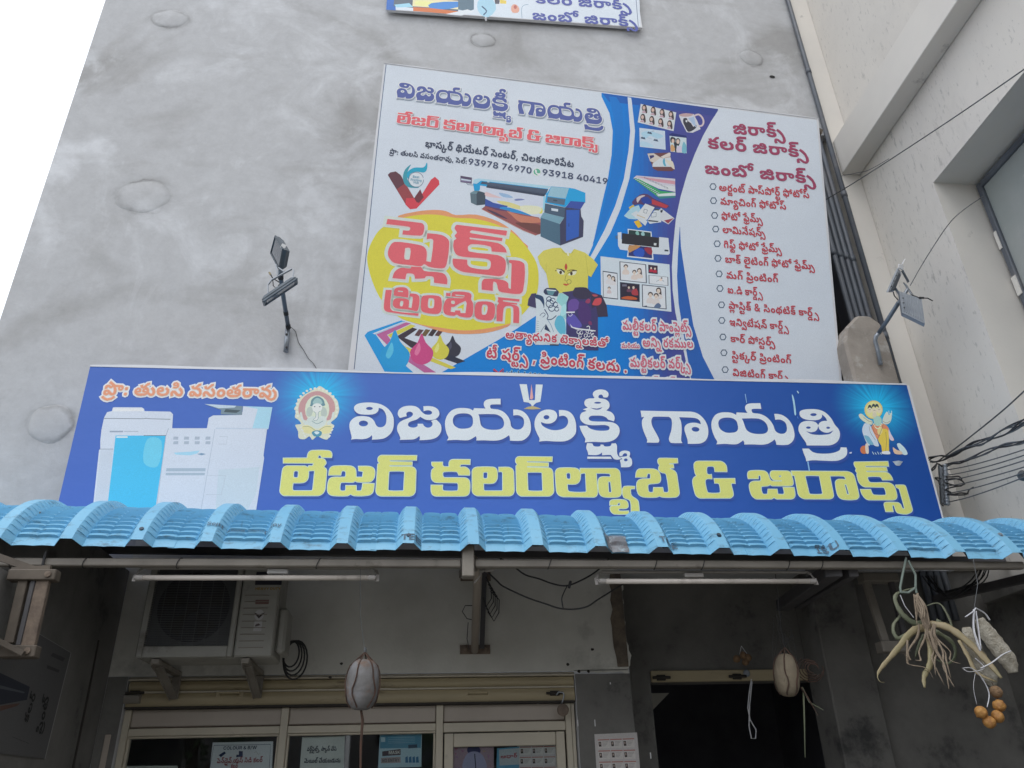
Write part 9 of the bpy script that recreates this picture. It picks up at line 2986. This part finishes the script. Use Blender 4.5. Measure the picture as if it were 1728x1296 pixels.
def quad_lamp(qd, Y4, thick, parent):
    P4 = [at(*k7(*q), Y) for q, Y in zip(qd, Y4)]
    n_ = unit(np.cross(P4[1] - P4[0], P4[3] - P4[0]))
    if n_ @ (CAM - P4[0]) < 0:
        n_ = -n_
    o = thing('lamp_head', tuple(P4[0]))
    o.parent = parent
    o.location = P4[0] - base_of(parent)
    c = sum(P4) / 4
    mb = MB()
    V = [p_ for p_ in P4] + [p_ - n_ * thick for p_ in P4]
    mb.add(V, [(0,1,2,3), (7,6,5,4), (0,4,5,1), (1,5,6,2), (2,6,7,3), (3,7,4,0)])
    x_ = unit(P4[1] - P4[0])
    for k in range(1,10):
        a_ = P4[0] + (P4[1] - P4[0]) * k / 10
        b2 = P4[3] + (P4[2] - P4[3]) * k / 10
        mb.bar(a_ + (b2 - a_) * .08 + n_ * .004, b2 + (a_ - b2) * .08 + n_ * .004,.0025,.007, upv=tuple(n_))
    mb.build('housing', M['grey_metal'], o)
    mb = MB()
    V = [c + (p_ - c) * .86 - n_ * (thick + .002) for p_ in P4]
    mb.add(V, [(3,2,1,0)])
    mb.build('lens', M['lamp_glass'], o)
    mb = MB()
    for k in range(3):
        q = P4[0] + (P4[3] - P4[0]) * (.3 + .22 * k) + (P4[1] - P4[0]) * .12 + n_ * .002
        mb.lathe(q, [(.006,-.002), (.006,.004)], 8, look(n_) @ rotm(math.pi / 2,0,0))
    mb.build('screw', M['wire'], o)


quad_lamp([(210,345), (425,420), (456,655), (238,550)], [4.52,4.46,4.40,4.46], .03, fr)
quad_lamp([(205,130), (232,165), (158,355), (103,358)], [4.50,4.62,4.60,4.44], .012, fr)
mb = MB()
a = at(*k7(226,116), 4.48)
mb.box(a, (.042,.010,.034), look((.2,-1,-.2), .3))
mb.bar(at(*k7(235,100), 4.5), at(*k7(262,45), 4.5), .022,.006)
mb.build('white_tag', M['white_plastic'], fr)
mb = MB()
mb.tube([at(*k7(155,355), 4.5), at(*k7(165,390), 4.52), at(*k7(200,430), 4.56)], .004,6)
mb.tube([at(*k7(330,380), 4.5), at(*k7(410,412), 4.46), at(*k7(480,412), 4.46), at(*k7(530,438), 4.46)], .004,6)
mb.tube([at(*k7(400,408), 4.46), at(*k7(445,410), 4.46)], .0075,6)
mb.build('lamp_lead', M['wire'], fr)

# ------------------------------------------------------------------ wires in the air
def wire(P, r, mt, name, label, cat='wire', group=None, sm=5):
    Q = [np.array(q) for q in smooth_poly([np.array(p_) for p_ in P], sm, False)]
    mb = MB()
    mb.tube(Q, r, 6)
    o = mb.build(name, M[mt], loc=tuple(Q[0]))
    mark(o, label, cat, group)
    return o


wire([at(1393,337,5.16), at(1450,303,4.75), at(1600,205,3.8), at(1760,95,2.9)], .0045, 'grey_wire', 'overhead_wire', 'single dark wire rising from the banner edge to the upper right')
wire([at(1420,297,5.1), at(1445,292,5.0), at(1466,287,5.0), at(1500,268,4.7)], .003, 'grey_wire', 'wall_wire', 'short thin wire under the end of the upper ledge')
wire([at(1536,482,4.5), at(1560,440,4.4), at(1598,382,4.1), at(1625,355,3.95), at(1660,331,3.95)], .003, 'grey_wire', 'lamp_wire', 'thin wire from the right floodlight to the window')
wire([at(1597,768,5.0), at(1640,735,4.7), at(1700,686,4.3), at(1770,620,3.9)], .005, 'grey_wire', 'service_wire', 'straight steel wire above the twisted cable bundle')
k8 = lambda x, y: (1540 + .14665 * x, 680 + .14665 * y)


def twisted(path, n, rad, label):
    P = [np.array(q) for q in smooth_poly([at(*k8(x, y), Y) for x, y, Y in path], 12, False)]
    o = thing('twisted_cable', tuple(P[0]), label, 'cable', 'cables running right from the rack')
    for j in range(n):
        Q = []
        for i, p_ in enumerate(P):
            t_ = i / len(P)
            w = rad * (.5 + 1.0 * abs(math.sin(t_ * 9 + 1)))
            a = t_ * 9 + 2 * math.pi * j / n + 1.1 * math.sin(t_ * 7 + 2.3 * j)
            Q.append(p_ + np.array([.2 * w * math.cos(a), w * math.cos(a), w * math.sin(a)]))
        mb = MB()
        mb.tube(Q, .0052,5)
        mb.build('strand', M['grey_wire' if j % 2 else 'wire'], o)


twisted([(190,655,5.08), (330,635,5.02), (430,610,4.9), (620,510,4.7), (800,450,4.5), (950,385,4.3), (1120,300,4.1), (1290,215,3.9), (1420,150,3.8)], 6,.014, 'thick upper twisted bundle of black cables running right')
twisted([(380,720,5.0), (520,690,4.85), (700,630,4.65), (900,540,4.4), (1050,490,4.2), (1290,440,3.95), (1420,410,3.85)], 4,.008, 'second twisted bundle of cables just below the thick one')
for (ys, ye, lab) in ((768,535, 'highest single wire from the insulator rack'), (830,600, 'second single wire from the insulator rack'), (890,660, 'third single wire from the insulator rack'), (955,735, 'fourth single wire from the insulator rack'), (1040,800, 'fifth single wire from the insulator rack'), (1140,850, 'lowest single wire from the insulator rack')):
    yk = lambda t_: ys + (ye - ys) * t_ ** 1.25
    wire([at(*k8(410 + 880 * t_, yk(t_)), 5.0 - 1.1 * t_) for t_ in (0,.2,.4,.6,.8,1,1.2)], .0038, 'grey_wire', 'service_wire', lab, 'wire', 'single wires running right from the rack')
rk = thing('insulator_rack', tuple(at(*k8(365,1160), 5.02)), 'grey insulator rack with cable tails beside the blue sign', 'insulator rack')
mb = MB()
mb.bar(at(*k8(345,725), 5.05), at(*k8(375,1170), 5.05), .06,.02, upv=(0,1,0))
mb.build('rack_bar', M['grey_metal'], rk)
for i, yy in enumerate((740,790,850,905,960,1010,1070,1140)):
    c = at(*k8(372 + .05 * (yy - 740), yy), 4.98)
    mb = MB()
    mb.lathe(c, [(.012,-.022), (.022,-.018), (.014,-.004), (.014,.004), (.022,.018), (.012,.022)], 12, rotm(.2,0,0))
    mb.build('insulator', M['grey_metal'], rk, smooth=True)
for pts in (((380,850), (460,850), (530,845), (570,880)), ((380,880), (480,870), (560,890), (600,930)), ((370,915), (450,940), (540,955), (600,930)), ((385,990), (480,965), (560,955)), ((370,1000), (400,1010), (440,1030)),
            ((400,1050), (480,1048), (560,1035), (640,1045)), ((410,1055), (500,1060), (620,1050), (650,1000), (700,970)), ((345,735), (290,700), (240,740), (200,790)), ((330,870), (260,860), (300,900), (310,940)), ((280,690), (250,760), (180,800)), ((350,1150), (340,1175), (355,1185))):
    mb = MB()
    P = [at(*k8(*q), 4.95) for q in pts]
    mb.tube([np.array(q) for q in smooth_poly(P, 4, False)], .0055,6)
    mb.build('cable_tail', M['wire'], rk)
c = at(*k8(1270,835), 4.0)
mb = MB()
mb.lathe(c, [(.012,-.03), (.026,-.02), (.03,.0), (.022,.02), (.01,.03)], 10)
o = mb.build('cable_joint', M['grey_wire'], loc=tuple(c))
mark(o, 'small dark tape joint on the lowest wires at the right edge', 'cable joint')

# cables under the canopy
k9 = lambda x, y: (780 + .16204 * x, 920 + .16204 * y)
wire([at(*k9(x, y), 4.1) for x, y in ((390,140), (480,180), (560,240), (660,310), (800,350), (920,395), (1040,422), (1120,415), (1230,370), (1350,305), (1460,220), (1530,140))], .0045, 'wire', 'sagging_cable', 'upper sagging black cable between the canopy bracket and the right tube light')
wire([at(*k9(x, y), 4.12) for x, y in ((400,140), (500,195), (600,270), (670,312))], .003, 'wire', 'cable_strand', 'thin strand beside the start of the upper sagging cable')
wire([at(*k9(x, y), 4.15) for x, y in ((270,285), (360,370), (420,425), (550,490), (700,555), (880,615), (1000,655), (1120,668), (1230,658), (1320,630), (1400,575), (1520,500), (1690,395))], .0045, 'wire', 'sagging_cable', 'lower sagging black cable between the centre bracket and the right tube light')
wire([at(*k9(x, y), 4.13) for x, y in ((1090,430), (1060,490), (1038,550), (1042,610), (1052,660))], .0035, 'wire', 'cable_link', 'short black cable joining the two sagging cables')
c = at(*k9(1120,410), 4.08)
mb = MB()
mb.box(c, (.014,.014,.04), rotm(0,.3,0), bev=.003)
o = mb.build('cable_clip', M['wire'], loc=tuple(c))
mark(o, 'black tape knot on the upper sagging cable', 'cable knot')
c = at(*k9(285,250), 4.0)
mb = MB()
mb.box(c, (.05,.02,.022), rotm(0,-.2,0), bev=.004)
mb.box(c + np.array([-.04,0,-.01]), (.03,.02,.014), rotm(0,-.4,0), bev=.003)
mb.tube([c + np.array([-.03,0,0]), c + np.array([-.06,0,-.05]), c + np.array([-.08,0,-.07])], .004,6)
o = mb.build('cable_socket', M['fitting'], loc=tuple(c))
mark(o, 'small pale cable connector beside the centre bracket', 'connector')
mb = MB()
for k in range(6):
    P = [at(1556 + 5 * k, 972,4.95), at(1580 + uni(0,14), 992 + uni(0,10), 4.85), at(1605 + uni(0,14), 996 + uni(-4,14), 4.8), at(1640 + 4 * k, 975 + uni(0,8), 4.75), at(1655 + 3 * k, 950,4.7)]
    mb.tube([np.array(q) for q in smooth_poly(P, 4, False)], .004,5)
o = mb.build('cable_bunch', M['wire'], loc=tuple(at(1620,990,4.7)))
mark(o, 'bunch of dark cables drooping behind the hanging plant', 'cables')

# ------------------------------------------------------------------ across the street, seen only in the glass
rs = random.Random(4)
for i, (tx, ty, hh, cr) in enumerate(((-6,-13,7.0,2.6), (1.5,-15,6.2,2.4), (8,-13,7.4,2.8))):
    t_ = thing('street_tree', (tx, ty, 0), ['bushy tree across the street to the left', 'bushy tree straight across the street', 'bushy tree across the street to the right'][i], 'tree')
    mb = MB()
    mb.tube([(tx, ty, 0), (tx + .1, ty, 2), (tx - .1, ty, hh - 2)], [.22,.17,.08], 8)
    for k in range(6):
        a = k * 1.1
        mb.tube([(tx, ty, 2.2 + .3 * k), (tx + 1.1 * math.cos(a), ty + 1.1 * math.sin(a), 3.4 + .4 * k)], [.08,.03], 6)
    mb.build('trunk', M['bark'], t_)
    V, Fc = [], []
    for k in range(2600):
        a, b_ = rs.uniform(0,6.28), rs.uniform(-1,1)
        r = cr * rs.uniform(.35,1) * (1 + .25 * math.sin(3 * a + i) * math.cos(2 * b_))
        q = math.sqrt(1 - b_ * b_)
        c = np.array([tx + r * q * math.cos(a), ty + r * q * math.sin(a), hh - 2.2 + .8 * r * b_])
        u1 = unit([rs.gauss(0,1) for _ in range(3)]) * .12
        u2 = unit(np.cross(u1, [rs.gauss(0,1) for _ in range(3)])) * .07
        n0 = len(V)
        V += [c - u1, c + u2, c + u1, c - u2]
        Fc.append((n0, n0 + 1, n0 + 2, n0 + 3))
    link_mesh('crown', V, Fc, M['leaf'], t_)
hs = thing('house_across', (0,-20,0), 'low dull houses across the street behind the trees', 'house')
mb = MB()
mb.span(-14,-3,-24,-19,0,4.2)
mb.span(-2.5,12,-25,-20,0,5.6)
mb.build('walls', M['house'], hs)
for x in (-12,-9,-6,0,3.5,7,10):
    mb = MB()
    zt_, yf = (1.2,-18.99) if x < -3 else (2.6,-19.99)
    mb.span(x - .6, x + .6, yf - .02, yf + .03, zt_, zt_ + 1.3)
    mb.build('window', M['lamp_glass'], hs)
